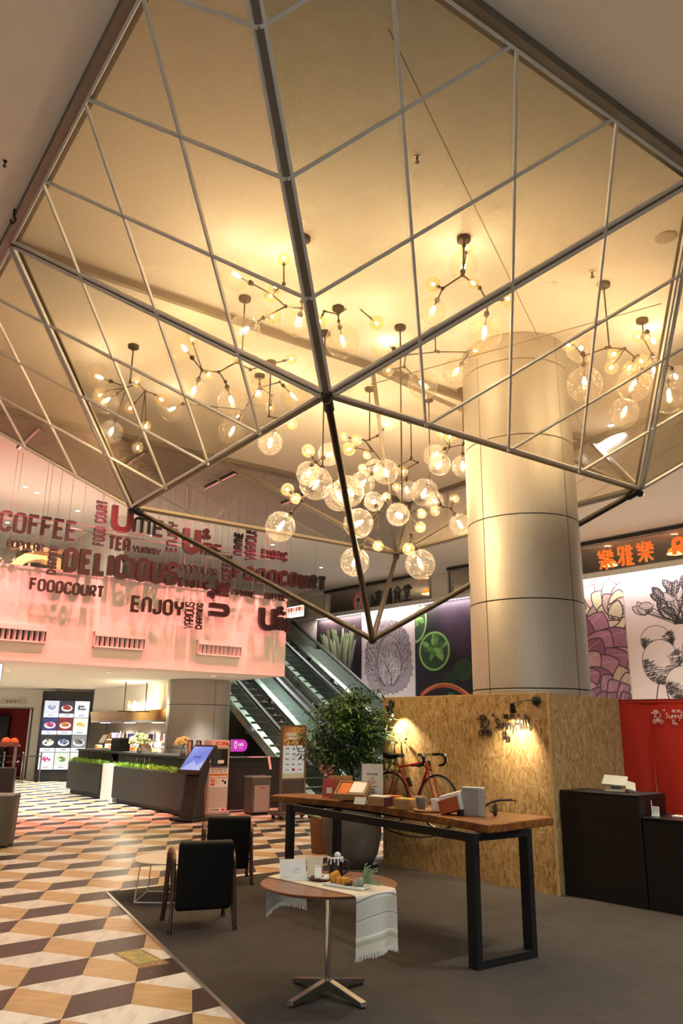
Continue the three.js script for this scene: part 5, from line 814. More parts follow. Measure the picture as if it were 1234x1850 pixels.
{ // rear wall with the doorway, red room beyond
  const w = structGroup('wall_food_court', V3(-10.8, 0, -29.9), 0.1);
  part('panel', box(0.75, LOW, 0.3, -0.1, LOW / 2, 0.1), M.white, w); part('header', box(2.6, LOW - 2.5, 0.25, -1.75, (LOW + 2.5) / 2, 0), M.white, w); part('panel', box(3, LOW, 0.3, -4.5, LOW / 2, 0), M.white, w);
  part('panel', box(3.4, LOW, 0.3, 1.3, LOW / 2, -0.9), std({ color: 0xd8cdbd, roughness: 0.85 }), w);
  const d = structGroup('door_1', V3(-12.5, 0, -29.75), 0.1);
  part('leaf', box(0.06, 2.45, 0.9, 1.05, 1.225, -0.5), M.white, d); part('frame', [box(0.07, 2.5, 0.3, 1.25, 1.25, 0), box(2.6, 0.06, 0.3, 0, 2.5, 0)], M.steel, d);
  const rm = structGroup('wall_red_room', V3(-12.6, 0, -31.6), 0.1); part('panel', box(3.4, LOW, 0.2, 0, LOW / 2, 0), std({ color: 0x8f1612, roughness: 0.6 }), rm); part('shelf_panel', box(0.9, 2.2, 0.3, -0.6, 1.1, 0.4), M.darkWall, rm);
  const pl = thing('door_sign', 'small lettered plate on the white header above the doorway', 'sign', [-12.05, 2.72, -29.62], 0.1); part('plate', tf(new THREE.PlaneGeometry(0.9, 0.2), 0, 0, 0), printed(paint(128, 32, (g) => { bar(g, 0, 0, 128, 32, '#cfc6b8'); squig(g, 24, 8, 80, 16, 4, '#8a8076'); })), pl); part('backing', box(0.92, 0.22, 0.02, 0, 0, -0.012), M.white, pl);
  const b = thing('crowd_barrier', 'short row of chrome barrier posts before the doorway', 'barrier', [-11.1, 0, -27.9], 0.2);
  for (let k = 0; k < 4; k++) { part('post', lathe([[0.0005, 0], [0.14, 0], [0.13, 0.02], [0.025, 0.03], [0.025, 0.95], [0.04, 0.97], [0.0005, 1.0]], 18).translate(-0.9 + k * 0.6, 0, 0), M.chrome, b); }
  part('rope', rod([-0.9, 0.85, 0], [0.9, 0.85, 0], 0.015, 8), M.black, b);
}
{ // kitchen along the side wall: counter with goods, hood, hanging rack
  const KO = onFascia(6.5, 0, -8.0), kp = (x, y, z) => KO.clone().addScaledVector(FN, x).addScaledVector(FF, -z).setY(y), kc = thing('kitchen_counter', 'lit kitchen counter with goods behind the planter counter', 'counter', KO, GYAW);
  part('body', box(6.6, 0.95, 0.7, 0, 0.485, 0), M.grey, kc); part('worktop', rbox(6.7, 0.05, 0.8, 0.01, 0, 0.985, 0), M.steel, kc); part('shelf', [box(6.4, 0.03, 0.3, 0, 1.41, -0.2), box(0.03, 0.45, 0.3, -3.2, 1.2, -0.2), box(0.03, 0.45, 0.3, 3.2, 1.2, -0.2)], M.kraft, kc);
  const kinds = ['orange box', 'pale carton', 'brown bottle', 'white bottle', 'basket of snacks', 'violet box'];
  for (let i = 0; i < 26; i++) {
    const up = i % 2, x = -3.0 + (i >> 1) * 0.49 + rr(-0.06, 0.06), k = [0, 2, 1, 3, 4, 5][(i * 5 + 2 * up) % 6], p = kp(x, up ? 1.426 : 1.011, up ? -0.2 : 0.18);
    const t = thing(['box', 'carton', 'bottle', 'bottle', 'basket', 'box'][k], `${kinds[k]}, ${ORDINAL[i >> 1]} item from the left on the ${up ? 'shelf over' : 'worktop of'} the lit kitchen counter`, ['box', 'carton', 'bottle', 'bottle', 'basket', 'box'][k], p, GYAW, `goods on the kitchen ${up ? 'shelf' : 'worktop'}`), m = [M.orange, M.paper, M.kraftDark, M.white, M.kraft, std({ color: 0x6a5aa8, roughness: 0.7 })][k];
    if (k === 2 || k === 3) part('flask', lathe([[0.0005, 0], [0.05, 0], [0.05, 0.16], [0.02, 0.22], [0.02, 0.28], [0.0005, 0.28]], 14), m, t); else if (k === 4) { part('bowl', lathe([[0.0005, 0], [0.13, 0], [0.17, 0.12], [0.16, 0.12], [0.12, 0.02], [0.0005, 0.02]], 16), m, t); part('snack', [ball(0.05, -0.05, 0.12, 0, 8), ball(0.05, 0.06, 0.12, 0.03, 8), ball(0.05, 0, 0.13, -0.06, 8), ball(0.05, 0.02, 0.17, 0, 8)], M.yellow, t); } else { part('carton', rbox(0.26, 0.2 + (i % 3) * 0.05, 0.16, 0.01, 0, 0.1 + (i % 3) * 0.025, 0), m, t); part('lid', box(0.27, 0.015, 0.17, 0, 0.205 + (i % 3) * 0.05, 0), M.paper, t); }
  }
  const hd = thing('range_hood', 'wide golden metal range hood over the kitchen counter', 'hood', kp(0, 2.02, 0.1), GYAW), gold = std({ color: 0xc99a55, roughness: 0.3, metalness: 0.85 });
  part('canopy', tf(prism([[-3.0, 0.34], [-2.8, 0], [3.3, 0], [3.6, 0.34]], 1.0), 0, 0, -0.5), gold, hd); part('lip', box(6.1, 0.06, 1.04, 0.25, 0.0, 0), M.steel, hd); part('chimney', box(6.6, LOW - 2.37, 0.9, 0.3, 0.345 + (LOW - 2.37) / 2, -0.04), M.lowCeil, hd);
  for (const x of [-2.2, 0, 2.2]) { part('lamp_face', box(0.6, 0.012, 0.14, x, -0.037, 0.2), glow(1, 0.85, 0.6, 5), hd); spot(kp(x, 1.95, 0.3), kp(x, 0.8, 0.1), COOL, 34, 1.25, 0.7, 4); }
  const rk = thing('hanging_rack', 'black hanging rack on two rods with a cluster of glass lamps', 'lamp rack', [-6.12, LOW, -24.0], 0.1);
  part('rod', rod([-0.3, 0, 0], [-0.3, -0.85, 0], 0.014, 8), M.black, rk); part('rod', rod([0.32, 0, 0], [0.32, -0.85, 0], 0.014, 8), M.black, rk); part('crossbar', rbox(0.9, 0.03, 0.18, 0.008, 0, -0.86, 0), M.black, rk);
  for (let k = 0; k < 3; k++) { const g = part('lamp_glass', lathe([[0.0005, 0.3], [0.04, 0.3], [0.075, 0.16], [0.07, 0], [0.062, 0], [0.068, 0.16], [0.035, 0.29]], 18).translate(-0.14 + k * 0.14, -0.845, 0), M.globe, rk); part('bulb', ball(0.035, -0.14 + k * 0.14, -0.72, 0, 10), glow(0.95, 0.93, 1, 12), g); }
  const hl = new THREE.PointLight(COOL, 5, 0, 2); hl.name = 'lamp_point'; hl.position.set(0, -0.72, 0); hl.shadow.radius = 1.5; hl.castShadow = true; rk.add(hl);
}
{ // member of staff at the kitchen counter: one continuous body, clothes and cap as children
  const t = thing('person', 'member of staff in a white cap, mask and pale shirt leaning over the kitchen counter', 'person', [-5.5, 0.001, -23.3], -0.9);
  const J = { hip: [0, 0.92, 0], chest: [0, 1.24, 0.06], neck: [0, 1.4, 0.1], head: [0, 1.53, 0.15], chin: [0, 1.46, 0.2] };
  const bones = [['hip', 'chest', 0.15, 0.16], ['chest', 'neck', 0.1, 0.055], ['neck', 'head', 0.055, 0.1], ['head', 'chin', 0.1, 0.06]].map(([a, b, r1, r2]) => [J[a], J[b], r1, r2]);
  for (const s of [-1, 1]) bones.push([[0, 1.3, 0.06], [s * 0.19, 1.31, 0.06], 0.09, 0.07], [[s * 0.19, 1.31, 0.06], [s * 0.24, 1.07, 0.12], 0.06, 0.048], [[s * 0.24, 1.07, 0.12], [s * 0.14, 1.04, 0.36], 0.045, 0.032], [[s * 0.14, 1.04, 0.36], [s * 0.12, 1.03, 0.45], 0.034, 0.022], [[s * 0.09, 0.92, 0], [s * 0.1, 0.5, 0.02], 0.095, 0.065], [[s * 0.1, 0.5, 0.02], [s * 0.1, 0.08, -0.02], 0.062, 0.042], [[s * 0.1, 0.06, -0.02], [s * 0.11, 0.04, 0.14], 0.045, 0.03]);
  const sdf = (x, y, z) => { let s = 0; for (const [a, b, r1, r2] of bones) { const bx = b[0] - a[0], by = b[1] - a[1], bz = b[2] - a[2], h = Math.max(0, Math.min(1, ((x - a[0]) * bx + (y - a[1]) * by + (z - a[2]) * bz) / (bx * bx + by * by + bz * bz))); const d = Math.hypot(x - a[0] - bx * h, y - a[1] - by * h, z - a[2] - bz * h) - (r1 + (r2 - r1) * h); s += Math.exp(-d * 45); } return -Math.log(s) / 45; };
  const N = 72, mc = new MarchingCubes(N, M.white, false, false, 60000); mc.isolation = 0; const hs = N / 2, SC = 0.9;
  for (let z = 0; z < N; z++) for (let y = 0; y < N; y++) for (let x = 0; x < N; x++) mc.field[x + y * N + z * N * N] = -sdf((x - hs) / hs * SC, (y - hs) / hs * SC + 0.85, (z - hs) / hs * SC + 0.1);
  mc.update(); const g = new THREE.BufferGeometry(), cnt = mc.count; g.setAttribute('position', new THREE.Float32BufferAttribute(mc.positionArray.slice(0, cnt * 3).map((v, i) => v * SC + [0, 0.85, 0.1][i % 3]), 3)); const body = mergeVertices(g, 1e-4); body.computeVertexNormals();
  const bodyMesh = part('body', body, std({ color: 0xc79a80, roughness: 0.7 }), t);
  part('shirt', lathe([[0.17, 0.86], [0.2, 1.0], [0.205, 1.2], [0.17, 1.33], [0.085, 1.39]], 22).scale(1.15, 1, 0.9).translate(0, 0, 0.045), std({ color: 0xe6d8d2, roughness: 0.9, side: THREE.DoubleSide }), t); for (const s of [-1, 1]) part('sleeve', [rod([s * 0.16, 1.31, 0.06], [s * 0.235, 1.1, 0.115], 0.085, 14, 0.068)], std({ color: 0xe6d8d2, roughness: 0.9 }), t);
  part('trousers', [rod([-0.095, 0.93, 0], [-0.1, 0.1, 0], 0.12, 14, 0.075), rod([0.095, 0.93, 0], [0.1, 0.1, 0], 0.12, 14, 0.075)], M.black, t);
  part('hair', ball(0.112, 0, 1.56, 0.12, 16), M.black, t); part('cap', lathe([[0.0005, 0.09], [0.08, 0.08], [0.118, 0.03], [0.12, -0.01], [0.112, -0.01]], 20).translate(0, 1.6, 0.12), M.white, t); part('mask', tf(new THREE.SphereGeometry(0.075, 14, 10).scale(1, 0.75, 0.6), 0, 1.475, 0.225), M.paper, t);
  part('eye', [ball(0.011, -0.035, 1.545, 0.243, 8), ball(0.011, 0.035, 1.545, 0.243, 8)], M.black, t); part('ear', [ball(0.022, -0.1, 1.52, 0.14, 8), ball(0.022, 0.1, 1.52, 0.14, 8)], bodyMesh.material, t);
}
{ // left edge: metal bin, goods stand behind it, lit sign
  const t = thing('litter_bin', 'grey metal bin cut by the left edge of the picture', 'bin', [-5.32, 0, -13.15], 0.12);
  part('body', tf(new THREE.CylinderGeometry(0.3, 0.27, 0.72, 4, 1).rotateY(Math.PI / 4), 0, 0.4, 0), std({ color: 0x5d5852, roughness: 0.45, metalness: 0.3 }), t); part('base', box(0.36, 0.05, 0.36, 0, 0.025, 0), M.black, t); part('rim', box(0.43, 0.02, 0.43, 0, 0.77, 0), M.steel, t);
  const s = thing('goods_stand', 'dark goods stand with a timber tray of bread at the left edge', 'stand', [-7.05, 0, -16.7], 0.3); part('body', box(0.9, 1.0, 0.5, 0, 0.5, 0), M.black, s); part('glass_shelf', box(0.95, 0.02, 0.55, 0, 1.12, 0), M.glass, s); part('leg', [rod([0.4, 1, 0.2], [0.4, 1.42, 0.2], 0.015, 6), rod([-0.4, 1, 0.2], [-0.4, 1.42, 0.2], 0.015, 6), rod([0.4, 1, -0.2], [0.4, 1.42, -0.2], 0.015, 6), rod([-0.4, 1, -0.2], [-0.4, 1.42, -0.2], 0.015, 6)], M.steel, s); part('tray', [rbox(0.95, 0.03, 0.5, 0.01, 0, 1.43, 0), box(0.95, 0.07, 0.02, 0, 1.47, 0.25)], M.armWood, s);
  part('bread', [ball(0.1, -0.3, 1.5, 0, 10), ball(0.1, -0.05, 1.5, 0.05, 10), ball(0.1, 0.2, 1.5, 0, 10), ball(0.09, 0.36, 1.5, 0.08, 10)], std({ color: 0xb07436, roughness: 0.85 }), s);
  const p = onFascia(-0.35, 2.92, -0.9), n = thing('light_box_sign', 'white glowing sign with red and grey strokes hung at the left edge', 'sign', p, FYAW); part('case', rbox(1.3, 0.46, 0.1, 0.02), M.white, n); part('lamp_face', tf(new THREE.PlaneGeometry(1.24, 0.42), 0, 0, 0.053), screenMat(paint(256, 96, (g) => { bar(g, 0, 0, 256, 96, '#e8f0f6'); bar(g, 150, 40, 20, 40, '#d9a0a4'); bar(g, 190, 30, 14, 50, '#b8bcc0'); bar(g, 214, 30, 14, 50, '#b8bcc0'); bar(g, 206, 72, 18, 10, '#b8bcc0'); }), 0.9), n); part('hanger', [rod([-0.5, 0.22, 0], [-0.5, 0.23, 0], 0.01, 6)], M.steel, n);
}
// ---------------------------------------------------------------- chipboard booth, its logo, lamps, curtain and counter
const BH = 2.275;
{
  const t = thing('booth', 'chipboard booth of strand panels standing before the big pillar', 'booth', onBooth(0, 0, 0), UYAW), y0 = 0.01, h = BH - y0;
  for (const [a, b] of [[0, 0.5], [0.5, 1.72], [1.72, 2.84]]) part('panel', box(b - a - 0.003, h, 0.018, (a + b) / 2, y0 + h / 2, -0.009), M.osb, t);
  part('panel', tf(box(1.9, h, 0.018, 0, y0 + h / 2, -0.009).translate(0.95, 0, 0), 2.84, 0, 0, 0, 0.79 - UYAW, 0), M.osb, t);
  part('panel', tf(box(1.6, h, 0.018, 0, y0 + h / 2, -0.009).translate(0.8, 0, 0), 0.0, 0, 0, 0, Math.PI / 2, 0), M.osb, t);
  part('corner_strip', box(0.02, h, 0.022, 2.836, y0 + h / 2, -0.004, 0, 0.4, 0), M.osbEdge, t, 'pale raw panel edge'); part('cap', [box(2.84, 0.012, 0.04, 1.42, BH + 0.004, -0.02)], M.osbEdge, t);
  // lettering and emblem standing proud of the front
  const ink = std({ color: 0x2a211c, roughness: 0.6 }), D = 0.012;
  logo(t, 1.75, 1.735, 0.012, 1, ink, D);
}
function logo(t, x0, y0, z, k, mat, depth) {           // cyclist emblem, two lines of writing and a small mark, about 0.86 m wide
  const S = (pts, w, closed, r = 0) => prism(strokeShape((r ? rounded(pts, r, closed) : pts).map(([a, b]) => [x0 + a * k, y0 + b * k]), w * k, closed), depth);
  const circ = (cx, cy, r, n = 18) => [...Array(n)].map((_, i) => [cx + Math.cos(i / n * 6.2832) * r, cy + Math.sin(i / n * 6.2832) * r]);
  const em = [S(circ(0.055, 0.06, 0.034), 0.011, true), S(circ(0.195, 0.058, 0.036), 0.011, true), S([[0.055, 0.06], [0.1, 0.1], [0.16, 0.1], [0.195, 0.06]], 0.012), S([[0.1, 0.1], [0.12, 0.05], [0.16, 0.1]], 0.012), S([[0.06, 0.12], [0.08, 0.19], [0.12, 0.11]], 0.012), S([[0.11, 0.12], [0.16, 0.13], [0.2, 0.18], [0.19, 0.23]], 0.012, false, 0.04), S(circ(0.1, 0.235, 0.034, 16), 0.011, true), S([[0.0, 0.24], [0.03, 0.225], [0.17, 0.245]], 0.014), S([[0.045, 0.25], [0.07, 0.285], [0.13, 0.285], [0.15, 0.25]], 0.013, false, 0.03), S([[0.26, 0.27], [0.29, 0.3]], 0.012), S([[0.255, 0.3], [0.29, 0.27]], 0.012)];
  part('emblem', em.map((g) => tf(flat(g), 0, 0, z)), mat, t);
  ['wei', 're', 'shan', 'qiu'].forEach((c, i) => part('character', tf(han(c, x0 + (0.43 + i * 0.1) * k, y0 + 0.235 * k, 0.075 * k, 0.06 * k, 0.008 * k, depth), 0, 0, z), mat, t));
  const W = { S: [[[0.05, 0.1], [0.03, 0.12], [0, 0.09], [0.045, 0.04], [0.02, 0], [0, 0.015]]], u: [[[0, 0.07], [0, 0.01], [0.03, 0], [0.045, 0.02], [0.045, 0.07], [0.048, 0]]], n: [[[0, 0.07], [0, 0], [0.01, 0.06], [0.035, 0.07], [0.045, 0.04], [0.045, 0]]], y: [[[0, 0.07], [0.025, 0.01]], [[0.05, 0.075], [0.01, -0.05]]], H: [[[0, 0.13], [0, -0.01]], [[0.055, 0.125], [0.058, 0]], [[0, 0.06], [0.06, 0.065]]], i: [[[0, 0.07], [0, 0]], [[-0.003, 0.1], [0.003, 0.104]]], l: [[[0, 0.13], [0, 0.01], [0.012, 0]]], s: [[[0.035, 0.1], [0.01, 0.105], [0.005, 0.07], [0.035, 0.045], [0.02, 0.0], [0, 0.008]]] };
  let x = 0.3; for (const [c, a] of [['S', 0.068], ['u', 0.062], ['n', 0.062], ['n', 0.06], ['y', 0.065], ['H', 0.08], ['i', 0.028], ['l', 0.034], ['l', 0.034], ['s', 0.04]]) { const cx = x; part('letter', W[c].map((p) => tf(flat(S(p.map(([q, r]) => [q + cx, r + 0.12]), 0.011, false, 0.02)), 0, 0, z)), mat, t); x += a; }
  part('mark', [S([[0.42, 0.08], [0.43, 0.04], [0.47, 0.045], [0.46, 0.085], [0.42, 0.08]], 0.009), S([[0.41, 0.02], [0.5, 0.03]], 0.009), S([[0.45, 0.04], [0.42, 0]], 0.009), S([[0.47, 0.02], [0.48, -0.01], [0.52, 0.0], [0.5, 0.03]], 0.009), S([[0.425, 0.095], [0.42, 0.08]], 0.008), S([[0.465, 0.1], [0.46, 0.085]], 0.008)].map((g) => tf(flat(g), 0, 0, z)), mat, t);
}
[[2.677, 2.19, 'black clip spotlight on the booth corner shining on the lettering', -0.2], [0.17, 2.19, 'black clip spotlight at the left end of the booth behind the tree', 0.17]].forEach(([s, y, label, dx], i) => {
  const t = thing('spotlight', label, 'spotlight', onBooth(s, y, 0), UYAW), a = V3(0, 0, 0.05), b = V3(dx, -0.12, 0.22), dir = V3(dx * 0.2, -0.17, -0.075).normalize();
  part('base', tf(lathe([[0.0005, 0.03], [0.045, 0.03], [0.062, 0.015], [0.062, 0], [0.0005, 0]], 24), 0, 0, 0.0, Math.PI / 2, 0, 0), M.black, t);
  part('arm', [rod([0, 0, 0.02], [dx * 0.35, 0.0, 0.1], 0.007, 8), rod([dx * 0.35, 0.0, 0.1], [dx * 0.6 + 0.03, -0.01, 0.14], 0.006, 8)], M.black, t);
  const q = new THREE.Quaternion().setFromUnitVectors(V3(0, -1, 0), dir), head = lathe([[0.0005, 0.07], [0.024, 0.07], [0.03, 0.05], [0.036, -0.02], [0.042, -0.06], [0.038, -0.06], [0.03, -0.02], [0.026, 0.045], [0.0005, 0.05]], 22); head.applyQuaternion(q).translate(b.x, b.y + 0.03, b.z); part('head', head, M.black, t);
  part('yoke', [rod([dx * 0.6 + 0.03, -0.01, 0.14], [b.x + 0.045, b.y + 0.04, b.z], 0.005, 6), rod([dx * 0.6 + 0.0, -0.01, 0.14], [b.x - 0.04, b.y + 0.06, b.z], 0.005, 6)], M.black, t);
  const lens = V3(b.x, b.y + 0.03, b.z).addScaledVector(dir, 0.045), lf = new THREE.CylinderGeometry(0.034, 0.034, 0.006, 18); lf.applyQuaternion(q).translate(lens.x, lens.y, lens.z); part('lamp_face', lf, glow(1, 0.8, 0.5, 5), t);
  const lp = lens.clone().addScaledVector(dir, 0.03), W = (v) => onBooth(s + v.x, y + v.y, v.z); spot(W(lp), W(lp.clone().addScaledVector(dir, 1)), new THREE.Color().setRGB(1, 0.83, 0.58), i ? 11 : 8, 0.9, 1, 1.5);
});
{ // red curtain in two lengths with its rod
  const o = V3(3.87, 0, -11.09), yaw = -0.710, t = thing('curtain', 'red fabric curtain with a white cyclist logo hung behind the counter', 'curtain', o, yaw);
  const len = (a, b, ph) => { const nx = 46, ny = 24, g = new THREE.PlaneGeometry(b - a, 2.0, nx, ny), p = g.attributes.position, uv = g.attributes.uv; for (let i = 0; i < p.count; i++) { const x = p.getX(i) + (a + b) / 2, y = p.getY(i) + 1.24, d = (2.24 - y) / 2; const z = Math.sin(x * 9 + ph) * 0.022 * (0.35 + d) + Math.sin(x * 23 + ph * 2 + y) * 0.006 * d + Math.sin(y * 3 + x * 4) * 0.008 * d + (Math.exp(-(((x - 0.41) / 0.05) ** 2))) * 0.05 * d * (a < 0.4 ? 1 : -0.4); p.setXYZ(i, x, y, z); uv.setXY(i, x, y); } g.computeVertexNormals(); const back = g.clone(); back.index.array.reverse(); back.translate(0, 0, -0.004); back.computeVertexNormals(); return [g, back]; };
  part('left_length', len(0.0, 0.412, 0.4), M.red, t); part('right_length', len(0.406, 3.2, 1.7), M.red, t);
  part('hem', box(3.2, 0.05, 0.02, 1.6, 2.235, 0), M.red, t); part('rod', rod([-0.06, 2.245, 0], [3.3, 2.245, 0], 0.012, 8), M.black, t); part('clip', [rbox(0.05, 0.05, 0.06, 0.01, -0.05, 2.235, 0.0), rod([-0.05, 2.22, 0], [-0.02, 2.16, 0.01], 0.006, 6)], M.black, t); part('post', box(0.04, 2.25, 0.04, 3.3, 1.125, 0), M.black, t);
  logo(t, 0.44, 1.93, 0.035, 0.64, std({ color: 0xe8cfc6, roughness: 0.9 }), 0.003);
}
{ // dark counter, higher on its left
  const t = thing('sales_counter', 'dark brown sales counter with a raised left part at the right edge', 'counter', onBooth(2.845, 0.009, -0.13), UYAW);
  part('raised_body', rbox(1.0, 1.12, 0.6, 0.006, 0.5, 0.56, -0.3), M.counter, t); part('raised_top', rbox(1.0, 0.025, 0.61, 0.005, 0.5, 1.133, -0.3), M.counter, t);
  part('low_body', rbox(2.9, 0.9, 0.58, 0.006, 2.46, 0.45, -0.3), M.counter, t); part('low_top', rbox(2.9, 0.026, 0.62, 0.005, 2.46, 0.914, -0.3), std({ map: M.counter.map, color: 0xffffff, roughness: 0.3 }), t);
  const p = thing('payment_terminal', 'pale payment terminal with a tilted screen on the raised counter', 'terminal', onBooth(3.42, 1.155, -0.42), UYAW + 0.3), pale = std({ color: 0xb9b49c, roughness: 0.5 });
  part('base', rbox(0.24, 0.03, 0.18, 0.01, 0, 0.015, 0), pale, p); part('post', box(0.1, 0.08, 0.05, 0, 0.06, 0.02), M.grey, p); part('screen', rbox(0.27, 0.025, 0.2, 0.008, -0.01, 0.12, 0.01, 0.5, 0, -0.06), pale, p); part('keypad', rbox(0.11, 0.02, 0.17, 0.006, 0.17, 0.07, 0.05, 0.5, 0.2, -0.3), pale, p);
  const c = thing('card_holder', 'small white card holder on the low counter beside the raised part', 'card holder', onBooth(3.93, 0.936, -0.32), UYAW); part('holder', [box(0.07, 0.1, 0.02, 0, 0.05, 0), box(0.07, 0.012, 0.06, 0, 0.006, 0.02)], M.white, c); part('pen', rod([-0.04, 0.01, 0.01], [-0.045, 0.16, 0.0], 0.005, 8), M.chrome, c);
  const k = thing('pen_tray', 'flat white tray lying on the low counter before the curtain', 'tray', onBooth(4.2, 0.936, -0.48), UYAW); part('tray', [rbox(0.3, 0.012, 0.12, 0.004, 0, 0.006, 0)], M.white, k); part('pen', rod([-0.12, 0.02, 0], [0.06, 0.02, 0.02], 0.005, 8), M.bikeRed, k);
}
{ // cable sagging on the booth front
  const t = thing('power_cable', 'dark power cable sagging across the chipboard below the long table', 'cable', onBooth(0, 0, 0.018), UYAW); part('cord', tube([[-0.01, 0.62, -0.03], [0.03, 0.49, 0.004], [0.3, 0.44, 0.004], [0.59, 0.425, 0.004], [0.9, 0.455, 0.004], [1.16, 0.54, 0.004], [1.35, 0.7, 0.004]], 0.009, 50, 8), M.black, t);
}
{ // racing bicycle fixed to the booth front
  const t = thing('bicycle', 'red racing bicycle with drop handlebars fixed to the chipboard booth', 'bicycle', onBooth(0, 0, 0.32), UYAW), R = [0.453, 0.93, 0], F = [1.322, 0.93, 0], B = [0.9, 0.86, 0], ST = [0.612, 1.353, 0], HT = [1.104, 1.448, 0], HB = [1.165, 1.318, 0];
  const tb = (a, b, r) => rod(a, b, r, 12);
  part('frame', [tb(B, [0.6, 1.38, 0], 0.015), tb([0.622, 1.335, 0], [1.118, 1.418, 0], 0.014), tb(B, [1.152, 1.345, 0], 0.016), tb(HT, HB, 0.019)], M.bikeRed, t);
  part('seat_stay', [tb([ST[0], ST[1], 0.03], [R[0], R[1], 0.06], 0.008), tb([ST[0], ST[1], -0.03], [R[0], R[1], -0.06], 0.008)], M.bikeRed, t); part('chain_stay', [tb([B[0], B[1], 0.03], [R[0], R[1], 0.06], 0.009), tb([B[0], B[1], -0.03], [R[0], R[1], -0.06], 0.009)], M.bikeRed, t);
  const fk = part('fork', [tube([[1.17, 1.31, 0.03], [1.2, 1.24, 0.045], [1.275, 1.03, 0.05], [1.322, 0.93, 0.05]], 0.0105, 20, 10), tube([[1.17, 1.31, -0.03], [1.2, 1.24, -0.045], [1.275, 1.03, -0.05], [1.322, 0.93, -0.05]], 0.0105, 20, 10), box(0.04, 0.03, 0.09, 1.172, 1.312, 0, 0, 0, 0)], M.bikeRed, t);
  for (const [c, name] of [[R, 'rear'], [F, 'front']]) {
    const w = part('wheel', tf(new THREE.TorusGeometry(0.312, 0.011, 8, 56), ...c), M.chrome, t); part('tyre', tf(new THREE.TorusGeometry(0.33, 0.014, 10, 60), ...c), M.rubber, w);
    const sp = []; for (let k = 0; k < 24; k++) { const a = k / 24 * 6.283, b = a + (k % 2 ? 0.5 : -0.5); sp.push(rod([c[0] + Math.cos(b) * 0.018, c[1] + Math.sin(b) * 0.018, k % 2 ? 0.03 : -0.03], [c[0] + Math.cos(a) * 0.31, c[1] + Math.sin(a) * 0.31, 0], 0.0013, 4)); } part('spokes', sp, M.chrome, w); part('hub', tf(new THREE.CylinderGeometry(0.02, 0.02, 0.12, 14), c[0], c[1], c[2], Math.PI / 2, 0, 0), M.chrome, w);
  }
  part('saddle', tf(prism([[-0.14, 0.0], [-0.13, 0.045], [0.0, 0.03], [0.15, 0.035], [0.17, 0.015], [0.05, 0.005], [-0.05, -0.02]], 0.1, 0.012), 0.507, 1.462, -0.05), M.leather, t); part('seat_post', [tb([0.6, 1.37, 0], [0.555, 1.46, 0], 0.013), tb([0.46, 1.455, 0], [0.6, 1.465, 0], 0.006)], M.chrome, t);
  part('stem', [tb(HT, [1.085, 1.5, 0], 0.012), tb([1.085, 1.5, 0], [1.16, 1.512, 0], 0.014)], M.chrome, t);
  part('handlebar', tube([[1.16, 1.512, -0.1], [1.16, 1.512, 0], [1.16, 1.512, 0.1]], 0.013, 16, 10), M.chrome, t);
  for (const s of [-1, 1]) { part('grip', tube([[1.16, 1.512, s * 0.08], [1.163, 1.514, s * 0.17], [1.19, 1.515, s * 0.205], [1.245, 1.495, s * 0.212], [1.27, 1.44, s * 0.212], [1.24, 1.39, s * 0.212], [1.16, 1.372, s * 0.212]], 0.0165, 40, 10), M.leather, t, 'black bar tape'); part('brake_lever', [tube([[1.25, 1.515, s * 0.212], [1.3, 1.5, s * 0.212], [1.31, 1.42, s * 0.212], [1.29, 1.36, s * 0.212]], 0.007, 18, 8), rbox(0.06, 0.05, 0.03, 0.01, 1.245, 1.51, s * 0.212)], M.chrome, t); }
  part('brake', [rbox(0.03, 0.05, 0.08, 0.008, 1.2, 1.285, 0), rbox(0.03, 0.045, 0.07, 0.008, 0.565, 1.275, 0)], M.chrome, t);
  part('crank', [tf(new THREE.TorusGeometry(0.09, 0.006, 8, 40), B[0], B[1], 0.045), tb([B[0], B[1], 0.05], [B[0] + 0.1, B[1] - 0.12, 0.06], 0.009), tb([B[0], B[1], -0.05], [B[0] - 0.1, B[1] + 0.12, -0.06], 0.009), box(0.09, 0.02, 0.06, B[0] + 0.1, B[1] - 0.12, 0.1), box(0.09, 0.02, 0.06, B[0] - 0.1, B[1] + 0.12, -0.1)], M.chrome, t);
  part('chain', [tb([B[0], B[1] + 0.09, 0.045], [R[0], R[1] + 0.035, 0.045], 0.004), tb([B[0], B[1] - 0.09, 0.045], [R[0], R[1] - 0.035, 0.045], 0.004)], M.blackMetal, t); part('bottle_cage', tb([0.84, 1.1, 0], [0.78, 1.2, 0], 0.028), M.blackMetal, t);
  part('wall_bracket', [rod([0.86, 1.36, -0.318], [0.86, 1.36, 0.02], 0.012, 8), box(0.08, 0.12, 0.012, 0.86, 1.36, -0.312)], M.black, t);
}
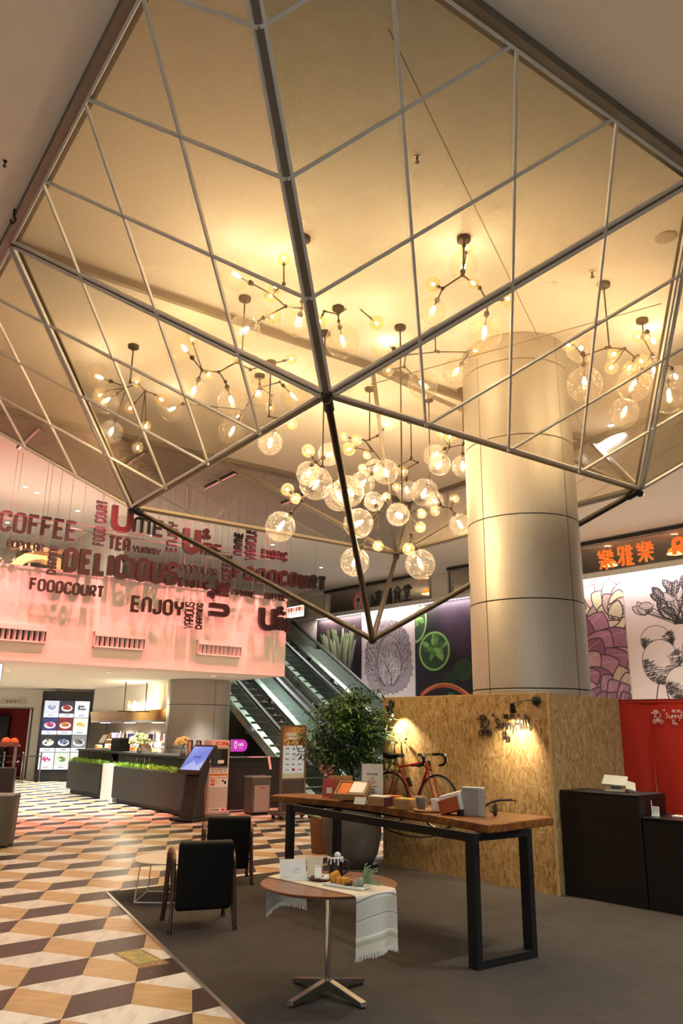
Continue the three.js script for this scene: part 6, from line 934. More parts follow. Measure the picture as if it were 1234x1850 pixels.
// ---------------------------------------------------------------- potted tree and orchid
{
  const P = V3(0.2, 0.009, -11.72), t = thing('potted_tree', 'dark green leafy tree in a large grey pot between the stall table and the booth', 'potted tree', P);
  part('pot', lathe([[0.0005, 0.03], [0.29, 0.03], [0.36, 0.16], [0.415, 0.4], [0.4, 0.62], [0.35, 0.78], [0.33, 0.78], [0.375, 0.62], [0.38, 0.5], [0.0005, 0.5]], 40), M.pot, t); part('saucer', lathe([[0.0005, 0.0], [0.33, 0.0], [0.37, 0.035], [0.36, 0.035], [0.32, 0.012], [0.0005, 0.012]], 36), std({ color: 0x7f7a74, roughness: 0.5 }), t, 'shallow grey saucer'); part('soil', tf(new THREE.CylinderGeometry(0.35, 0.35, 0.02, 28), 0, 0.7, 0), M.soil, t);
  const wood = [tube([[0, 0.6, 0], [0.02, 1.0, 0.01], [-0.02, 1.4, 0], [0.03, 1.85, 0.02], [0.02, 2.25, 0]], 0.02, 30, 8), tube([[0.06, 0.6, 0.03], [0.12, 1.0, 0.05], [0.2, 1.4, 0.04], [0.3, 1.8, 0.1]], 0.013, 24, 7), tube([[-0.06, 0.6, -0.02], [-0.12, 1.0, 0.02], [-0.24, 1.35, 0.02], [-0.36, 1.7, 0.05]], 0.013, 24, 7)], tips = [];
  for (let i = 0; i < 130; i++) {
    const a = rr(0, 6.283), el = rr(-0.45, 1.45), k = rr(0.5, 1.0), c = V3(0, 1.72, 0), tip = V3(Math.cos(a) * Math.cos(el) * 0.9 * k, 1.7 + Math.sin(el) * 0.86 * k - 0.1 * k, Math.sin(a) * Math.cos(el) * 0.8 * k), w = tip.clone().add(P), off = w.clone().sub(OSB0).dot(UN), s = w.clone().sub(OSB0).dot(UF);
    if (s > -0.15 && off < 0.14) tip.addScaledVector(UN, 0.16 - off);
    const base = V3(rr(-0.08, 0.08), Math.max(1.0, Math.min(2.1, tip.y - rr(0.15, 0.4))), rr(-0.05, 0.05)), m = base.clone().lerp(tip, 0.55); m.y += 0.1; wood.push(tube([base, m, tip], 0.0045, 8, 5)); tips.push([base, m, tip]);
  }
  part('branch', wood, M.bark, t); const mats = [], cols = [];
  for (const [b, m, tip] of tips) for (let k = 0; k < 64; k++) {
    const u = rr(0.22, 1.08), p = b.clone().multiplyScalar((1 - u) * (1 - u)).addScaledVector(m, 2 * u * (1 - u)).addScaledVector(tip, u * u).add(V3(rr(-0.085, 0.085), rr(-0.1, 0.05), rr(-0.085, 0.085)));
    const w = p.clone().add(P), off = w.clone().sub(OSB0).dot(UN), s = w.clone().sub(OSB0).dot(UF); if (s > -0.05 && off < 0.03) continue;
    mats.push(trs(p, new THREE.Euler(rr(1.1, 2.6), rr(0, 6.283), rr(-0.6, 0.6), 'YXZ'), V3(rr(0.7, 1.2), rr(0.7, 1.3), 1)));
  }
  scatter('foliage', leafBlade(0.1, 0.03), std({ color: 0xffffff, roughness: 0.55, side: THREE.DoubleSide }), t, mats, [0x23441a, 0x2c5220, 0x3a6428, 0x1c3a14, 0x48742f].map((c) => new THREE.Color(c)));
  const o = thing('orchid', 'small pink and white orchid standing behind the left end of the long table', 'orchid', [-0.24, 0.001, -12.9]);
  part('pot', lathe([[0.0005, 0], [0.16, 0], [0.2, 0.5], [0.18, 0.5], [0.0005, 0.46]], 24), std({ color: 0x8a5a44, roughness: 0.7 }), o); part('stem', [tube([[0, 0.46, 0], [0.04, 0.9, 0], [0.16, 1.25, 0.05], [0.3, 1.32, 0.1]], 0.007, 20, 6), tube([[0, 0.46, 0], [-0.05, 0.9, 0.02], [0.02, 1.25, 0.05], [0.12, 1.4, 0.1]], 0.007, 20, 6)], M.leaf, o);
  const pet = [[], []]; for (let k = 0; k < 16; k++) { const u = k / 15, c = k % 2 ? V3(0.04 + 0.26 * u, 1.15 + 0.17 * u, 0.06 + 0.05 * u) : V3(-0.02 + 0.14 * u, 1.2 + 0.2 * u, 0.05 + 0.06 * u); for (let a = 0; a < 5; a++) { const e = a / 5 * 6.283; pet[k % 3 ? 0 : 1].push(tf(new THREE.SphereGeometry(0.026, 8, 6).scale(1, 0.75, 0.25), c.x + Math.cos(e) * 0.026 + rr(-0.02, 0.02), c.y + Math.sin(e) * 0.026 + rr(-0.02, 0.02), c.z)); } }
  part('blossom', pet[0], std({ color: 0xd9a3b0, roughness: 0.7, side: THREE.DoubleSide }), o); part('blossom', pet[1], std({ color: 0xb02c4e, roughness: 0.7, side: THREE.DoubleSide }), o); part('leaf', [tf(new THREE.SphereGeometry(0.18, 12, 8).scale(1, 0.1, 0.3), 0.14, 0.52, 0, 0, 0.4, 0.3), tf(new THREE.SphereGeometry(0.18, 12, 8).scale(1, 0.1, 0.3), -0.14, 0.52, 0.03, 0, -0.3, -0.3)], M.leaf2, o);
}
// ---------------------------------------------------------------- long timber table and what lies on it
const TT = 1.075;
{
  const t = thing('long_table', 'long high table with a thick live-edge timber top on black steel frames', 'table');
  const poly = [[1.228, -6.82], [0.96, -7.36], [0.68, -7.9], [0.28, -8.61], [-0.07, -9.03], [-0.4, -9.31], [-0.77, -9.54], [-0.74, -9.68], [-0.6, -9.8], [-0.41, -9.92], [0.2, -9.35], [0.9, -8.58], [1.63, -7.8], [1.84, -7.62], [1.93, -7.49], [1.80, -7.36], [1.62, -7.19], [1.4, -6.96]];
  const top = slab(poly, TT - 0.068, TT, 0.007); { const uv = top.attributes.uv, c = Math.cos(0.93), s = Math.sin(0.93); for (let i = 0; i < uv.count; i++) { const a = uv.getX(i), b = uv.getY(i); uv.setXY(i, a * c + b * s, -a * s + b * c); } }
  part('top', top, M.tableWood, t);
  const P = V3(-0.53, 0, -9.28), Q = V3(-0.01, 0, -9.63), C = V3(1.10, 0, -6.87), D = V3(1.62, 0, -7.24), y = (v, h) => v.clone().setY(h), up = V3(0, 1, 0), ins = (a, b, k) => a.clone().lerp(b, k / a.distanceTo(b));
  const steel = std({ color: 0x030303, roughness: 0.7, metalness: 0 });
  for (const [a, b] of [[P, Q], [C, D]]) {
    const s = b.clone().sub(a).normalize(); part('leg', beam(y(a, 0.01), y(a, TT - 0.07), 0.1, 0.06, s), steel, t); part('leg', beam(y(b, 0.01), y(b, TT - 0.07), 0.1, 0.06, s), steel, t);
    part('foot_rail', beam(y(ins(a, b, 0.03), 0.04), y(ins(b, a, 0.03), 0.04), 0.1, 0.06, up), steel, t); part('top_rail', beam(y(ins(a, b, 0.03), TT - 0.1), y(ins(b, a, 0.03), TT - 0.1), 0.1, 0.06, up), steel, t);
  }
  for (const [a, b] of [[P, C], [Q, D]]) part('apron', beam(y(a, TT - 0.105), y(b, TT - 0.105), 0.04, 0.07, up), steel, t);
}
const lay = (x, z) => [x, TT + 0.001, z];
{ // things on the long table, left to right
  let t = thing('card_stand', 'small clear stand with a red card at the left end of the long table', 'card stand', lay(-0.1, -9.2), -0.15); part('card', box(0.15, 0.2, 0.004, 0, 0.11, 0, -0.15, 0, 0), std({ color: 0xc2432e, roughness: 0.6 }), t); part('cover', [box(0.17, 0.22, 0.004, 0, 0.112, 0.007, -0.15, 0, 0), box(0.17, 0.004, 0.09, 0, 0.002, 0.02)], M.glass, t); part('white_patch', box(0.06, 0.06, 0.003, 0, 0.085, 0.01, -0.15, 0, 0), M.paper, t);
  t = thing('display_board', 'upright kraft board leaning behind the open gift box', 'board', lay(0.02, -9.22), -0.2); part('panel', rbox(0.27, 0.24, 0.03, 0.004, 0, 0.12, -0.02, -0.1, 0, 0), std({ color: 0xb9895a, roughness: 0.8, map: grainTex }), t); part('print', box(0.16, 0.12, 0.002, 0, 0.12, 0.0, -0.1, 0, 0), std({ color: 0xa8763f, roughness: 0.8 }), t);
  t = thing('gift_box', 'large open wooden gift box propped up with orange and pale packs inside', 'gift box', lay(0.16, -8.93), -0.35);
  const tray = []; for (const [w, h, d, x, y, z] of [[0.34, 0.012, 0.24, 0, 0.006, 0], [0.34, 0.07, 0.012, 0, 0.035, 0.12], [0.34, 0.07, 0.012, 0, 0.035, -0.12], [0.012, 0.07, 0.24, -0.165, 0.035, 0], [0.012, 0.07, 0.24, 0.165, 0.035, 0]]) tray.push(box(w, h, d, x, y, z)); const tilt = (g) => tf(g, 0, 0.075, 0, 0.5, 0, 0);
  part('tray', tray.map(tilt), M.kraft, t); part('orange_pack', tilt(rbox(0.12, 0.05, 0.2, 0.006, -0.085, 0.04, 0)), M.orange, t); part('pale_pack', tilt(rbox(0.16, 0.06, 0.2, 0.006, 0.07, 0.05, 0)), M.paper, t); part('prop', box(0.3, 0.12, 0.03, 0, 0.06, -0.1), M.kraftDark, t);
  t = thing('tent_card', 'small white folded tent card before the open gift box', 'card', lay(0.235, -8.55), -0.5); part('front_flap', box(0.13, 0.075, 0.002, 0, 0.034, 0.022, -0.45, 0, 0), M.paper, t); part('rear_flap', box(0.13, 0.075, 0.002, 0, 0.034, -0.012, 0.45, 0, 0), M.paper, t);
  const price = paint(256, 384, (g) => { bar(g, 0, 0, 256, 384, '#e4dfd4'); g.fillStyle = '#8a847a'; g.font = '20px serif'; g.textAlign = 'center'; g.beginPath(); g.arc(128, 22, 11, 0, 7); g.stroke(); squig(g, 62, 96, 132, 22, 8, '#241d1a'); squig(g, 104, 142, 46, 14, 3, '#6a5a52'); g.fillStyle = '#b8342c'; g.font = '54px sans-serif'; g.fillText('820', 122, 206); bar(g, 170, 196, 8, 10, '#b8342c'); squig(g, 58, 232, 140, 16, 9, '#8a7a72'); squig(g, 92, 262, 74, 22, 4, '#241d1a'); squig(g, 84, 290, 100, 22, 5, '#241d1a'); bar(g, 116, 326, 30, 3, '#8a847a'); });
  t = thing('price_sign', 'tall white price sign reading 820 standing at the rear of the long table', 'sign', lay(0.37, -8.98), -0.25); part('board', box(0.235, 0.38, 0.006, 0, 0.19, 0), M.paper, t); part('print', tf(new THREE.PlaneGeometry(0.23, 0.375), 0, 0.19, 0.004), printed(price), t); part('foot', box(0.2, 0.006, 0.09, 0, 0.003, -0.03), M.glass, t);
  const kraftBox = (label, x, z, yaw, w, h, d, top, side) => { const b = thing('kraft_box', label, 'box', lay(x, z), yaw); part('body', rbox(w, h, d, 0.004, 0, h / 2, 0), M.kraft, b); part('lid', rbox(w * 0.94, 0.012, d * 0.9, 0.003, 0, h + 0.004, 0), top, b); if (side) part('sleeve', box(0.008, h * 0.96, d * 0.98, w / 2 + 0.002, h / 2, 0), side, b); return b; };
  kraftBox('low kraft box with a dark red end just right of the tent card', 0.42, -8.4, -0.62, 0.2, 0.085, 0.15, M.paper, std({ color: 0x4a1a20, roughness: 0.7 })); kraftBox('flat kraft box with an orange top behind the low boxes', 0.56, -8.52, -0.6, 0.17, 0.08, 0.14, M.orange); kraftBox('kraft box with a pale yellow card on its lid left of the round tray', 0.66, -8.06, -0.62, 0.19, 0.09, 0.15, M.yellow); kraftBox('plain kraft box close behind the yellow-topped box', 0.8, -8.18, -0.6, 0.12, 0.1, 0.13, M.kraft);
  t = thing('round_tray', 'round pale timber tray holding the grey and the white pot', 'tray', lay(0.86, -7.86)); part('disc', lathe([[0.0005, 0], [0.14, 0], [0.15, 0.012], [0.15, 0.02], [0.14, 0.018], [0.0005, 0.014]], 36), M.kraft, t);
  const pot = (label, x, z, m, fill) => { const b = thing('small_pot', label, 'pot', [x, TT + 0.018, z]); part('cup', lathe([[0.0005, 0.002], [0.04, 0], [0.044, 0.075], [0.05, 0.077], [0.05, 0.1], [0.044, 0.1], [0.038, 0.01], [0.0005, 0.008]], 24), m, b); part('filling', fill, fill.mat, b); };
  const f1 = [...Array(7)].map((_, k) => rod([0, 0.07, 0], [Math.cos(k) * 0.035, 0.125, Math.sin(k) * 0.035], 0.005, 5, 0.001)); f1.mat = M.steel; pot('small grey pot with tiny silver leaves on the round tray', 0.79, -7.91, std({ color: 0x6d6f70, roughness: 0.7 }), f1); const f2 = [cyl(0.043, 0.043, 0.01, 0, 0.085, 0)]; f2.mat = M.paper; pot('small white pot on the round tray', 0.92, -7.82, M.white, f2);
  t = thing('gift_box', 'red and grey gift box propped open right of the white pot', 'gift box', lay(1.05, -7.58), -0.7); const t2 = (g) => tf(g, 0, 0.085, 0, 0.0, 0.0, 0.28); part('body', t2(rbox(0.22, 0.12, 0.15, 0.005)), std({ color: 0xb4552c, roughness: 0.6 }), t); part('end_panel', t2(box(0.01, 0.124, 0.154, 0.112, 0, 0)), std({ color: 0xa9a8a6, roughness: 0.6 }), t); part('contents', t2(box(0.2, 0.05, 0.12, 0, 0.075, -0.01, 0.15, 0.2, 0)), M.paper, t); part('prop', box(0.04, 0.09, 0.1, 0.09, 0.045, 0), M.black, t);
  t = thing('display_box', 'upright silver-grey box standing right of the propped red box', 'box', lay(1.225, -7.5), -0.55); part('body', rbox(0.2, 0.235, 0.07, 0.004, 0, 0.1175, 0), std({ color: 0xa7a29b, roughness: 0.35, metalness: 0.3 }), t); part('lid', rbox(0.195, 0.01, 0.066, 0.003, 0, 0.24, 0), M.paper, t); part('spine', box(0.04, 0.23, 0.002, 0.08, 0.117, 0.036), std({ color: 0xb4b2b6, roughness: 0.4 }), t);
  t = thing('dried_pod', 'long curved dark seed pod propped on the right end of the long table', 'seed pod', lay(1.36, -7.9)); part('pod', tube([[0, 0.012, 0], [0.07, 0.07, 0.0], [0.16, 0.1, -0.01], [0.26, 0.105, -0.02], [0.3, 0.108, -0.02]], 0.011, 30, 8), std({ color: 0x20140e, roughness: 0.6 }), t); part('stalk', rod([0.29, 0.105, -0.02], [0.34, 0.1, -0.02], 0.006, 6), M.bark, t); part('prop', rod([0.14, 0, -0.005], [0.14, 0.085, -0.008], 0.003, 5), M.black, t);
  t = thing('air_plant', 'little dark tuft of air plant lying on the right end of the long table', 'plant', lay(1.42, -7.52)); const tuft = []; for (let k = 0; k < 40; k++) { const a = rr(0, 6.283), e = rr(0.2, 1.4); tuft.push(rod([0, 0.012, 0], [Math.cos(a) * Math.cos(e) * 0.055, 0.012 + Math.sin(e) * 0.095, Math.sin(a) * Math.cos(e) * 0.055], 0.006, 5, 0.001)); } part('leaves', tuft, std({ color: 0x4f5240, roughness: 0.8 }), t); part('base', ball(0.02, 0, 0.018, 0, 10), M.bark, t);
}
// ---------------------------------------------------------------- round table with its runner
const RT = V3(-0.06, 0, -6.2), RH = 0.735;
{
  const t = thing('round_table', 'round reddish timber table on a chrome post with a four-star foot', 'table', [RT.x, 0.009, RT.z]);
  part('top', lathe([[0.0005, RH - 0.042], [0.44, RH - 0.042], [0.485, RH - 0.026], [0.5, RH - 0.016], [0.498, RH - 0.01], [0.49, RH - 0.009], [0.0005, RH - 0.009]], 72), M.teak, t); { const m = t.children[0].geometry, uv = m.attributes.uv, p = m.attributes.position; for (let i = 0; i < uv.count; i++) uv.setXY(i, p.getX(i), p.getZ(i)); }
  part('post', lathe([[0.0005, 0.08], [0.022, 0.08], [0.022, RH - 0.06], [0.06, RH - 0.05], [0.06, RH - 0.042], [0.0005, RH - 0.042]], 28), M.chrome, t);
  const arm = (a) => { const g = prism([[0.0, 0.05], [0.05, 0.095], [0.36, 0.035], [0.375, 0.012], [0.35, 0.012], [0.04, 0.045]], 0.045, 0.003); return tf(g, 0, 0, 0, 0, a, 0).translate(Math.sin(-a) * 0 , 0, 0); };
  for (const a of [0.83, 2.3, 3.97, 5.45]) { const g = prism([[0.0, 0.045], [0.0, 0.1], [0.05, 0.095], [0.365, 0.035], [0.375, 0.016], [0.35, 0.012]], 0.045, 0.003).translate(0, 0, -0.0225); part('foot', tf(g, 0, 0, 0, 0, a, 0), std({ color: 0x8f8a84, roughness: 0.3, metalness: 0.9 }), t); part('glide', cyl(0.014, 0.014, 0.014, Math.cos(a) * 0.35, 0.007, -Math.sin(a) * 0.35, 12), M.black, t); }
}
{ // striped runner draped across the round table
  const t = thing('table_runner', 'striped pale woven runner draped across the round table with fringed ends', 'table runner', [RT.x, 0.009, RT.z], -0.80), W = 0.4, top = RH - 0.0085, R = 0.502;
  const stripes = dataTex(64, 512, (u, v) => { const y = Math.abs(v - 0.5) * 2 * 1.0, n = 0.95 + 0.05 * hash(Math.floor(u * 64), Math.floor(v * 512), 5); let c = hex(0xd9ccb6); if (y > 0.56) c = hex(0xd3ccbd); if ((y > 0.6 && y < 0.615) || (y > 0.74 && y < 0.75)) c = hex(0x8f939a); if (y > 0.63 && y < 0.73) c = hex(0xc6c4b8); if (y > 0.77 && y < 0.86) c = hex(0xcbc8bb); if (y > 0.87 && y < 0.885) c = hex(0xf0ece4); if (y > 0.9 && y < 0.93) c = hex(0xb7b79e); return c.map((k) => k * n); });
  const nu = 120, nv = 24, cols = [], half = 0.84; // arc length along the runner from -half to half
  const at = (sl, w, lift) => { const e = Math.sqrt(R * R - w * w), far = sl < 0, L = Math.abs(sl), rad = 0.02; let x, y; if (L <= e - rad * 0.2) { x = L; y = top + lift; } else { const d = L - (e - rad * 0.2), a = Math.min(d / rad, Math.PI / 2), h = Math.max(0, d - rad * Math.PI / 2); x = e - rad * 0.2 + Math.sin(a) * (rad + lift); y = top - rad + Math.cos(a) * (rad + lift) - h; x += h * 0.05 + Math.sin(w * 17 + (far ? 2 : 0.6)) * 0.035 * Math.min(1, h * 3.2) - (w > 0 ? 0 : 0) ; } return [far ? -x : x, y, w + (L > e ? Math.sin(L * 6) * 0.006 : 0)]; };
  const sheet = (lift, flip) => { const p = [], uv = [], ix = []; for (let i = 0; i <= nu; i++) for (let j = 0; j <= nv; j++) { const sl = -half * 0.86 + (half * 0.86 + half) * i / nu, w = (j / nv - 0.5) * W; p.push(...at(sl, w, lift)); uv.push(j / nv, sl / (2 * half) + 0.5); } for (let i = 0; i < nu; i++) for (let j = 0; j < nv; j++) { const a = i * (nv + 1) + j, b = a + nv + 1; ix.push(...(flip ? [a, b, a + 1, b, b + 1, a + 1] : [a, a + 1, b, b, a + 1, b + 1])); } const g = new THREE.BufferGeometry(); g.setAttribute('position', new THREE.Float32BufferAttribute(p, 3)); g.setAttribute('uv', new THREE.Float32BufferAttribute(uv, 2)); g.setIndex(ix); g.computeVertexNormals(); return g; };
  part('cloth', [sheet(0.0005, true), sheet(0.0028, false)], std({ map: stripes, roughness: 0.95, side: THREE.DoubleSide }), t);
  for (const e of [-half * 0.86, half]) { const f = []; for (let j = 0; j < 70; j++) { const w = (j / 69 - 0.5) * W, p = at(e, w, 0.0015); f.push(rod(p, [p[0] + rr(-0.004, 0.004), p[1] - rr(0.022, 0.034), p[2] + rr(-0.004, 0.004)], 0.0022, 4)); } part('fringe', f, M.paper, t, 'short white fringe'); }
}
{ // things on the round table
  const y = RH + 0.004, at = (x, z, dy = 0) => [x, y + dy, z];
  let t = thing('booklet', 'open white booklet standing at the rear of the round table', 'booklet', at(-0.245, -6.36), 0.1); part('left_page', box(0.2, 0.13, 0.003, -0.09, 0.064, 0, -0.18, 0.12, 0), M.paper, t); part('right_page', box(0.13, 0.14, 0.003, 0.075, 0.069, -0.005, -0.12, -0.55, 0), std({ color: 0xddd6bd, roughness: 0.9 }), t);
  t = thing('card_stand', 'white card with a line drawing leaning before the open booklet', 'card stand', at(-0.31, -6.28), 0.15); part('card', box(0.14, 0.1, 0.003, 0, 0.06, -0.01, -0.3, 0, 0), M.paper, t); part('drawing', tf(new THREE.PlaneGeometry(0.12, 0.085), 0, 0.061, -0.0075, -0.3, 0, 0), printed(paint(192, 128, (g) => { bar(g, 0, 0, 192, 128, '#e8e5de'); g.strokeStyle = '#9a9a9e'; g.lineWidth = 4; for (const [x, yy, rx, ry] of [[70, 80, 30, 16], [118, 70, 34, 22], [116, 48, 26, 12]]) { g.beginPath(); g.ellipse(x, yy, rx, ry, 0, 0, 7); g.stroke(); } })), t); part('ledge', [box(0.2, 0.03, 0.004, 0.01, 0.015, 0.02), box(0.2, 0.004, 0.07, 0.01, 0.002, -0.01)], M.paper, t);
  t = thing('oval_tray', 'brown oval tray with wrapped samples beside the dark mug', 'tray', at(-0.09, -6.25), -0.2); part('dish', lathe([[0.0005, 0.004], [0.11, 0.0], [0.135, 0.02], [0.128, 0.022], [0.105, 0.008], [0.0005, 0.009]], 40).scale(1, 1, 0.62), std({ color: 0x5a2f20, roughness: 0.4 }), t);
  [[-0.14, -6.235, 0.3, 'left white wrapped sample leaning on the brown oval tray'], [-0.075, -6.225, 0.7, 'right white wrapped sample lying on the brown oval tray']].forEach(([x, z, r, l], k) => { const q = thing('wrapped_sample', l, 'snack', at(x, z, 0.012), r); part('pack', k ? rbox(0.06, 0.025, 0.035, 0.006, 0, 0.014, 0, 0, 0, 0.3) : rbox(0.055, 0.075, 0.012, 0.004, 0, 0.04, -0.01, -0.3, 0, 0), M.paper, q); part('seal', k ? box(0.02, 0.012, 0.036, -0.036, 0.008, 0) : box(0.05, 0.01, 0.004, 0, 0.085, -0.022), M.white, q); });
  t = thing('mug', 'tall dark mug with white drip glaze round its rim on the round table', 'mug', at(-0.015, -6.36)); part('cup', lathe([[0.0005, 0], [0.05, 0], [0.056, 0.01], [0.056, 0.145], [0.051, 0.148], [0.05, 0.02], [0.0005, 0.016]], 32), std({ color: 0x1d1418, roughness: 0.25 }), t); part('handle', tube([[0.05, 0.125, 0.0], [0.092, 0.115, 0.01], [0.097, 0.06, 0.012], [0.055, 0.025, 0.006]], 0.009, 24, 8), std({ color: 0x23252c, roughness: 0.3 }), t);
  const dr = [lathe([[0.0515, 0.142], [0.0575, 0.138], [0.0575, 0.149], [0.05, 0.151]], 32)]; [[0.3, 0.03], [0.75, 0.02], [1.2, 0.045], [1.7, 0.025], [2.2, 0.04], [2.9, 0.02], [3.6, 0.035], [4.5, 0.03], [5.3, 0.025]].forEach(([a, L]) => dr.push(rod([Math.cos(a) * 0.0565, 0.145, Math.sin(a) * 0.0565], [Math.cos(a) * 0.0565, 0.145 - L, Math.sin(a) * 0.0565], 0.0055, 8, 0.0055), ball(0.0062, Math.cos(a) * 0.0565, 0.145 - L, Math.sin(a) * 0.0565, 8))); part('glaze', dr, M.white, t, 'white glaze drips'); part('lid_knob', ball(0.026, 0.015, 0.155, -0.01, 12), M.white, t);
  t = thing('serving_board', 'long white serving board with cut cakes at the front of the round table', 'serving board', at(0.065, -6.02), -0.62); part('board', rbox(0.34, 0.014, 0.12, 0.006, 0, 0.008, 0), M.white, t); part('rim', [rbox(0.345, 0.006, 0.008, 0.002, 0, 0.016, 0.058), rbox(0.345, 0.006, 0.008, 0.002, 0, 0.016, -0.058)], M.white, t);
  const cake = std({ color: 0xc98a2e, roughness: 0.8, bumpMap: fineBump, bumpScale: 0.002 }), crust = std({ color: 0x9a5a1c, roughness: 0.85 }), c = (x, z) => { const a = 0.62; return [0.065 + x * Math.cos(a) - z * Math.sin(a), y + 0.016, -6.02 + x * Math.sin(a) + z * Math.cos(a)]; };
  [[-0.11, -0.015, 0.3, 0.055, 'tallest cut cake tilted at the left end of the white board'], [-0.055, 0.0, -0.1, 0.042, 'second small cake from the left on the white board'], [0.0, 0.015, 0.4, 0.046, 'third cake, lying broad and cut open on the white board'], [0.03, -0.03, 0.9, 0.03, 'smallest reddish cake piece beside the crumbs on the white board']].forEach(([x, z, r, s, l], k) => { const q = thing('cake', l, 'cake', c(x, z), r); part('crumb', rbox(s * 1.25, s, s, 0.006, 0, s * 0.5 + (k ? 0 : 0.012), 0, 0, 0, k ? 0 : 0.45), k === 3 ? std({ color: 0xb0582a, roughness: 0.8 }) : cake, q); part('crust', rbox(s * 1.2, s * 0.16, s * 0.96, 0.003, 0, s * 0.1, 0), crust, q); });
  t = thing('peppercorns', 'little heap of dark dried berries at the front of the white board', 'berries', c(0.055, 0.03)); t.userData.kind = 'stuff'; const pc = []; for (let k = 0; k < 34; k++) pc.push(ball(rr(0.004, 0.007), rr(-0.04, 0.04), 0.005 + rr(0, 0.012), rr(-0.02, 0.02), 6)); part('berry', pc, std({ color: 0x2c1a12, roughness: 0.7 }), t);
  t = thing('air_plant', 'silver-green spiky air plant lying across the end of the white board', 'plant', c(0.125, -0.01)); const sp = []; for (let k = 0; k < 26; k++) { const a = rr(-0.9, 1.2), e = rr(0.0, 1.3), L = rr(0.07, 0.19); sp.push(tube([[0, 0.02, 0], [Math.cos(a) * Math.cos(e) * L * 0.55, 0.02 + Math.sin(e) * L * 0.65, -Math.sin(a) * Math.cos(e) * L * 0.55], [Math.cos(a) * Math.cos(e) * L, 0.02 + Math.sin(e) * L * 0.8, -Math.sin(a) * Math.cos(e) * L]], 0.004, 8, 5)); } part('leaves', sp, std({ color: 0x7f9270, roughness: 0.75 }), t); part('bulb', [ball(0.03, -0.01, 0.026, 0, 12), ball(0.022, -0.045, 0.02, 0.005, 12)], std({ color: 0x8f8f7c, roughness: 0.8 }), t);
}
// ---------------------------------------------------------------- armchairs, wire table, floor sticker
function makeChair(label) {
  const t = thing('armchair', label, 'armchair', [0, 0, 0], 0, 'black bentwood armchairs on the carpet');
  for (const s of [-1, 1]) {
    const x = s * 0.285, hoop = (w, top, cut) => { const p = [[x + s * 0.015, 0.02, -w]]; for (let k = 0; k <= 10; k++) { const a = Math.PI * k / 10; p.push([x, top - 0.14 + Math.sin(a) * 0.14 + (k === 0 || k === 10 ? -0.06 : 0), -Math.cos(a) * w * 0.8]); } p.push([x + s * 0.015, 0.02, w]); return p; };
    part('hoop', tube(hoop(0.29, 0.66), 0.0165, 60, 10), M.bentwood, t); part('inner_hoop', tube([[x, 0.03, -0.27], [x, 0.2, -0.18], [x, 0.4, -0.12], [x, 0.6, -0.04], [x, 0.64, 0.0]], 0.012, 30, 8), M.bentwood, t); part('inner_hoop', tube([[x, 0.03, 0.27], [x, 0.2, 0.18], [x, 0.4, 0.12], [x, 0.6, 0.04], [x, 0.64, 0.0]], 0.012, 30, 8), M.bentwood, t);
    part('arm_rest', tube([[x, 0.6, -0.19], [x, 0.655, -0.11], [x, 0.672, 0], [x, 0.655, 0.11], [x, 0.6, 0.19]], 0.022, 24, 10), M.armWood, t, 'brown arm cap');
    for (const z of [-0.285, 0.285]) part('foot', cyl(0.024, 0.02, 0.03, x + s * 0.015, 0.015, z, 14), M.black, t);
  }
  part('seat_frame', [rod([-0.285, 0.3, 0.15], [0.285, 0.3, 0.15], 0.014, 10), rod([-0.285, 0.27, -0.15], [0.285, 0.27, -0.15], 0.014, 10)], M.bentwood, t);
  part('seat', rbox(0.5, 0.12, 0.5, 0.035, 0, 0.36, 0.03, -0.06, 0, 0, 3), M.leather, t);
  part('backrest', rbox(0.52, 0.6, 0.09, 0.035, 0, 0.475, -0.25, -0.1, 0, 0, 3), M.leather, t); part('top_piping', rod([-0.24, 0.77, -0.28], [0.24, 0.77, -0.28], 0.012, 8), M.leatherTop, t);
  return t;
}
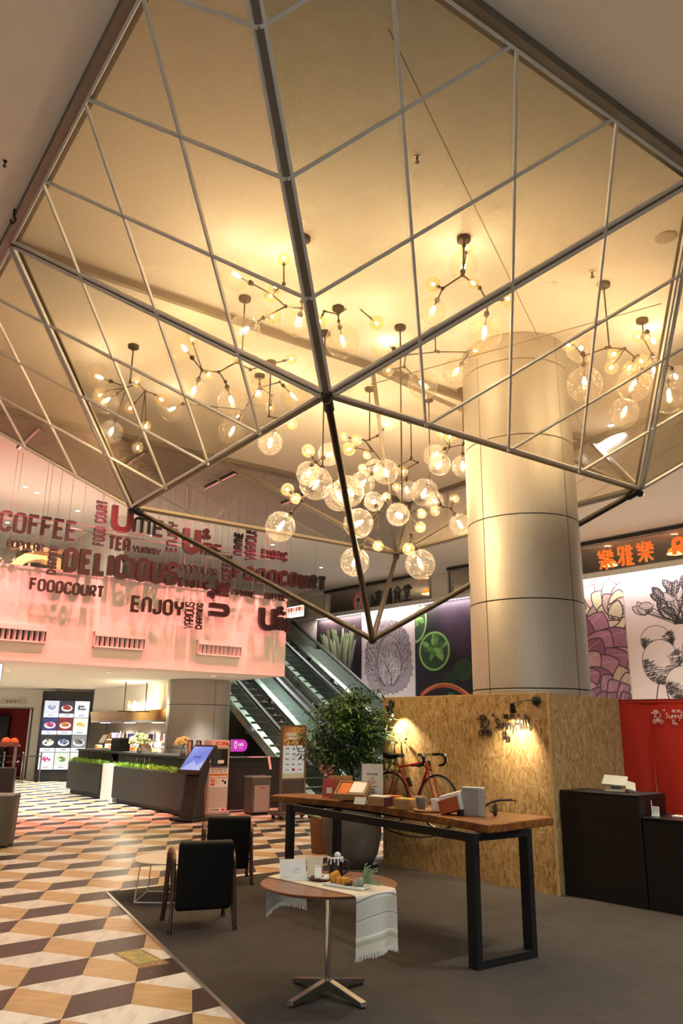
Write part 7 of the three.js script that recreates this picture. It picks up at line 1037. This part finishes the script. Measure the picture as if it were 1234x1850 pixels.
{
  const a = makeChair('black leather armchair with bentwood hoop arms, its back turned to the viewer'); a.position.set(-1.325, 0.009, -8.2); a.rotation.y = -2.806;
  const b = a.clone(); b.name = numbered('armchair'); scene.add(b); b.position.set(-1.38, 0.009, -10.42); b.rotation.y = -0.22; b.userData = { ...a.userData, label: 'black leather armchair facing forward behind the other armchair' };
  const t = thing('wire_table', 'low round white table on a thin wire frame left of the armchairs', 'table', [-1.86, 0.009, -9.42]);
  part('top', lathe([[0.0005, 0.392], [0.4, 0.392], [0.41, 0.398], [0.41, 0.405], [0.4, 0.41], [0.0005, 0.41]], 56), std({ color: 0xd8cfc2, roughness: 0.5 }), t); const w = std({ color: 0xd9d3c8, roughness: 0.4 }), q = 0.3, r = 0.007;
  for (const [x, z] of [[-1, 1], [1, 1], [-1, -1], [1, -1]]) part('leg', rod([x * q, 0.007, z * q], [x * q * 0.9, 0.392, z * q * 0.9], r, 8), w, t);
  part('base_wire', [rod([-q, 0.007, q], [q, 0.007, q], r, 8), rod([-q, 0.007, -q], [q, 0.007, -q], r, 8), rod([-q, 0.007, -q], [-q, 0.007, q], r, 8), rod([q, 0.007, -q], [q, 0.007, q], r, 8)], w, t);
  const s = thing('floor_sticker', 'worn rectangular yellow-green notice stuck on the patterned floor beside the carpet', 'floor sticker', [-1.6, 0.0004, -7.1], -0.893);
  const map = paint(320, 148, (g) => { bar(g, 0, 0, 320, 148, '#8a6a4c'); bar(g, 14, 16, 230, 112, '#b3a55c'); g.globalAlpha = 0.55; for (let i = 0; i < 160; i++) { g.fillStyle = ['#8a6a4c', '#c9be74', '#7a8a4a'][i % 3]; g.beginPath(); g.ellipse(rr(0, 320), rr(0, 148), rr(3, 22), rr(2, 7), rr(0, 3), 0, 7); g.fill(); } g.globalAlpha = 0.8; g.lineWidth = 5; g.strokeStyle = '#5f7a4c'; for (let i = 0; i < 4; i++) { const x = 80 + i * 38; g.beginPath(); g.moveTo(x, 44); g.lineTo(x + 24, 44); g.moveTo(x + 12, 34); g.lineTo(x + 12, 84); g.moveTo(x, 64); g.lineTo(x + 26, 64); g.moveTo(x + 2, 86); g.lineTo(x + 24, 80); g.stroke(); } bar(g, 30, 18, 6, 50, '#3a3a30'); g.globalAlpha = 1; });
  const top = new THREE.PlaneGeometry(0.544, 0.247).rotateX(-Math.PI / 2).translate(0, 0.0013, 0); part('film', box(0.545, 0.0012, 0.248, 0, 0.0006, 0), M.yellow, s); part('print', top, printed(map, { roughness: 0.5 }), s);
}
renderer.render(scene, camera);
